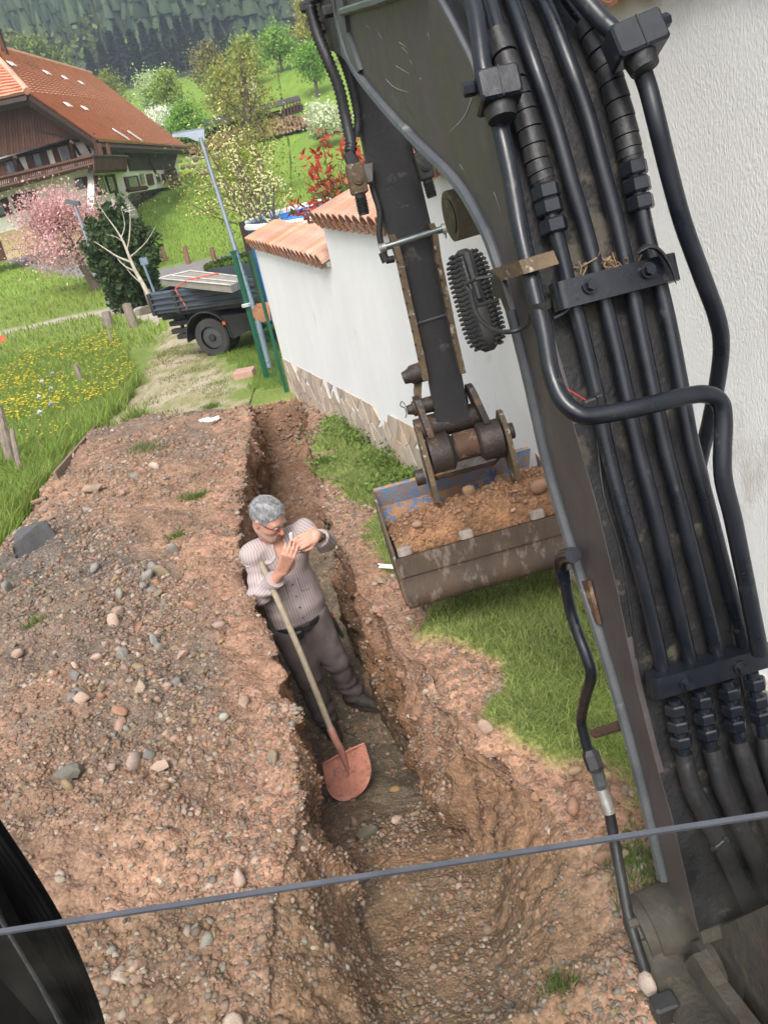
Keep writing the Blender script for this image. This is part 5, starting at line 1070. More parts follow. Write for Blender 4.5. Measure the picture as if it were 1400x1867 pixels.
# boom pivot boss low right
ax0, ax1 = BP(1161, 1700, .58), BP(1161, 1700, .58)+ML*.17
m = MB(); m.tube([ax0, ax0+ML*.03, ax0+ML*.032, ax1], [.088, .090, .098, .098], 32); PB_ = obj('pivot_boss', m, M_base, EX, smooth=True)
m = MB(); m.tube([ax0-ML*.02, ax0], [.05, .055], 24); obj('pivot_pin', m, M_grease, PB_, smooth=True)
nut(ax0+MU*.065-ML*.012+MF*-.01, ML, .016, .03, M_base, PB_, 'bolt')
m = MB(); m.tube(spline([BP(1190, 1700, .62), BP(1215, 1760, .62), BP(1262, 1840, .62), BP(1330, 1920, .62), BP(1420, 2000, .62)], 5), [.06]*5+[.065]*16, 14, True, .8); obj('swing_bracket', m, M_base, EX, smooth=True)
m = MB(); m.prism([BP(1222, 1722, .74), BP(1290, 1700, .74), BP(1420, 1640, .74), BP(1800, 1800, .74), BP(1800, 2200, .74), BP(1260, 2200, .74)], ML*.5); obj('boom_foot_housing', m, M_base, EX)
m = MB(); m.prism([BP(1240, 1760, .66), BP(1262, 1740, .66), BP(1300, 1800, .66), BP(1420, 1960, .66), BP(1290, 1960, .66)], ML*.04); obj('swing_bracket', m, M_base, EX)
m = MB(); m.prism([RS(1276, 1700, 0.0), RS(1366, 1672, 0.0), RS(1372, 1692, 0.0), RS(1282, 1722, 0.0)], MF*.06); obj('boom_foot_plate', m, M_base, EX)
m = MB(); m.tube([BP(1280, 1760, .70), BP(1280, 1760, .70)+ML*.30], .06, 20); m.tube([BP(1250, 1790, .70), BP(1320, 2000, .70)], .06, 12); obj('foot_cylinder', m, M_base, EX, smooth=True)
m = MB(); m.prism([BP(1230, 1790, .98), BP(1420, 1650, .98), BP(1700, 1900, .98), BP(1400, 2100, .98)], ML*.05); obj('swing_post', m, M_base, EX)
m = MB(); m.bbox(BP(1370, 2050, .85)+MF*.15-MU*.15, (.5, .5, .35), ML, MF, MU, .02); obj('undercarriage_frame', m, M_base, EX)
for i in range(2): m = MB(); m.tube(spline([BP(1360-50*i, 1780+30*i, .86), BP(1400-40*i, 1810, .84), BP(1430, 1860, .82), BP(1450, 1960, .8)], 5), .032, 10); obj('greasy_hose', m, M_base, EX, smooth=True)
m = MB(); q = [BP(1366+k*3.0, 1685+k*8, .78) for k in range(22)]
for a, b in zip(q[:-1], q[1:]): m.tube([a, lerp(a, b, .6)], [.0065, .006], 8)
obj('coiled_hose', m, mat('tan_coil', (.20, .16, .09), rough=.7), EX, smooth=True)
# ---------------------------------------------------------------- arm
AD = lambda y_: 3.25+(y_-100)*.00076
def A(px, py, dz=0.): return at(px, py, AD(py)+dz)
def armsec(y_, xl_, xr_, dep):    # four corners: near left, near right, far right, far left
    a, b = A(xl_, y_), A(xr_, y_-(xr_-xl_)*.25); X = nrm(b-a); bk = np.array([.02, 1, -.08]); bk = nrm(bk-X*(bk@X)); return [a, b, b+bk*dep, a+bk*dep]
S_ = [armsec(40, 600, 700, .20), armsec(200, 650, 732, .24), armsec(330, 676, 762, .25), armsec(430, 708, 786, .24), armsec(640, 772, 832, .20), armsec(780, 798, 856, .15)]
m = MB(); n = len(S_); m.add([p for s_ in S_ for p in s_], [(0, 1, 2, 3), tuple(4*(n-1)+k for k in (3, 2, 1, 0))]+[(4*i+k, 4*i+4+k, 4*i+4+(k+1) % 4, 4*i+(k+1) % 4) for i in range(n-1) for k in range(4)])
ARM = obj('arm', m, mat('arm_paint', (.006, .006, .007), (.016, .014, .014), rough=.4, rough2=.6, scale=5, c3=(.085, .080, .070), t3=.62, s3=6, bump=.15, bscale=60), EX)
m = MB(); m.tube([A(641, 130, .02), A(677, 323, .02), A(708, 424, .02)], .016, 4); obj('arm_edge_weld', m, mat('olive_edge', (.11, .11, .07), (.06, .06, .045), rough=.7, scale=20), EX)
m = MB(); m.tube([A(758, 591, -.01), A(826, 570, -.01)], .006, 5); obj('weld_bead', m, M_edge, ARM)
def rail(pts, l_, w_, nm='thumb_rail'):
    P = [A(a, b, -.02) for a, b in pts]; m = MB(); vs = []
    X = nrm(A(800, 600)-A(760, 610)); bk = nrm(np.array([.02, 1, -.1]))
    for p in P: vs += [p-X*w_/2-bk*.05, p+X*w_/2-bk*.05, p+X*w_/2+bk*.03, p-X*w_/2+bk*.03]
    n = len(P); m.add(vs, [(0, 1, 2, 3), tuple(4*(n-1)+k for k in (3, 2, 1, 0))]+[(4*i+k, 4*i+4+k, 4*i+4+(k+1) % 4, 4*i+(k+1) % 4) for i in range(n-1) for k in range(4)])
    return obj(nm, m, M_rustp, EX)
rL = rail([(713, 428), (719, 440), (727, 470), (742, 540), (758, 610), (775, 690)], 0, .028); rR = rail([(784, 408), (790, 420), (797, 470), (812, 540), (826, 610), (842, 678)], 0, .026)
for t in np.linspace(.12, .92, 8):
    for P0_r, P1_r, R_ in (((722, 450), (771, 672), rL), ((792, 430), (838, 660), rR)):
        c = A(lerp(P0_r[0], P1_r[0], t)-4, lerp(P0_r[1], P1_r[1], t), -.07); m = MB(); m.tube([c-fw*.004, c+fw*.006], .0055, 8); obj('rail_hole', m, M_boomr, R_)
a, b = A(704, 450, -.055), A(806, 418, -.055); m = MB(); m.tube([a, b], .016, 14); o = obj('lock_pin', m, M_steel, EX, smooth=True)
X = nrm(b-a); m = MB(); m.tube([a-X*.03, a-X*.022, a-X*.02, a], [.022, .024, .020, .024], 14); m.tube([b, b+X*.02, b+X*.022, b+X*.032], [.024, .020, .026, .024], 14); obj('pin_collar', m, M_zinc, o, smooth=True)
m = MB(); t_ = np.linspace(0, 6.28, 14); m.tube([b+X*.012+np.array([0, 0, 1])*math.cos(u)*.03+np.array([0, -1, 0])*math.sin(u)*.012+np.array([0, 0, -.012]) for u in t_], .0025, 5, False); obj('lynch_ring', m, M_steel, o)
# black hose down the arm's left side, valve blocks with couplings
m = MB(); m.tube(spline([A(672, 300, -.03), A(680, 345, -.04), A(692, 385, -.05), A(692, 430, -.05), A(700, 462, -.05)], 5), .014, 10); obj('arm_hose', m, M_rub, EX, smooth=True)
m = MB(); m.tube([A(697, 460, -.05), A(704, 478, -.05)], .019, 10); m.tube([A(704, 475, -.05), A(718, 472, -.04)], .016, 10); obj('hose_elbow', m, M_rub, EX, smooth=True)
def valve(c, c2, m_, sc=1.):
    """c top, c2 bottom of a shut-off block with a threaded quick coupling underneath"""
    a, b = A(*c, -.12), A(*c2, -.12); Y_ = nrm(b-a); L_ = np.linalg.norm(b-a); X = nrm(ML-Y_*(ML@Y_)); Z = np.cross(X, Y_); Z = Z if Z@(CAM-a) > 0 else -Z
    m = MB(); m.bbox(lerp(a, b, .38), (.072*sc, L_*.52, .06), X, Y_, Z, .006); o = obj('valve_block', m, m_, EX)
    cc = lerp(a, b, .38)+Z*.032; m = MB(); m.tube([cc-Z*.002, cc+Z*.006], .024*sc, 18); m.tube([cc, cc+Z*.010], .015*sc, 16); obj('valve_cap', m, m_, o, smooth=True)
    m = MB(); m.tube([lerp(a, b, .62), lerp(a, b, .70)], .024*sc, 8); obj('hex_nut', m, M_blk, o)
    k_ = MB(); n_t = 9
    for i in range(n_t): q0, q1 = lerp(a, b, .70+.03*i), lerp(a, b, .70+.03*i+.018); k_.tube([q0, lerp(q0, q1, .5), q1], [.024*sc, .0285*sc, .024*sc], 14)
    k_.tube([lerp(a, b, .68), b], .023*sc, 14); obj('threaded_coupling', k_, M_blk, o, smooth=True)
    m = MB(); m.tube([lerp(a, b, .02), lerp(a, b, .16)], [.018*sc, .026*sc], 8); obj('hex_nut', m, M_blk, o); return o
valve((642, 285), (664, 392), M_rustp); valve((762, 268), (788, 360), M_blk, .9)
m = MB(); m.bbox(A(668, 318, -.07), (.06, .02, .085), ML, fw, -cu, .003); obj('valve_plate', m, mat('worn_grey_plate', (.13, .12, .10), (.08, .075, .065), rough=.6, scale=12), EX)
def corr(pts, r, nm, pitch=.018):
    P = spline(pts, 12); d = [0]
    for a, b in zip(P[:-1], P[1:]): d.append(d[-1]+np.linalg.norm(b-a))
    n = int(d[-1]/pitch*2); Q = [np.array([np.interp(t, d, [p[k] for p in P]) for k in range(3)]) for t in np.linspace(0, d[-1], n)]
    m = MB(); m.tube(Q, [r*(1 if i % 2 else .76) for i in range(n)], 12); return obj(nm, m, M_rub, EX, smooth=True, ang=80)
corr([A(566, 10, -.05), A(578, 60, -.06), A(598, 110, -.08), (A(618, 160, -.08)), A(630, 215, -.08), A(640, 262, -.10), A(637, 280, -.12)], .027, 'corrugated_hose'); corr([A(608, 75, -.03), A(625, 110, -.03), A(641, 160, -.03), A(652, 215, -.03), A(650, 248, -.04)], .019, 'corrugated_hose', .015)
m = MB(); m.tube([A(634, 278, -.12), A(645, 300, -.12)], [.024, .030], 8); obj('hose_end', m, M_blk, EX)
m = MB(); m.tube(spline([A(745, 235, -.05), A(755, 255, -.07), A(762, 275, -.1)], 4), .016, 10); obj('arm_hose', m, M_rub, EX, smooth=True)
# boom head end: bracket cluster with bolts at top left
m = MB(); m.prism([BP(560, -60, .74), BP(552, 10, .74), BP(575, 30, .74), BP(588, 90, .74), BP(612, 95, .74), BP(640, 120, .74), BP(650, 60, .74), BP(640, -60, .74)], ML*.10); obj('boom_head', m, M_blk, EX)
for q in ((558, 12), (583, 52), (600, 20), (575, -5)): nut(BP(*q, .72), ML, .022, .05, M_blk)
m = MB(); m.prism([BP(598, -10, .66), BP(612, 20, .66), BP(622, 100, .66), BP(648, 140, .66), BP(655, 128, .66), BP(632, 60, .66), BP(622, -20, .66)], ML*.02); obj('head_edge_plate', m, M_edge, EX)
m = MB(); m.tube([BP(820, 395, .75), BP(820, 395, .75)+ML*.20], .075, 24); cy = obj('ram_eye', m, mat('muddy_eye', (.10, .085, .045), (.05, .042, .03), rough=.8, scale=12, bump=.4, c3=(.2, .15, .08)), EX, smooth=True)
m = MB(); q = BP(820, 395, .745); m.tube([q, q+ML*.004], .05, 20); obj('ram_pin', m, M_grease, cy, smooth=True)
# ---------------------------------------------------------------- linkage and bucket
AB_ = lambda a, b, dz=0.: at(a, b, 3.80+dz)
XB = nrm(AB_(905, 790)-AB_(785, 822))
m = MB(); m.tube([AB_(735, 690, -.02), AB_(745, 686, -.02), AB_(750, 684, -.02), AB_(775, 676, -.02)], [.030, .036, .048, .050], 16); obj('link_pin_boss', m, M_grease, EX, smooth=True)
m = MB(); m.prism([AB_(757, 690), AB_(770, 686), AB_(768, 720), AB_(772, 748), AB_(758, 752), AB_(755, 715)], np.array([0, .03, 0])); obj('side_link', m, M_rustp, EX)
m = MB(); m.tube([AB_(742, 748), AB_(752, 746), AB_(753, 746), AB_(780, 738), AB_(850, 722)], [.022, .028, .038, .040, .040], 16); o = obj('link_pin', m, M_grease, EX, smooth=True)
m = MB(); m.tube(spline([AB_(742, 748, -.03), AB_(738, 738, -.03), AB_(732, 732, -.03), AB_(730, 740, -.03), AB_(738, 744, -.03), AB_(741, 755, -.03), AB_(739, 762, -.03)], 4), .0028, 5); obj('spring_clip', m, M_steel, o)
m = MB(); m.tube([AB_(757, 785), AB_(757, 785)+XB*.09], .055, 20); obj('pin_boss', m, M_rust, EX, smooth=True)
for (a, b) in (((759, 745), (776, 790)), ((856, 722), (876, 765))):
    m = MB(); p, q = AB_(*a, -.06), AB_(*b, -.06); Y_ = nrm(q-p); Z = nrm(np.cross(XB, Y_)); c = (p+q)/2; hh = np.linalg.norm(q-p)/2
    out_ = []
    for s_ in (1, -1):
        for k in range(7): an = math.pi*k/6; out_.append(c+Y_*s_*hh+Z*math.cos(an)*.062*s_+Y_*s_*math.sin(an)*.062)
    m.prism(out_, XB*.03); obj('link_plate', m, M_grease, EX, smooth=True, ang=30)
m = MB(); m.tube([AB_(778, 780, .02), AB_(872, 755, .02)], .062, 22); obj('arm_end_boss', m, M_grease, EX, smooth=True)
b0, b1 = AB_(783, 832, -.04), AB_(912, 798, -.04); XX = nrm(b1-b0); LL = np.linalg.norm(b1-b0)
m = MB(); m.tube([b0+XX*LL*t for t in (0, .28, .29, .34, .66, .71, .72, 1)], [.098, .10, .098, .072, .072, .098, .10, .098], 28); obj('bucket_boss', m, M_grease, EX, smooth=True)
m = MB(); m.tube([b0+XX*LL*.36+np.array([0, 0, .01])-fw*.012, b0+XX*LL*.66+np.array([0, 0, .01])-fw*.012], .070, 22); obj('boss_middle', m, M_rust, EX, smooth=True)
m = MB(); c = (b0+b1)/2-cu*.075+fw*.03; m.bbox(c, (LL*.96, .13, .10), XX, nrm(np.cross(XX, cu)), cu, .02); obj('hanger_body', m, M_grease, EX)
def ear(c, nm='bucket_ear'):
    m = MB(); out_ = []
    C0 = c; U_ = nrm(cu-XX*(cu@XX)); Z = nrm(np.cross(XX, U_)); Z = Z if Z@fw > 0 else -Z
    for (u, z_) in ((.135, .0), (.12, -.045), (.05, -.09), (-.05, -.10), (-.15, -.09), (-.22, -.05), (-.22, .08), (0, .11), (.10, .06)): out_.append(C0+U_*u+Z*z_)
    m.prism(out_, XX*.024); return obj(nm, m, M_rustp, EX)
ear(b0-XX*.035+XX*0); ear(b1+XX*.012)
for q in (b0-XX*.055-cu*.09, b1+XX*.035+cu*.02): m = MB(); m.tube([q-XX*.015, q+XX*.03], .04, 14); obj('pin_end', m, M_grease, EX, smooth=True)
# bucket body
psb, thb = math.radians(3.5), math.radians(2.2)
BL_ = np.array([math.cos(psb)*math.cos(thb), math.sin(psb)*math.cos(thb), math.sin(thb)]); BWd = .86
M_buck = mat('bucket_blue_rust', (.42, .235, .105), (.28, .14, .06), rough=.75, scale=14, c3=(.085, .17, .33), t3=.52, s3=30, bump=.4, bscale=60)
M_buckd = mat('bucket_blue_worn', (.12, .22, .38), (.19, .29, .42), rough=.6, scale=9, c3=(.36, .20, .095), t3=.51, s3=36, bump=.35, bscale=70)
M_lip = mat('cutting_steel', (.075, .048, .030), (.045, .032, .024), rough=.6, metal=.2, scale=5, c3=(.15, .115, .09), t3=.58, s3=18, bump=.35, bscale=60, stretch=(1, 1, .35))
M_stub = mat('worn_tooth', (.30, .26, .23), (.19, .15, .12), rough=.6, scale=25, bump=.4)
lipT = at(722, 1018, 3.56); lipB = at(746, 1104, 3.60); railT = at(694, 891, 4.02); railM = at(708, 962, 4.06)
prof_b = spline([lipT, lerp(lipT, lipB, .5), lipB, lipB+np.array([0, .16, -.03]), lerp(lipB, railM, .75)+np.array([0, .12, -.10]), railM+np.array([0, .05, .02]), lerp(railM, railT, .5)+np.array([0, .05, .02]), railT], 5)
prof_b = [p-BL_*((p-lipT)@BL_) for p in prof_b]
def sweep(P, w0, w1, th, m_, nm, parent, sgn_=1):
    m = MB(); vs = []; n = len(P)
    for i in range(n):
        t = nrm(P[min(i+1, n-1)]-P[max(i-1, 0)]); nn_ = np.cross(t, BL_)*sgn_
        for (w_, o_) in ((w0, 0), (w1, 0), (w1, th), (w0, th)): vs.append(P[i]+BL_*w_+nn_*o_)
    m.add(vs, [(0, 1, 2, 3), tuple(4*(n-1)+k for k in (3, 2, 1, 0))]+[(4*i+k, 4*i+4+k, 4*i+4+(k+1) % 4, 4*i+(k+1) % 4) for i in range(n-1) for k in range(4)]); return obj(nm, m, m_, parent, smooth=True)
sweep(prof_b[:12], 0, BWd, .016, M_lip, 'bucket_floor_plate', EX); sweep(prof_b[11:], 0, BWd, .014, M_buck, 'bucket_back_plate', EX)
tr = prof_b[-1]; m = MB(); rd = nrm(prof_b[-1]-prof_b[-6]); m.prism([tr+BL_*0, tr+rd*-.125, tr+rd*-.125-np.array([0, .012, 0]), tr-np.array([0, .012, 0])], BL_*BWd); obj('bucket_top_rail', m, M_buckd, EX)
for w_ in (-.012, BWd): m = MB(); m.prism([p+BL_*w_ for p in prof_b], BL_*.012); obj('bucket_side_plate', m, M_buck if w_ > 0 else M_rustp, EX)
sweep([prof_b[0]+nrm(prof_b[0]-prof_b[5])*.0, prof_b[2], prof_b[4]], -.005, BWd+.005, .03, M_lip, 'cutting_edge', EX)
for t in (.055, .40, .80): 
    c = prof_b[0]+BL_*BWd*t+nrm(prof_b[0]-prof_b[4])*.02+np.array([0, .0, .0]); m = MB(); m.bbox(c, (.068, .045, .05), BL_, nrm(np.cross(BL_, prof_b[0]-prof_b[4])), nrm(prof_b[0]-prof_b[4]), .01); obj('tooth_stub', m, M_stub, EX)
for xq in (.33, .735):
    c = tr+BL_*BWd*xq*1.0; m = MB(); m.prism([c+rd*.03-fw*.02, c+rd*.05+fw*.05, c-rd*.10+fw*.02-cu*.0, c-rd*.14-fw*.03], BL_*.022); obj('ear_foot', m, M_buck, EX)
# soil in the bucket: heap sheet with clods
nu, nv = 120, 70; V = []; F = []
lt, bt = prof_b[0]+np.array([0, .015, -.01]), lerp(railM, railT, .12)
uu, vv_ = np.meshgrid(np.linspace(.015, .985, nu), np.linspace(0, 1, nv)); uu, vv_ = uu.ravel(), vv_.ravel()
Pm = prof_b[0]+np.array([0, -.002, -.004])+BL_*(BWd*uu)[:, None]+((bt-BL_*((bt-lipT)@BL_))-prof_b[0])*vv_[:, None]
hm_ = (.11*np.sin(np.clip(vv_, 0, 1)*math.pi)**.6)*np.clip(uu*7, 0, 1)**.5*(.7+.5*uu)-.06*vv_**3*(1-uu)
Pm[:, 2] += hm_*1.0-.09+.125*sstep(0, .07, vv_)-.02*vv_+fbm(Pm*9, 4, 3)*.03+(.5-worley(Pm*30, 4))*.018+fbm(Pm*60, 2, 4)*.006
Pm[:, 1] -= (.5-worley(Pm*24, 9))*.015
Iq = np.arange(nu*nv).reshape(nv, nu); F = np.stack([Iq[:-1, :-1], Iq[:-1, 1:], Iq[1:, 1:], Iq[1:, :-1]], -1).reshape(-1, 4)
cs = lerp(C(.26, .14, .075), C(.17, .095, .055), np.clip(.5+fbm(Pm*8, 3, 8)[:, None], 0, 1))
b_ = Pm.mean(0); o = link('bucket_soil', npmesh('bucket_soil', Pm-b_, F, cs, smooth=True), M_earth, None, b_); tag(o, 'heap of loose brown earth filling the digger bucket', 'soil', kind='stuff')
k = rng.choice(nu*nv, 900); v, f, c = joined_rocks(Pm[k]+np.array([0, -.004, .004]), .004+.013*rng.random(900)**2.5, clod, lerp(C(.27, .15, .085), C(.33, .21, .14), rng.random((900, 1))))
o = link('bucket_crumbs', npmesh('bucket_crumbs', v, f, c), M_rock); tag(o, 'clods and crumbs of earth on top of the bucket load', 'soil', kind='stuff')
for (px, py, sz, cc, lb, kk) in ((855, 905, 42, (.30, .19, .11), 'rounded brown stone at the back of the bucket load', 1), (910, 882, 34, (.27, .17, .10), 'brown block of earth against the blue bucket rail', 6), (962, 890, 26, (.06, .05, .06), 'small dark purple stone on the bucket load', 3), (985, 893, 40, (.26, .145, .085), 'large reddish clod at the right of the bucket load', 8), (760, 960, 26, (.34, .22, .14), 'flat tan stone at the left end of the bucket load', 2), (930, 930, 14, (.42, .28, .2), 'small pink stone in the middle of the bucket load', 5)):
    jd = np.argmin([(proj(p)[0]-px)**2+(proj(p)[1]-py)**2 for p in Pm[::3]]); P = Pm[::3][jd]; V_, F_ = shl[kk]; r = sz*((P-CAM)@fw)/FPX/2; o = link('stone', npmesh('stone', V_*r, F_), mat('bucket_stone', cc, tuple(np.array(cc)*.7), rough=.9, scale=12, bump=.6), None, P+np.array([0, -.01, r*.4])); tag(o, lb, 'stone')
# ---------------------------------------------------------------- lower windscreen pane and ribbed rubber at the cab
g = bpy.data.materials.new('dusty_glass'); g.use_nodes = True; t = g.node_tree; N = t.nodes; b = N['Principled BSDF']; b.inputs['Base Color'].default_value = (.45, .42, .38, 1); b.inputs['Roughness'].default_value = .12
tr_n = N.new('ShaderNodeBsdfTransparent'); tr_n.inputs[0].default_value = (.93, .95, .94, 1); mx = N.new('ShaderNodeMixShader'); tcn = N.new('ShaderNodeTexCoord'); nz = N.new('ShaderNodeTexNoise'); nz.inputs['Scale'].default_value = 14; nz.inputs['Detail'].default_value = 6
mr = N.new('ShaderNodeMapRange'); mr.inputs[1].default_value = .4; mr.inputs[2].default_value = .75; mr.inputs[3].default_value = .004; mr.inputs[4].default_value = .035
t.links.new(tcn.outputs['Object'], nz.inputs[0]); t.links.new(nz.outputs[0], mr.inputs[0]); t.links.new(mr.outputs[0], mx.inputs[0]); t.links.new(tr_n.outputs[0], mx.inputs[1]); t.links.new(b.outputs[0], mx.inputs[2]); t.links.new(mx.outputs[0], N['Material Output'].inputs[0])
dg = .62
e0, e1 = at(-60, 1714, dg), at(1460, 1481, dg); dn = nrm(np.cross(nrm(e1-e0), np.array([0, .97, .15]))); dn = dn if dn[2] < 0 else -dn; thk = np.cross(nrm(e1-e0), dn)
m = MB(); m.hexa([e0, e1, e1+dn*.42, e0+dn*.42, e0+thk*.004, e1+thk*.004, e1+dn*.42+thk*.004, e0+dn*.42+thk*.004]); PN = obj('windscreen_pane', m, g, EX)
m = MB(); m.box((e0+e1)/2+thk*.002-dn*.0008, (np.linalg.norm(e1-e0), .0029, .0042), nrm(e1-e0), dn, thk); obj('glass_edge_strip', m, mat('edge_seal', (.085, .09, .105), (.055, .06, .07), rough=.5, scale=30), PN)
P = spline([at(-90, 1440, .86), at(-20, 1545, .86), at(42, 1640, .86), at(90, 1725, .86), at(125, 1805, .86), at(152, 1880, .86), at(168, 1960, .86)], 5); n = len(P)
for i_ in range(11):
    u = (i_/10-.5); m = MB(); Q = []
    for j, p in enumerate(P): t_ = nrm(P[min(j+1, n-1)]-P[max(j-1, 0)]); sd_ = nrm(np.cross(t_, fw)); sd_ = sd_ if sd_[0] > 0 else -sd_; Q.append(p+sd_*u*.034*(1+.2*j/n)-fw*(.012*math.cos(u*3)))
    m.tube(Q, .0029, 8); o = obj('rubber_rib', m, M_grip, EX, smooth=True)
m = MB(); m.tube([p+fw*.012 for p in P], [.020]*n, 12, True, .5, ref=fw); obj('rubber_grip', m, M_grip, EX, smooth=True)
m = MB(); m.prism([at(-60, 1560, .80), at(0, 1655, .80), at(30, 1720, .80), at(75, 1790, .80), at(140, 1890, .80), at(-60, 1990, .80)], fw*.02); obj('cab_panel', m, M_grip, EX)
m = MB(); m.tube([at(-40, 1610, .78), at(28, 1720, .78), at(70, 1790, .78), at(128, 1900, .78)], .0022, 6); obj('panel_edge', m, M_rub, EX)
# ================================================================ THE MAN IN THE TRENCH
def snets(f, lo, hi, h):
    """naive surface nets of a signed distance function, evaluated only near the surface"""
    lo = np.array(lo, float); n = np.ceil((np.array(hi)-lo)/h/12).astype(int)*12; D = np.full(n+1, 1., np.float32); B = 12
    bi = np.stack(np.meshgrid(*[np.arange(k//B) for k in n], indexing='ij'), -1).reshape(-1, 3); ctr = lo+(bi+.5)*B*h; dc = f(ctr); act = np.abs(dc) < B*h*1.15+.015
    for b, d in zip(bi[~act], dc[~act]):
        s_ = tuple(slice(k*B, k*B+B+1) for k in b); D[s_] = np.sign(d)
    g = np.stack(np.meshgrid(*[np.arange(B+1)]*3, indexing='ij'), -1).reshape(-1, 3); ba = bi[act]; CH_ = 60
    for c in range(0, len(ba), CH_):
        bb = ba[c:c+CH_]; P = lo+(bb[:, None, :]*B+g[None])*h; v = f(P.reshape(-1, 3)).reshape(len(bb), B+1, B+1, B+1)
        for b, q in zip(bb, v): D[tuple(slice(k*B, k*B+B+1) for k in b)] = q
    S = D < 0; N = np.array(D.shape)-1
    cnt = np.zeros(N, np.int8)
    for a in (0, 1):
        for b in (0, 1):
            for c in (0, 1): cnt += S[a:N[0]+a, b:N[1]+b, c:N[2]+c]
    ci_ = np.argwhere((cnt > 0) & (cnt < 8)); idx = np.full(N, -1, np.int64); idx[tuple(ci_.T)] = np.arange(len(ci_))
    acc = np.zeros((len(ci_), 3)); num = np.zeros(len(ci_))
    cor = [(a, b, c) for a in (0, 1) for b in (0, 1) for c in (0, 1)]
    vals = {c: D[ci_[:, 0]+c[0], ci_[:, 1]+c[1], ci_[:, 2]+c[2]].astype(float) for c in cor}
    for a in cor:
        for ax in range(3):
            if a[ax]: continue
            b = list(a); b[ax] = 1; b = tuple(b); va, vb = vals[a], vals[b]; m_ = (va < 0) != (vb < 0); t = np.where(m_, va/np.where(m_, va-vb, 1), 0)
            e = np.array(a, float)[None]+np.eye(3)[ax][None]*t[:, None]; acc += e*m_[:, None]; num += m_
    V = lo+(ci_+acc/num[:, None])*h; F = []
    for ax in range(3):
        o1, o2 = (ax+1) % 3, (ax+2) % 3; s0 = [slice(1, N[0]), slice(1, N[1]), slice(1, N[2])]; s0[ax] = slice(0, N[ax]); s1 = list(s0); s1[ax] = slice(1, N[ax]+1)
        A0, A1 = S[tuple(s0)], S[tuple(s1)]; e = np.argwhere(A0 != A1); 
        if not len(e): continue
        off = np.array([1, 1, 1]); off[ax] = 0; e = e+off; sg = S[tuple(e.T)]
        d1, d2 = np.eye(3, dtype=int)[o1], np.eye(3, dtype=int)[o2]
        q = np.stack([idx[tuple((e-d1-d2).T)], idx[tuple((e-d2).T)], idx[tuple(e.T)], idx[tuple((e-d1).T)]], 1); q[~sg] = q[~sg][:, ::-1]; F.append(q)
    return V, np.vstack(F)
def rc(p, a, b, r1, r2):
    a, b = np.array(a, float), np.array(b, float); ab = b-a; t = np.clip(((p-a)@ab)/(ab@ab), 0, 1); return np.linalg.norm(p-a-t[:, None]*ab, axis=1)-(r1+(r2-r1)*t)
def smin(a, b, k): h_ = np.clip(.5+.5*(b-a)/k, 0, 1); return b+(a-b)*h_-k*h_*(1-h_)
def ell(p, c, r, X, Y_, Z_):
    q = p-c; q = np.stack([q@X/r[0], q@Y_/r[1], q@Z_/r[2]], 1); l_ = np.linalg.norm(q, axis=1); return (l_-1)*min(r)*(.6+.4*np.clip(l_, .5, 1))
DP = lambda y_: 4.30+(y_-945)*.00215
J = lambda a, b, d=0.: at(a, b, DP(b)+d)
Rs, Ls = J(463, 1010, -.06), J(556, 966, .12); nb = J(502, 988, .06); chest = J(515, 1035, .03); pel = J(545, 1128, .03)
Re, Rw = J(478, 1086, -.16), J(512, 1044, -.27); Le, Lw = J(594, 990, .0), J(577, 975, -.20)
Rh, Lh = J(523, 1140, .0), J(568, 1122, .06); _k = np.where((np.abs(TV[:, 0]+.60) < .13) & (np.abs(TV[:, 1]-4.0) < .16) & (pf > .93))[0]; FL0 = float(np.percentile(TV[_k, 2], 85)) if len(_k) else -1.17; FZ = FL0+.085
Ra, La = atz(594, 1308, FZ), atz(645, 1266, FZ)
Rk = lerp(Rh, Ra, .50)+np.array([.01, -.04, .0]); Lk_ = lerp(Lh, La, .50)+np.array([.0, -.03, .0])
sb_ = nrm(Ls-Rs); ub_ = nrm(nb-pel); sb_ = nrm(sb_-ub_*(sb_@ub_)*.6); fb_ = nrm(np.cross(sb_, ub_)); ub2 = np.cross(fb_, sb_)
Hc = J(489, 946, .0); hf_ = nrm([.66, -.56, -.50]); hs_ = nrm(np.cross([0.02, 0, 1], hf_)); hu_ = np.cross(hf_, hs_)
hs_ = np.cross(hu_, hf_)
def HP(s_, f_, u_): return Hc+hs_*s_+hf_*f_+hu_*u_
def torso(p, g=0.):
    q = p-chest; q = p+np.outer(q@fb_, fb_)*.40              # flatten front to back
    f = lambda a: a+fb_*((a-chest)@fb_)*.40
    d = rc(q, f(pel), f(lerp(pel, chest, .55)), .158+g, .165+g); d = smin(d, rc(q, f(lerp(pel, chest, .5)), f(lerp(chest, nb, .35)), .165+g, .158+g), .05)
    for S0 in (Rs, Ls): d = smin(d, rc(q, f(lerp(chest, nb, .55)), f(lerp(nb, S0, .82)-ub2*.015), .105+g, .072+g), .06)
    return d*.9
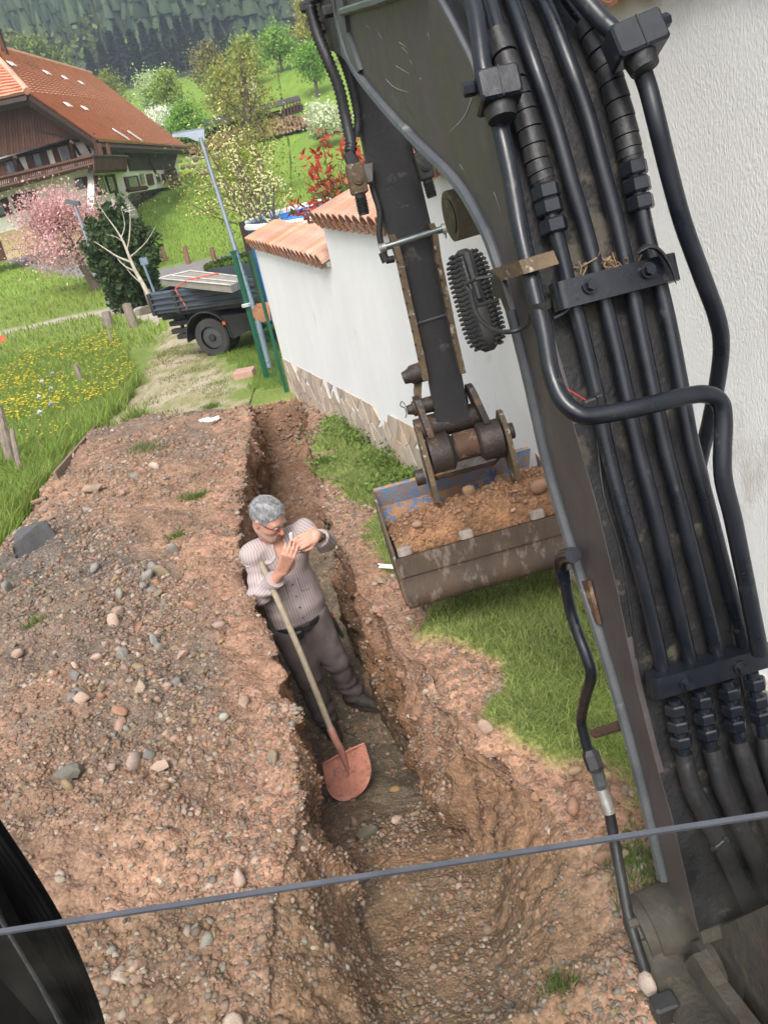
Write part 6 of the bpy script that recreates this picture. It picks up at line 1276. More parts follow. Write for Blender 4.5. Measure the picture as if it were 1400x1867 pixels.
def hand_parts(wr, kn, bend, thumbdir, fing, up_, spread):
    """palm and five fingers: returns list of capsules"""
    ax = nrm(kn-wr); side = nrm(np.cross(up_, ax)); nrm_ = np.cross(ax, side); out_ = []
    for i, s_ in enumerate((-.030, -.010, .010, .029)): out_.append((wr+side*s_*.7+ax*.01, kn+side*s_, .0165, .0125, .012))
    ln = (.040, .044, .041, .033)
    for i, s_ in enumerate((-.031, -.0105, .0105, .030)):
        a = kn+side*s_; ang = bend[i]; d1 = nrm(ax*math.cos(ang*.45)-nrm_*math.sin(ang*.45)+side*s_*spread); b = a+d1*ln[i]; d2 = nrm(ax*math.cos(ang)-nrm_*math.sin(ang)); c = b+d2*ln[i]*.68; d3 = nrm(ax*math.cos(ang*1.5)-nrm_*math.sin(ang*1.5)); e = c+d3*ln[i]*.5
        out_ += [(a, b, .0105, .0095, .004), (b, c, .0095, .0085, .003), (c, e, .0085, .007, .003)]
    t0 = wr+side*thumbdir*.025+ax*.02; t1 = t0+nrm(ax*.75+side*thumbdir*.55-nrm_*.45)*.045; t2 = t1+nrm(ax*.8-side*thumbdir*.1-nrm_*.55)*.032; t3 = t2+nrm(ax*.7-side*thumbdir*.35-nrm_*.5)*.024
    out_ += [(t0, t1, .016, .012, .010), (t1, t2, .0115, .010, .004), (t2, t3, .010, .0085, .003)]; return out_
Rkn = J(526, 1013, -.32); Lkn = J(557, 984, -.25)
R_h = hand_parts(Rw, Rkn, (1.0, .95, 1.1, 1.3), -1, None, nrm(np.array([.2, -.85, .35])), .4)
L_h = hand_parts(Lw, Lkn, (.75, .8, .85, .95), 1, None, nrm(np.array([.25, -.75, .6])), .2)
def headf(p):
    d = ell(p, HP(0, -.012, .030), (.079, .100, .092), hs_, hf_, hu_); d = smin(d, ell(p, HP(0, .020, -.030), (.064, .074, .088), hs_, hf_, hu_), .035)
    d = smin(d, rc(p, HP(0, .052, -.088), HP(0, .062, -.094), .030, .026), .035); d = smin(d, rc(p, HP(-.045, .0, -.065), HP(-.020, .055, -.092), .022, .024), .03); d = smin(d, rc(p, HP(.045, .0, -.065), HP(.020, .055, -.092), .022, .024), .03)
    d = smin(d, rc(p, HP(0, .082, .018), HP(0, .112, -.028), .009, .0135), .014); d = smin(d, rc(p, HP(-.014, .094, -.034), HP(.014, .094, -.034), .009, .009), .008)
    d = smin(d, rc(p, HP(-.034, .076, .030), HP(.034, .076, .030), .012, .012), .02)          # brow
    for s_ in (-1, 1):
        d = smin(d, rc(p, HP(s_*.036, .066, -.022), HP(s_*.046, .05, -.03), .016, .016), .02); e = rc(p, HP(s_*.031, .097, .010), HP(s_*.033, .098, .010), .015, .015); d = -smin(-d, e, .010)
        d = smin(d, rc(p, HP(s_*.080, -.012, .018), HP(s_*.080, -.008, -.022), .014, .010), .006)   # ears
        e2 = rc(p, HP(s_*.090, -.002, .012), HP(s_*.090, .0, -.010), .007, .006); d = np.maximum(d, -e2)
    d = smin(d, rc(p, HP(-.020, .088, -.060), HP(.020, .088, -.060), .006, .006), .008); e = rc(p, HP(-.024, .099, -.0655), HP(.024, .099, -.0655), .0028, .0028); d = -smin(-d, e, .004)
    d = smin(d, rc(p, HP(-.017, .087, -.072), HP(.017, .087, -.072), .007, .007), .008)
    return d
def body(p):
    d = headf(p); d = smin(d, rc(p, HP(0, -.025, -.06), nb-ub_*.02, .058, .066), .03)
    d = smin(d, torso(p, -.014), .03)
    for S0, E_, W_, hp_ in ((Rs, Re, Rw, R_h), (Ls, Le, Lw, L_h)):
        d = smin(d, rc(p, lerp(nb, S0, .8), lerp(S0, E_, .15), .05, .05), .02); d = smin(d, rc(p, S0, E_, .050, .042), .02); d = smin(d, rc(p, E_, W_, .042, .027), .015)
        dh = rc(p, lerp(W_, E_, .06), W_, .027, .022)
        for (a, b, r1, r2, k_) in hp_: dh = smin(dh, rc(p, a, b, r1, r2), k_)
        d = smin(d, dh, .008)
    for H_, K_, A_ in ((Rh, Rk, Ra), (Lh, Lk_, La)): d = smin(d, rc(p, H_, K_, .085, .055), .03); d = smin(d, rc(p, K_, A_, .055, .036), .02); d = smin(d, rc(p, A_, A_+np.array([.01, -.02, -.03]), .034, .028), .01)
    return d
PE = empty('person', (np.array([(Ra[0]+La[0])/2, (Ra[1]+La[1])/2, -1.2])), 'grey haired man in glasses and striped shirt standing in the trench with a shovel', 'person')
allp = np.array([Ra, La, Hc, Ls, Rs, Le, Re]); lo, hi = allp.min(0)-.22, allp.max(0)+.24
V, F = snets(body, lo, hi, .0052)
M_skin = mat('skin', (1, 1, 1), (.86, .80, .80), rough=.5, scale=35, attr='Col', spec=.4, bump=.15, bscale=220, dist=.002)
q = V-Hc; qs, qf, qu = q@hs_, q@hf_, q@hu_
cc = np.tile(C(.56, .30, .215), (len(V), 1)); nz_ = fbm(V*60, 3, 1)
red = np.exp(-((np.abs(qs)-.045)**2+(qu+.03)**2+(qf-.06)**2)/.0012)*.5+np.exp(-(qs**2+(qf-.11)**2+(qu+.02)**2)/.0007)*.6; cc = lerp(cc, C(.56, .20, .14), np.clip(red, 0, 1)[:, None])
beard = sstep(-.028, -.045, qu-.25*(.09-qf)*(qf < .07)+nz_*.006)*(np.linalg.norm(q, axis=1) < .17)*sstep(-.02, .02, qf)*sstep(-.115, -.10, qu); lips = (np.abs(qu+.0655) < .010)*(np.abs(qs) < .024)*(qf > .07)
cc = lerp(cc, C(.40, .33, .29), (beard*.62)[:, None]); cc[lips] = C(.46, .18, .15); near_h = np.linalg.norm(q, axis=1) > .19; cc[near_h] = C(.58, .315, .225)
me = npmesh('body', V-BASE[PE.name], F, cc*(1+.05*nz_[:, None]), smooth=True); BODY = link('body', me, M_skin, PE)
# shirt
def shirt(p):
    q = (p-pel); hgt = q@ub_
    d = torso(p, .004+0*0.); bl = .014*np.exp(-((hgt-.10)/.07)**2); d = d-bl
    wr = fbm(p*np.array([6, 6, 9]), 2, 31)*.012+0
    for S0, E_, W_, e_ in ((Rs, Re, lerp(Re, Rw, .72), .062), (Ls, Le, lerp(Le, Lw, .66), .058)):
        ds = smin(rc(p, lerp(nb, S0, .7), S0, .060, .062), rc(p, S0, lerp(S0, E_, .97), .063, e_), .03); ds = smin(ds, rc(p, lerp(S0, E_, .93), W_, e_, .047), .02)
        ring = np.abs(((p-W_)@nrm(W_-E_)))
        along = (p-S0)@nrm(E_-S0); ds = ds-.006*np.sin(along*95+fbm(p*9, 2, 5)*2.5)*np.exp(-((along-np.linalg.norm(E_-S0)*.8)/.10)**2)
        d = smin(d, ds, .028)
        cut = (p-W_)@nrm(W_-E_); ins = rc(p, E_, W_+nrm(W_-E_)*.1, .05, .040); d = np.where((cut > 0) & (np.linalg.norm(p-W_, axis=1) < .10), np.maximum(d, cut), d)
    d = d-wr-.009*(1-2*np.abs(fbm(p*np.array([7, 7, 7])+4, 2, 77)))*.5
    neck = rc(p, HP(0, -.02, -.05), nb-ub_*.01+fb_*.02, .066, .068); d = np.maximum(d, -neck)
    vcut = rc(p, nb+fb_*.085-ub_*.01, nb+fb_*.115-ub_*.085, .040, .010); d = -smin(-d, vcut, .01)
    return np.maximum(d, -(hgt+.005))
V, F = snets(shirt, np.minimum.reduce([pel, Rs, Le, Re, Ls])-.24, np.maximum.reduce([nb, Ls, Le, Rs, pel])+.20, .0062)
sA = (V-chest)@sb_; arms = np.zeros(len(V), bool); uu_ = sA.copy()
for S0, E_, W_ in ((Rs, Re, Rw), (Ls, Le, Lw)):
    du, dl_ = rc(V, lerp(S0, E_, .12), E_, .07, .06), rc(V, E_, W_, .06, .05); dt = torso(V, .004)
    for dd_, a_, b_ in ((du, S0, E_), (dl_, E_, W_)):
        m_ = (dd_ < dt-.004) & ((dd_ <= np.minimum(du, dl_)+1e-9)); t_ = nrm(b_-a_); X_ = nrm(np.cross(t_, fw)); uu_[m_] = ((V[m_]-a_)@X_)+.013
Cs_ = np.zeros((len(V), 3)); Cs_[:, 0] = uu_+1
me = npmesh('shirt', V-BASE[PE.name], F, Cs_, smooth=True)
ms = bpy.data.materials.new('striped_cotton'); ms.use_nodes = True; t = ms.node_tree; N = t.nodes; L = t.links.new; b = N['Principled BSDF']; b.inputs['Roughness'].default_value = .9; b.inputs['Specular IOR Level'].default_value = .15
a = N.new('ShaderNodeAttribute'); a.attribute_name = 'Col'; sp = N.new('ShaderNodeSeparateColor'); L(a.outputs['Color'], sp.inputs[0])
def mth(op, x_, y_=None): n_ = N.new('ShaderNodeMath'); n_.operation = op; (L(x_, n_.inputs[0]) if not isinstance(x_, (int, float)) else None); (n_.inputs.__getitem__(1).__setattr__('default_value', y_) if isinstance(y_, (int, float)) else (L(y_, n_.inputs[1]) if y_ is not None else None)); return n_.outputs[0]
ph = mth('MULTIPLY', sp.outputs[0], 2*math.pi/.0165); sn_ = mth('SINE', ph); r_ = N.new('ShaderNodeMapRange'); r_.inputs[1].default_value = .05; r_.inputs[2].default_value = .55; L(sn_, r_.inputs[0])
mx_ = N.new('ShaderNodeMix'); mx_.data_type = 'RGBA'; mx_.inputs[6].default_value = (.44, .375, .36, 1); mx_.inputs[7].default_value = (.325, .262, .265, 1); L(r_.outputs[0], mx_.inputs[0]); L(mx_.outputs[2], b.inputs['Base Color'])
SHI = link('shirt', me, ms, PE)
M_plain = mat('shirt_cotton', (.41, .345, .335), (.35, .29, .288), rough=.9, scale=60, stretch=(4, 1, 1))
def P3d(c, s_, f_, u_): return c+sb_*s_+fb_*f_+ub_*u_
def neck_r(dr_, u_):
    k_ = np.linspace(.03, .24, 70); P = nb+ub_*u_+dr_*k_[:, None]; d = shirt(P); i = np.where(d < 0)[0]; return k_[i[-1]]+.004 if len(i) else .078
for s_ in (-1, 1):      # collar leaves folded down round the neck
    m = MB(); n = 9; tp_, bt_ = [], []
    for i in range(n+1):
        t_ = i/n; an = math.radians(lerp(20, 165, t_)); dr_ = fb_*math.cos(an)+sb_*s_*math.sin(an)
        tp_.append(nb+ub_*(.036+.02*t_)+dr_*(.070+.012*(1-t_)*(1-t_))); u_ = lerp(-.070, .0, min(1, t_*1.6)) if i else -.03; r_ = max(neck_r(dr_, u_), .082)+.006; bt_.append(nb+ub_*u_+dr_*r_)
    m.add(tp_+bt_, [(i, i+1, n+2+i, n+1+i) for i in range(n)]); m.add([p-ub_*.003-fb_*.002 for p in tp_+bt_], [(n+1+i, n+2+i, i+1, i) for i in range(n)]); obj('collar', m, M_plain, SHI, smooth=True)
def on_shirt(s_, u_):
    o_ = pel+sb_*s_+ub_*u_; k_ = np.linspace(.02, .30, 80); P = o_+fb_*k_[:, None]; d = shirt(P); i = np.argmax(d > 0); return P[i]
pk = [on_shirt(.0, u_) for u_ in np.linspace(.03, .40, 14)]; m = MB(); m.tube([p+fb_*.001 for p in pk], .0145, 6, True, .16, ref=fb_); obj('button_placket', m, M_plain, SHI, smooth=True)
for u_ in (.09, .17, .25, .33): p = on_shirt(0, u_); m = MB(); m.tube([p+fb_*.002, p+fb_*.006], .0058, 10); obj('button', m, mat('button_brown', (.10, .05, .04), rough=.4), SHI)
for s0 in (.09, -.09):
    q4 = [on_shirt(s0+a_, b_) for a_, b_ in ((-.05, .35), (.05, .35), (.05, .26), (0, .243), (-.05, .26))]; m = MB(); m.tube(q4+[q4[0]], .0022, 5, False); obj('chest_pocket', m, mat('seam', (.25, .19, .19), rough=.9), SHI)
for E_, W_, r_c, f_ in ((Re, Rw, .050, .72), (Le, Lw, .047, .62)):
    c = lerp(E_, W_, f_); t_ = nrm(W_-E_); m = MB(); m.tube([c-t_*.045, c-t_*.02, c+t_*.004, c+t_*.006], [r_c+.001, r_c+.003, r_c+.003, r_c-.004], 20); obj('rolled_cuff', m, M_plain, SHI, smooth=True)
# trousers
def trous(p):
    q = p-pel; q2 = p+np.outer(q@fb_, fb_)*.30; f = lambda a: a+fb_*((a-pel)@fb_)*.30
    d = rc(q2, f(pel+ub_*.03), f(pel-ub_*.05), .160, .160)*.92
    for H_, K_, A_ in ((Rh, Rk, Ra), (Lh, Lk_, La)):
        A2 = A_+np.array([0, 0, .02]); ds = smin(rc(p, H_, K_, .108, .080), rc(p, K_, A2, .080, .066), .03)
        al = (p-K_)@nrm(A2-K_); ds = ds-.0045*np.sin(al*70+fbm(p*8, 2, 7)*3)*sstep(.12, .30, al); ds = ds-.0035*np.sin(al*60+fbm(p*8, 2, 17)*3)*np.exp(-(al/.09)**2); d = smin(d, ds, .035)
    d = d-fbm(p*np.array([7, 7, 5]), 3, 41)*.013
    return np.maximum(np.maximum(d, (q@ub_)-.045), -(p[:, 2]-FL0-.035))
V, F = snets(trous, np.minimum.reduce([Ra, La, pel])-.22, np.maximum.reduce([pel, La, Lh])+.22, .0075)
M_trou = mat('work_trousers', (.150, .122, .120), (.105, .085, .086), rough=.85, scale=7, bump=.25, bscale=240, dist=.002, c3=(.17, .12, .10), t3=.66, s3=5)
TRO = link('trousers', npmesh('trousers', V-BASE[PE.name], F, smooth=True), M_trou, PE)
M_belt = mat('belt_black', (.012, .012, .013), (.03, .03, .03), rough=.5, scale=30)
m = MB(); ring_ = []
for a_ in np.linspace(0, 2*math.pi, 37): ring_.append(pel+ub_*.022+sb_*math.cos(a_)*.166+fb_*math.sin(a_)*.136)
m.tube(ring_, .020, 6, False, .35, ref=np.cross(ub_, ring_[1]-ring_[0])); obj('belt', m, M_belt, PE, smooth=True)
m = MB(); c = pel+ub_*.022+fb_*.145; m.bbox(c, (.055, .012, .042), sb_, fb_, ub_, .004); obj('belt_buckle', m, M_blk, PE); m = MB(); c = pel-ub_*.01+fb_*.13+sb_*-.06; m.bbox(c, (.075, .03, .05), sb_, fb_, ub_, .01); obj('waist_flap', m, M_belt, PE)
m = MB(); c = lerp(Lh, Lk_, .42)+sb_*.112; m.bbox(c, (.02, .07, .15), sb_, fb_, nrm(Lh-Lk_), .006); o = obj('leg_pocket', m, M_belt, TRO); m = MB(); m.bbox(c+nrm(Lh-Lk_)*.085+sb_*.004, (.014, .02, .05), sb_, fb_, nrm(Lh-Lk_), .004); obj('pocket_tool', m, mat('tool_orange', (.35, .08, .03), rough=.5), o)
for K_, A_ in ((Rk, Ra), (Lk_, La)): m = MB(); t_ = nrm(A_-K_); c = K_+t_*.01; m.tube([c+(sb_*math.cos(a_)+fb_*math.sin(a_))*.079 for a_ in np.linspace(.3, 2.9, 12)], .0022, 5); obj('knee_seam', m, mat('seam_dark', (.07, .05, .055), rough=.9), TRO)
# shoes
M_shoe = mat('shoe_black', (.025, .024, .022), (.075, .06, .045), rough=.75, scale=14, bump=.3); M_sole = mat('shoe_sole', (.035, .032, .03), (.08, .06, .045), rough=.8, scale=20); M_lace = mat('lace_grey', (.14, .13, .12), rough=.8)
for A_, dr_, nm in ((Ra, nrm([.35, -.93, 0]), 0), (La, nrm([.83, -.55, 0]), 1)):
    sd_ = np.cross([0, 0, 1.], dr_); g0 = A_*1.; g0[2] = FL0+.045
    def shoe(p, g0=g0, dr_=dr_, sd_=sd_):
        d = rc(p, g0-dr_*.05+np.array([0, 0, .01]), g0+dr_*.06+np.array([0, 0, -.002]), .040, .043); d = smin(d, rc(p, g0+dr_*.06, g0+dr_*.165+np.array([0, 0, -.008]), .043, .036), .03)
        d = smin(d, rc(p, g0-dr_*.04, g0-dr_*.03+np.array([0, 0, .07]), .040, .043), .02); return np.maximum(d, -(p[:, 2]-FL0-.008))
    V, F = snets(shoe, g0-.25, g0+.25, .006); SH_ = link('shoe', npmesh('shoe', V-BASE[PE.name], F, smooth=True), M_shoe, PE)
    m = MB(); out_ = []
    for k in range(24):
        a_ = 2*math.pi*k/24; x_ = math.cos(a_); out_.append(g0+dr_*(.055+x_*.152)+sd_*math.sin(a_)*(.048 if x_ > 0 else .042)+np.array([0, 0, -.042]))
    m.prism(out_, np.array([0, 0, .022])); obj('sole', m, M_sole, SH_)
    for k in range(4): c = g0+dr_*(.045+.022*k)+np.array([0, 0, .046-.0065*k]); m = MB(); m.tube([c-sd_*.024-np.array([0, 0, .006]), c+np.array([0, 0, .003]), c+sd_*.024-np.array([0, 0, .006])], .003, 5); obj('lace', m, M_lace, SH_)
# hair
def hair(p):
    q = p-Hc; s_, f_, u_ = q@hs_, q@hf_, q@hu_
    d = ell(p, HP(0, -.014, .040), (.0845, .106, .0975), hs_, hf_, hu_)-.003*fbm(p*22, 3, 3)-.0012*np.sin((f_*60+fbm(p*14, 2, 8)*5+s_*30))
    face = (f_-.062)*.8-(u_-.062)*.75+.010*fbm(p*30, 2, 4)          # hairline
    side = np.maximum(-(u_+.055), (f_-.035)*.8-(u_+.02)*.3); low = -(u_+.075+.4*(f_+.02))
    earc = .030-np.linalg.norm(np.stack([(f_+.005), (u_+.002)], 1), axis=1)
    return np.maximum.reduce([d, face, low*.8, side*.8-.0, np.where(np.abs(s_) > .06, earc, -1)])
V, F = snets(hair, Hc-.17, Hc+.17, .0042); nh = fbm((V-Hc)@np.stack([hs_, hf_, hu_], 1)*np.array([90, 25, 45]), 3, 9)
ch = lerp(C(.17, .17, .175), C(.42, .42, .42), np.clip(.5+nh*.9, 0, 1)[:, None]); M_hair = mat('grey_hair', (1, 1, 1), (.55, .55, .56), rough=.6, scale=120, attr='Col', stretch=(1, .25, .6), bump=.8, bscale=160, dist=.004)
link('hair', npmesh('hair', V-BASE[PE.name], F, ch, smooth=True), M_hair, PE)
# locks of hair
vi = rng.choice(len(V), 1500); m = MB()
for i in vi:
    p = V[i]; o_ = nrm(p-HP(0, -.01, .01)); tg = nrm(np.cross(o_, rng.normal(size=3))*.5+hf_*.7-hu_*.25); tg = nrm(tg-o_*(tg@o_)); l_ = .014+.014*rng.random(); m.tube([p, p+tg*l_*.5+o_*.0018, p+tg*l_+o_*.0006], [.0008, .0007, .0002], 3, False)
o = obj('hair_locks', m, mat('grey_lock', (.34, .34, .345), (.18, .18, .19), rough=.5, scale=200), PE); o['kind'] = 'stuff'
# glasses, eyes
M_fr = mat('spectacle_frame', (.012, .012, .014), rough=.35)
GL = obj('glasses', MB().tube([HP(-.010, .104, .016), HP(0, .107, .019), HP(.010, .104, .016)], .0016, 6), M_fr, PE)
for s_ in (-1, 1):
    m = MB(); m.tube([HP(s_*.056, .092, .018), HP(s_*.074, .06, .018), HP(s_*.080, -.005, .014), HP(s_*.078, -.02, .0)], .0021, 6); obj('temple_arm', m, M_fr, GL)
    m = MB(); m.tube([HP(s_*(.033+.023*math.cos(a_)), .101-.10*abs(.0), .006+.016*math.sin(a_)) for a_ in np.linspace(0, 2*math.pi, 20)], .0013, 5, False); obj('lens_rim', m, M_fr, GL)
    m = MB(); m.sph(HP(s_*.031, .083, .010), .0125, 12, 8); ey = obj('eye', m, mat('eye_white', (.6, .56, .52), rough=.2), PE, smooth=True); m = MB(); m.sph(HP(s_*.033, .0925, .004), .0052, 8, 6); obj('iris', m, mat('iris_dark', (.05, .035, .03), rough=.2), ey, smooth=True)
    m = MB(); m.tube([HP(s_*.019, .0925, .015), HP(s_*.031, .0965, .017), HP(s_*.044, .089, .013)], [.003, .0045, .003], 6); obj('eyelid', m, M_skin2 if 'M_skin2' in globals() else mat('eyelid_skin', (.48, .25, .18), rough=.5), PE, smooth=True)
    m = MB(); m.tube([HP(s_*.014, .096, .033), HP(s_*.032, .096, .038), HP(s_*.052, .078, .032)], [.0035, .004, .002], 6); obj('eyebrow', m, mat('brow_grey', (.24, .23, .22), (.12, .11, .11), rough=.9, scale=200), PE, smooth=True)
# watch, lighter
t_ = nrm(Lw-Le); c = lerp(Lw, Le, .16); m = MB(); m.tube([c-t_*.011, c+t_*.011], [.0325, .031], 20); WT = obj('wristwatch', m, M_belt, PE, smooth=True); Z_ = nrm(np.array([.2, -.8, .55])-t_*(np.array([.2, -.8, .55])@t_)); m = MB(); m.tube([c+Z_*.028, c+Z_*.039], .018, 18); obj('watch_case', m, M_blk, WT)
lt_ = J(531, 978, -.36); m = MB(); m.bbox(lt_, (.018, .018, .046), ML, MF, nrm(np.array([.1, -.1, 1])), .004); ob = obj('lighter', m, mat('lighter_white', (.75, .75, .73), rough=.3), None); tag(ob, 'small white capped object held in the man’s raised right hand'.replace('’', ''), 'lighter'); ob['label'] = 'small white and silver object pinched in the raised hand of the man'
# shovel
tip = atz(645, 1452, FL0)
_k2 = np.where((np.abs(TV[:, 0]-tip[0]) < .16) & (np.abs(TV[:, 1]-tip[1]) < .16) & (pf > .9))[0]; tip = atz(645, 1452, float(np.percentile(TV[_k2, 2], 90))+.035); dt_ = (tip-CAM)@fw; sk = at(621, 1366, dt_-.06); hb = at(611, 1348, dt_-.07); ht = at(474, 1020, 4.36)
SV = empty('shovel', tip, 'long wooden handled shovel with a scratched orange red blade leaning on the man', 'shovel')
m = MB(); hp_s = spline([hb, lerp(hb, ht, .5)+np.array([.01, -.01, 0]), ht], 8); m.tube(hp_s, .0175, 12); obj('handle', m, mat('old_wood', (.34, .28, .20), (.24, .20, .14), rough=.8, scale=16, stretch=(3, 3, .4), bump=.25), SV, smooth=True)
M_sv = mat('orange_blade', (.64, .28, .20), (.50, .19, .13), rough=.5, scale=16, c3=(.30, .18, .13), t3=.57, s3=30, bump=.2)
bl_, br_ = at(589, 1390, dt_-.03), at(663, 1353, dt_-.03); ax_ = nrm(tip-(bl_+br_)/2); wd_ = nrm(br_-bl_); nb_ = nrm(np.cross(wd_, ax_)); nb_ = nb_ if nb_@(CAM-tip) > 0 else -nb_; c0_ = (bl_+br_)/2; WW = np.linalg.norm(br_-bl_)/2*1.03; LLs = np.linalg.norm(tip-c0_); V = []; nu_, nv_ = 16, 18
for j in range(nv_+1):
    t__ = j/nv_; w__ = WW*(1 if t__ < .45 else math.sqrt(max(0, 1-((t__-.45)/.55)**2.3)))*(1+.06*math.sin(t__*3))
    for i in range(nu_+1): u__ = i/nu_*2-1; V.append(c0_+ax_*LLs*t__+wd_*w__*u__-nb_*(.022*(1-u__*u__)*(1-.3*t__)-.018*t__*t__)+nb_*.012)
V = np.array(V); I2 = np.arange((nu_+1)*(nv_+1)).reshape(nv_+1, nu_+1); F = np.stack([I2[:-1, :-1], I2[:-1, 1:], I2[1:, 1:], I2[1:, :-1]], -1).reshape(-1, 4); n_ = len(V)
F2 = np.vstack([F, F[:, ::-1]+n_]); o = link('blade', npmesh('blade', np.vstack([V, V-nb_*.003])-BASE[SV.name], F2, smooth=True), M_sv, SV)
m = MB(); m.tube([c0_-nb_*-.016-wd_*WW, c0_+nb_*.012-wd_*WW*.4, c0_+nb_*.012+wd_*WW*.4, c0_+nb_*.016+wd_*WW], .0045, 6); obj('blade_step', m, M_sv, o)
m = MB(); m.tube([lerp(hb, ht, .06), hb, sk, lerp(c0_, tip, .30)+nb_*.002, lerp(c0_, tip, .55)-nb_*.004], [.0205, .021, .020, .013, .003], 12); obj('socket', m, mat('pink_worn_socket', (.50, .24, .20), (.34, .16, .11), rough=.6, scale=20), SV, smooth=True)
# ================================================================ TRUCK
TW = march(396, 650, zb1); ta = math.radians(-24); T = np.array([math.cos(ta), math.sin(ta), 0]); TN = np.array([math.sin(ta), -math.cos(ta), 0])   # TN points at the camera
tz = np.array([0, 0, 1.]); TR = empty('flatbed_truck', TW, 'dark blue grey tipper truck parked on the lane with tied down panels on its bed', 'truck')
tp = lambda a, b, o=0.: onplane(a, b, TW+TN*o, TN)
M_tb = mat('truck_blue_grey', (.065, .078, .098), (.045, .053, .068), rough=.5, scale=3, c3=(.14, .14, .14), t3=.68, s3=6)
M_tf = mat('truck_chassis', (.020, .020, .022), (.035, .032, .03), rough=.7, scale=6); M_tyre = mat('tyre', (.035, .034, .033), (.05, .046, .042), rough=.85, scale=8); M_or = mat('orange_reflector', (.75, .16, .03), rough=.3)
a0, a1 = tp(286, 573), tp(286, 534); Lr = lambda x, z, n=0.: TW+T*x+tz*z+TN*n
def tc(P): q = P-TW; return np.array([q@T, q[2], q@TN])
xb, zb_, zt_ = tc(tp(286, 573))[0], tc(tp(290, 571))[1], tc(tp(286, 535))[1]; xe_ = xb+4.2; Wt = 2.05
def wheel(x, n, parent):
    m = MB(); R_ = .345; c = Lr(x, R_, n); m.tube([c+TN*t for t in (-.104, -.10, -.075, .075, .10, .104)], [.21, R_*.93, R_, R_, R_*.93, .21], 32, False); tr_w = obj('tyre', m, M_tyre, parent, smooth=True)
    for k in range(24):
        a = k*math.pi/12; d = T*math.cos(a)+tz*math.sin(a); m = MB() if k == 0 else m; m.box(c+d*R_, (.05, .17, .008), np.cross(d, TN), TN, d)
    obj('tread_blocks', m, M_tyre, tr_w); return c
for n_o in (-.10, -Wt+.1):
    W_ = None
    wl_ = MB(); c = Lr(0, .345, n_o); wl_.tube([c+TN*.02, c+TN*.05, c+TN*.055, c+TN*.06], [.19, .21, .205, .19], 28); wl_.tube([c-TN*.05, c+TN*.02], [.10, .19], 28)
    rim = obj('wheel_rim', wl_, mat('rim_grey', (.07, .075, .08), (.045, .047, .05), rough=.6, scale=8), TR, smooth=True)
    wheel(0, n_o, rim); wheel(0, n_o-.26 if n_o > -1 else n_o+.26, rim)
    m = MB(); m.tube([c+TN*.0, c+TN*.09], [.075, .065], 16); [m.tube([c+TN*.05+(T*math.cos(k)+tz*math.sin(k))*.05, c+TN*.105+(T*math.cos(k)+tz*math.sin(k))*.05], .012, 6) for k in np.arange(6)*1.047]; obj('hub', m, M_tf, rim, smooth=True)
wheel(3.6, -.1, TR)
# bed
for n_o, nm in ((.06, 'near'), (-Wt, 'far')):
    m = MB(); m.box(Lr((xb+xe_)/2, (zb_+zt_)/2, n_o), (xe_-xb, .035, zt_-zb_), T, TN, tz); side = obj('bed_side', m, M_tb, TR)
    if nm == 'near':
        for k in range(3): m = MB(); z_ = lerp(zb_, zt_, (.22, .5, .78)[k]); m.tube([Lr(xb+.05, z_, n_o+.018), Lr(xe_-.05, z_, n_o+.018)], .045, 6, True, .45, ref=tz); obj('side_rib', m, M_tb, side)
        for x_ in (xb+.03, xb+.55, xb+1.95, xb+3.2, xe_): m = MB(); m.box(Lr(x_, (zb_+zt_)/2, n_o+.03), (.07, .05, zt_-zb_+.04), T, TN, tz); obj('side_stake', m, M_tf, side)
        m = MB(); m.box(Lr((xb+xe_)/2, zt_+.01, n_o), (xe_-xb, .06, .035), T, TN, tz); obj('top_rail', m, mat('rail_blue', (.10, .14, .19), (.05, .07, .09), rough=.5, scale=9), side)
m = MB(); m.box(Lr(xb, (zb_+zt_)/2, -Wt/2), (.035, Wt, zt_-zb_), T, TN, tz); obj('tailboard', m, M_tb, TR); m = MB(); m.box(Lr((xb+xe_)/2, zb_-.04, -Wt/2), (xe_-xb, Wt, .08), T, TN, tz); obj('bed_floor', m, M_tf, TR)
for n_o in (-.5, -1.5): m = MB(); m.box(Lr(1.3, zb_-.22, n_o), (4.6, .10, .22), T, TN, tz); obj('chassis_rail', m, M_tf, TR)
m = MB(); m.box(Lr(2.3, .55, -.35), (.9, .5, .45), T, TN, tz); obj('fuel_tank', m, M_tf, TR)
# mudguard
m = MB(); n = 14; vs = []
for i in range(n+1):
    a = math.pi*(1.03-1.06*i/n); d = T*math.cos(a)+tz*math.sin(a)*1.0
    for (r_, o_) in ((.47, .08), (.47, -.50), (.45, -.50), (.45, .08)): vs.append(Lr(0, .37, o_)+d*r_)
m.add(vs, [(0, 1, 2, 3), tuple(4*n+k for k in (3, 2, 1, 0))]+[(4*i+k, 4*i+4+k, 4*i+4+(k+1) % 4, 4*i+(k+1) % 4) for i in range(n) for k in range(4)]); MG = obj('mudguard', m, mat('mudguard_plastic', (.040, .043, .048), (.03, .03, .033), rough=.55, scale=5), TR, smooth=True)
m = MB(); m.prism([Lr(.34, .72, .05), Lr(.95, .72, .05), Lr(.85, .42, .05), Lr(.47, .30, .05)], -TN*.4); obj('mudguard_wing', m, M_tf, TR)
m = MB(); m.box(tp(409, 589, .10), (.06, .03, .05), T, TN, tz); obj('side_reflector', m, M_or, TR)
for k, (u, v_) in enumerate(((329, 588), (333, 602), (340, 612))): m = MB(); c = tp(u, v_, -.25); m.bbox(c, (.42 if k < 2 else .34, .12, .085), T, TN, tz, .01); obj('tail_lamp', m, M_tf, TR)
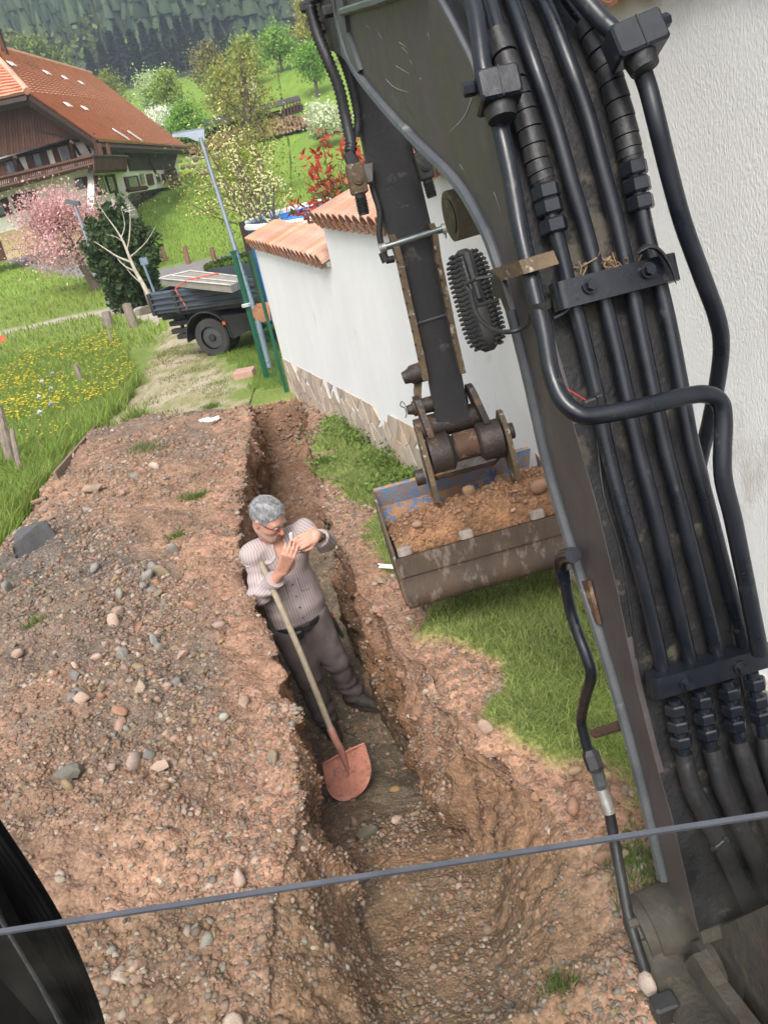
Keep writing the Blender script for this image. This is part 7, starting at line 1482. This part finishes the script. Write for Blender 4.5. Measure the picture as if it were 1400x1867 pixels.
m = MB(); m.box(tp(334, 598, -.3), (.05, .05, .38), T, TN, tz); m.box(tp(318, 577, -.3), (.5, .06, .08), T, TN, tz); obj('lamp_bracket', m, M_tf, TR)
# cab seen through the fence
m = MB(); m.bbox(Lr(5.0, 1.25, -Wt/2), (1.5, 1.9, 1.7), T, TN, tz, .08); cb_ = obj('cab', m, M_tb, TR); m = MB(); m.box(Lr(5.0, 1.65, -.06), (.9, .02, .6), T, TN, tz); obj('cab_window', m, M_glass, cb_)
m = MB(); m.tube([Lr(xb-.05, zt_, -.2), Lr(xb-.1, zt_+.62, -.2)], .022, 8); m.box(Lr(xb-.06, zt_+.55, -.2), (.16, .02, .12), T, TN, tz); obj('bed_post', m, mat('post_blue', (.20, .26, .33), rough=.5), TR)
# load
M_strip = mat('pale_strip', (.55, .53, .49), rough=.7)
M_pan = mat('grey_panel', (.33, .30, .26), (.26, .235, .205), rough=.8, scale=4); LD = empty('panel_stack', Lr(.6, zt_, -1), 'stack of grey beige boards with white edge strips strapped on the truck bed', 'boards')
A4 = [tp(291, 509, -.3), tp(350, 494, -1.9), tp(440, 512, -1.9), tp(420, 522, -.3)]; zL = A4[0][2]
_zl = TW[2]+zt_+.16; A4 = [atz(291, 509, _zl), atz(350, 495, _zl), atz(450, 507, _zl), atz(420, 521, _zl)]
for k in range(5): a, b = lerp(A4[0], A4[1], k/5+.01), lerp(A4[0], A4[1], (k+1)/5-.01); c, d = lerp(A4[3], A4[2], (k+1)/5-.01), lerp(A4[3], A4[2], k/5+.01); m = MB(); dn_ = np.array([0, 0, -.11]); m.hexa([a+dn_, d+dn_, c+dn_, b+dn_, a, d, c, b]); obj('board', m, M_pan, LD)
for k in (0, 2, 5): a, d = lerp(A4[0], A4[1], k/5), lerp(A4[3], A4[2], k/5); m = MB(); m.tube([a+tz*.012, d+tz*.012], .016, 4); obj('white_strip', m, M_strip, LD)
m = MB(); m.tube([A4[0]+tz*.02, A4[1]+tz*.02], .014, 4); obj('white_strip', m, M_strip, LD)
M_strap = mat('red_strap', (.62, .11, .06), (.5, .09, .05), rough=.6); m = MB(); s0 = Lr(xb+.62, zt_+.03, .10); s1 = Lr(xb+.74, zb_+.03, .10); m.tube([s1, s0, s0+tz*.02, lerp(A4[0], A4[3], .45)+tz*.03, lerp(A4[1], A4[2], .55)+tz*.03], .013, 4, True, .3, ref=TN); ob = obj('lashing_strap', m, M_strap); tag(ob, 'orange red lashing strap over the panels and down the truck bed side', 'strap')
# ================================================================ GREEN FENCE PANEL
M_green = mat('green_powder_coat', (.010, .095, .055), (.008, .075, .045), rough=.45, scale=6)
g0 = march(487, 690, zb1); g1 = np.array([WA[0]-.06, WA[1]+.02, zb1(WA[0], WA[1])]); dg0 = (g0-CAM)@fw; GT = (at(427, 492, dg0)-g0); GH = 1.72
GF = empty('mesh_fence_panel', g0, 'green wire mesh fence panel with posts standing at the end of the white wall', 'fence')
m = MB(); m.box(g0+tz*GH/2, (.07, .05, GH+.1)); ob = obj('fence_post', m, M_green, GF); m = MB(); m.box(g0+tz*(GH+.06), (.095, .07, .02)); obj('post_cap', m, M_green, ob)
m = MB(); m.box(g1+tz*GH/2, (.04, .04, GH+.1)); obj('fence_post', m, M_green, GF)
for c in (.62*GH,): m = MB(); m.bbox(g0+tz*c+np.array([-.01, -.04, 0]), (.13, .05, .05), b=.008); obj('latch', m, mat('latch_grey', (.5, .53, .55), rough=.4), GF)
for k in range(13): p = lerp(g0, g1, (k+.5)/13); m = MB(); m.tube([p+tz*.06, p+tz*GH], .0018, 4); obj('wire', m, M_green, GF)
for k in range(9): z_ = .08+(GH-.12)*k/8; m = MB(); m.tube([g0+tz*z_, g1+tz*z_], .0026, 4); obj('wire', m, M_green, GF)
PB = aty(480, 573, 11.4); m = MB(); d = (PB-CAM)@fw; q = [at(a, b, d) for a, b in ((456, 577), (466, 562), (490, 558), (494, 584), (478, 588), (462, 578))]; m.prism(q, np.array([.02, .12, .04])); ob = obj('wheelbarrow_tray', m, mat('rusty_tray', (.42, .17, .07), (.30, .11, .05), rough=.7, scale=9), None); tag(ob, 'rusty orange brown metal tray standing behind the green wire mesh', 'tray')
m = MB(); q = [at(a, b, d+.1) for a, b in ((462, 576), (500, 568))]; m.tube(q, .012, 6); ob2 = obj('stick', m, mat('pale_stick', (.5, .4, .25), rough=.8)); tag(ob2, 'pale wooden stick lying over the rusty tray behind the fence', 'stick')
# ================================================================ SMALL THINGS
P = march(448, 686, zb1); m = MB(); m.bbox(P+tz*.05, (.30, .24, .11), nrm([1, -.15, 0]), nrm([.15, 1, 0]), tz, .008); ob = obj('paving_block', m, mat('pink_paver', (.50, .30, .24), (.40, .24, .19), rough=.9, scale=20, bump=.4)); tag(ob, 'pinkish concrete paving block lying on grass beside the gravel lane', 'paving block')
a, b = G(112, 872), G(197, 768); m = MB(); d_ = nrm(b-a); sd_ = np.cross(d_, tz); m.box((a+b)/2+tz*.01-sd_*.02, (np.linalg.norm(b-a)*1.05, .03, .16), d_, sd_, tz); ob = obj('edging_board', m, mat('grey_brown_board', (.26, .19, .13), (.18, .13, .09), rough=.9, scale=10, stretch=(.4, 3, 3))); tag(ob, 'long weathered edging board set along the far left side of the spoil heap', 'board')
# glove
GP0 = G(382, 772); M_gl = mat('glove_cloth', (.66, .66, .62), (.50, .50, .46), rough=.9, scale=30, c3=(.12, .16, .17), t3=.62, s3=12, bump=.4); m = MB(); X = nrm([.95, -.1, 0]); Yg = np.array([-X[1], X[0], 0])
def glove(p):
    d = rc(p, GP0+tz*.03-X*.09, GP0+tz*.03, .035, .045)
    for k in range(4): a = GP0+tz*.03+X*.02+Yg*(k-1.5)*.026; d = smin(d, rc(p, a, a+X*(.085+.02*(k in (1, 2)))+Yg*(k-1.5)*.014+tz*.012*(k % 2), .015, .012), .008)
    a = GP0+tz*.03-Yg*.035; d = smin(d, rc(p, a, a+X*.05-Yg*.05, .016, .012), .008); return d
V, F = snets(glove, GP0-.22, GP0+.24, .006); ob = link('work_glove', npmesh('work_glove', V-GP0, F, smooth=True), M_gl, None, GP0); tag(ob, 'white and grey work glove dropped on the far end of the spoil heap', 'glove')
# folding rule
a, b = G(694, 1051), G(941, 1072); d_ = nrm(b-a); FRl = empty('folding_rule', a, 'unfolded white and yellow folding rule lying on soil and grass behind the bucket', 'ruler'); n = 5
M_fy = mat('rule_yellow', (.80, .66, .06), rough=.5); M_fw = mat('rule_white', (.78, .77, .70), (.70, .69, .62), rough=.5, scale=90, stretch=(6, .2, .2))
for k in range(n):
    p, q = lerp(a, b, k/n), lerp(a, b, (k+1.06)/n); c = (p+q)/2+tz*(.075+.004*(k % 2)); m = MB(); m.box(c, (np.linalg.norm(q-p), .0045, .022), d_, np.cross(d_, tz), nrm(tz+np.array([0, .6, 0]))); o = obj('rule_segment', m, M_fy if k == n-1 else M_fw, FRl)
    m = MB(); m.tube([p+tz*.075-np.array([0, .006, 0]), p+tz*.075+np.array([0, .006, 0])], .008, 8); obj('rivet', m, M_steel, o)
# bits on the fence string in the meadow
for k, (u, v_) in enumerate(((102, 697), (83, 713), (100, 727), (79, 744), (101, 758), (81, 775))):
    P = march(u, v_+6, zb1)+tz*.22; m = MB(); m.tube([P, P+np.array([.035, 0, .03]), P+np.array([.07, .0, .02])], [.018, .030, .012], 8); m.tube([P+np.array([.03, 0, .0]), P+np.array([.045, .0, -.05])], .010, 6); ob = obj('string_insulator', m, mat('insulator_%d' % (k % 2), (.62, .62, .60) if k % 2 else (.20, .22, .26), (.35, .36, .38), rough=.6, scale=40)); tag(ob, ('pale' if k % 2 else 'dark')+' plastic clip hanging above the long meadow grass', 'clip', 'plastic clips over the meadow')
# leafy weeds against the wall foot and in the strip
for k, (u, v_, h_) in enumerate(((620, 795, 30), (655, 812, 28), (700, 850, 30), (745, 880, 24), (600, 850, 18), (680, 905, 24), (1175, 1565, 26), (640, 770, 20))):
    P = march(u, v_, zb1); d = (P-CAM)@fw; n = 420; r = h_/FPX*d; q = P+rng.normal(size=(n, 3))*np.array([r*.9, r*.9, r*.35])+tz*r*.45; ob = leaves('weed_plant', q, .020, (.12, .20, .04), (.22, .32, .08), None, 60+k, .5)
    tag(ob, 'leafy green weeds '+['at the far foot of the white wall', 'against the stone base of the wall', 'beside the stone base near the bucket', 'right behind the bucket ear at the wall foot', 'growing on the trench berm', 'on the lawn strip left of the bucket', 'beside the boom foot at lower right', 'at the very end of the wall foot'][k], 'weeds', kind='stuff')
# ================================================================ AIR
hm = bpy.data.materials.new('haze_air'); hm.use_nodes = True; t = hm.node_tree; t.nodes.remove(t.nodes['Principled BSDF']); pv = t.nodes.new('ShaderNodeVolumePrincipled'); pv.inputs['Color'].default_value = (.72, .82, .95, 1); pv.inputs['Density'].default_value = .0011; pv.inputs['Anisotropy'].default_value = .2; t.links.new(pv.outputs[0], t.nodes['Material Output'].inputs['Volume'])
m = MB(); m.box((0, 400, 150), (2800, 900, 310)); o = obj('haze', m, hm, loc=(0, 400, -5)); tag(o, 'thin blue haze in the valley air', 'haze', kind='stuff')
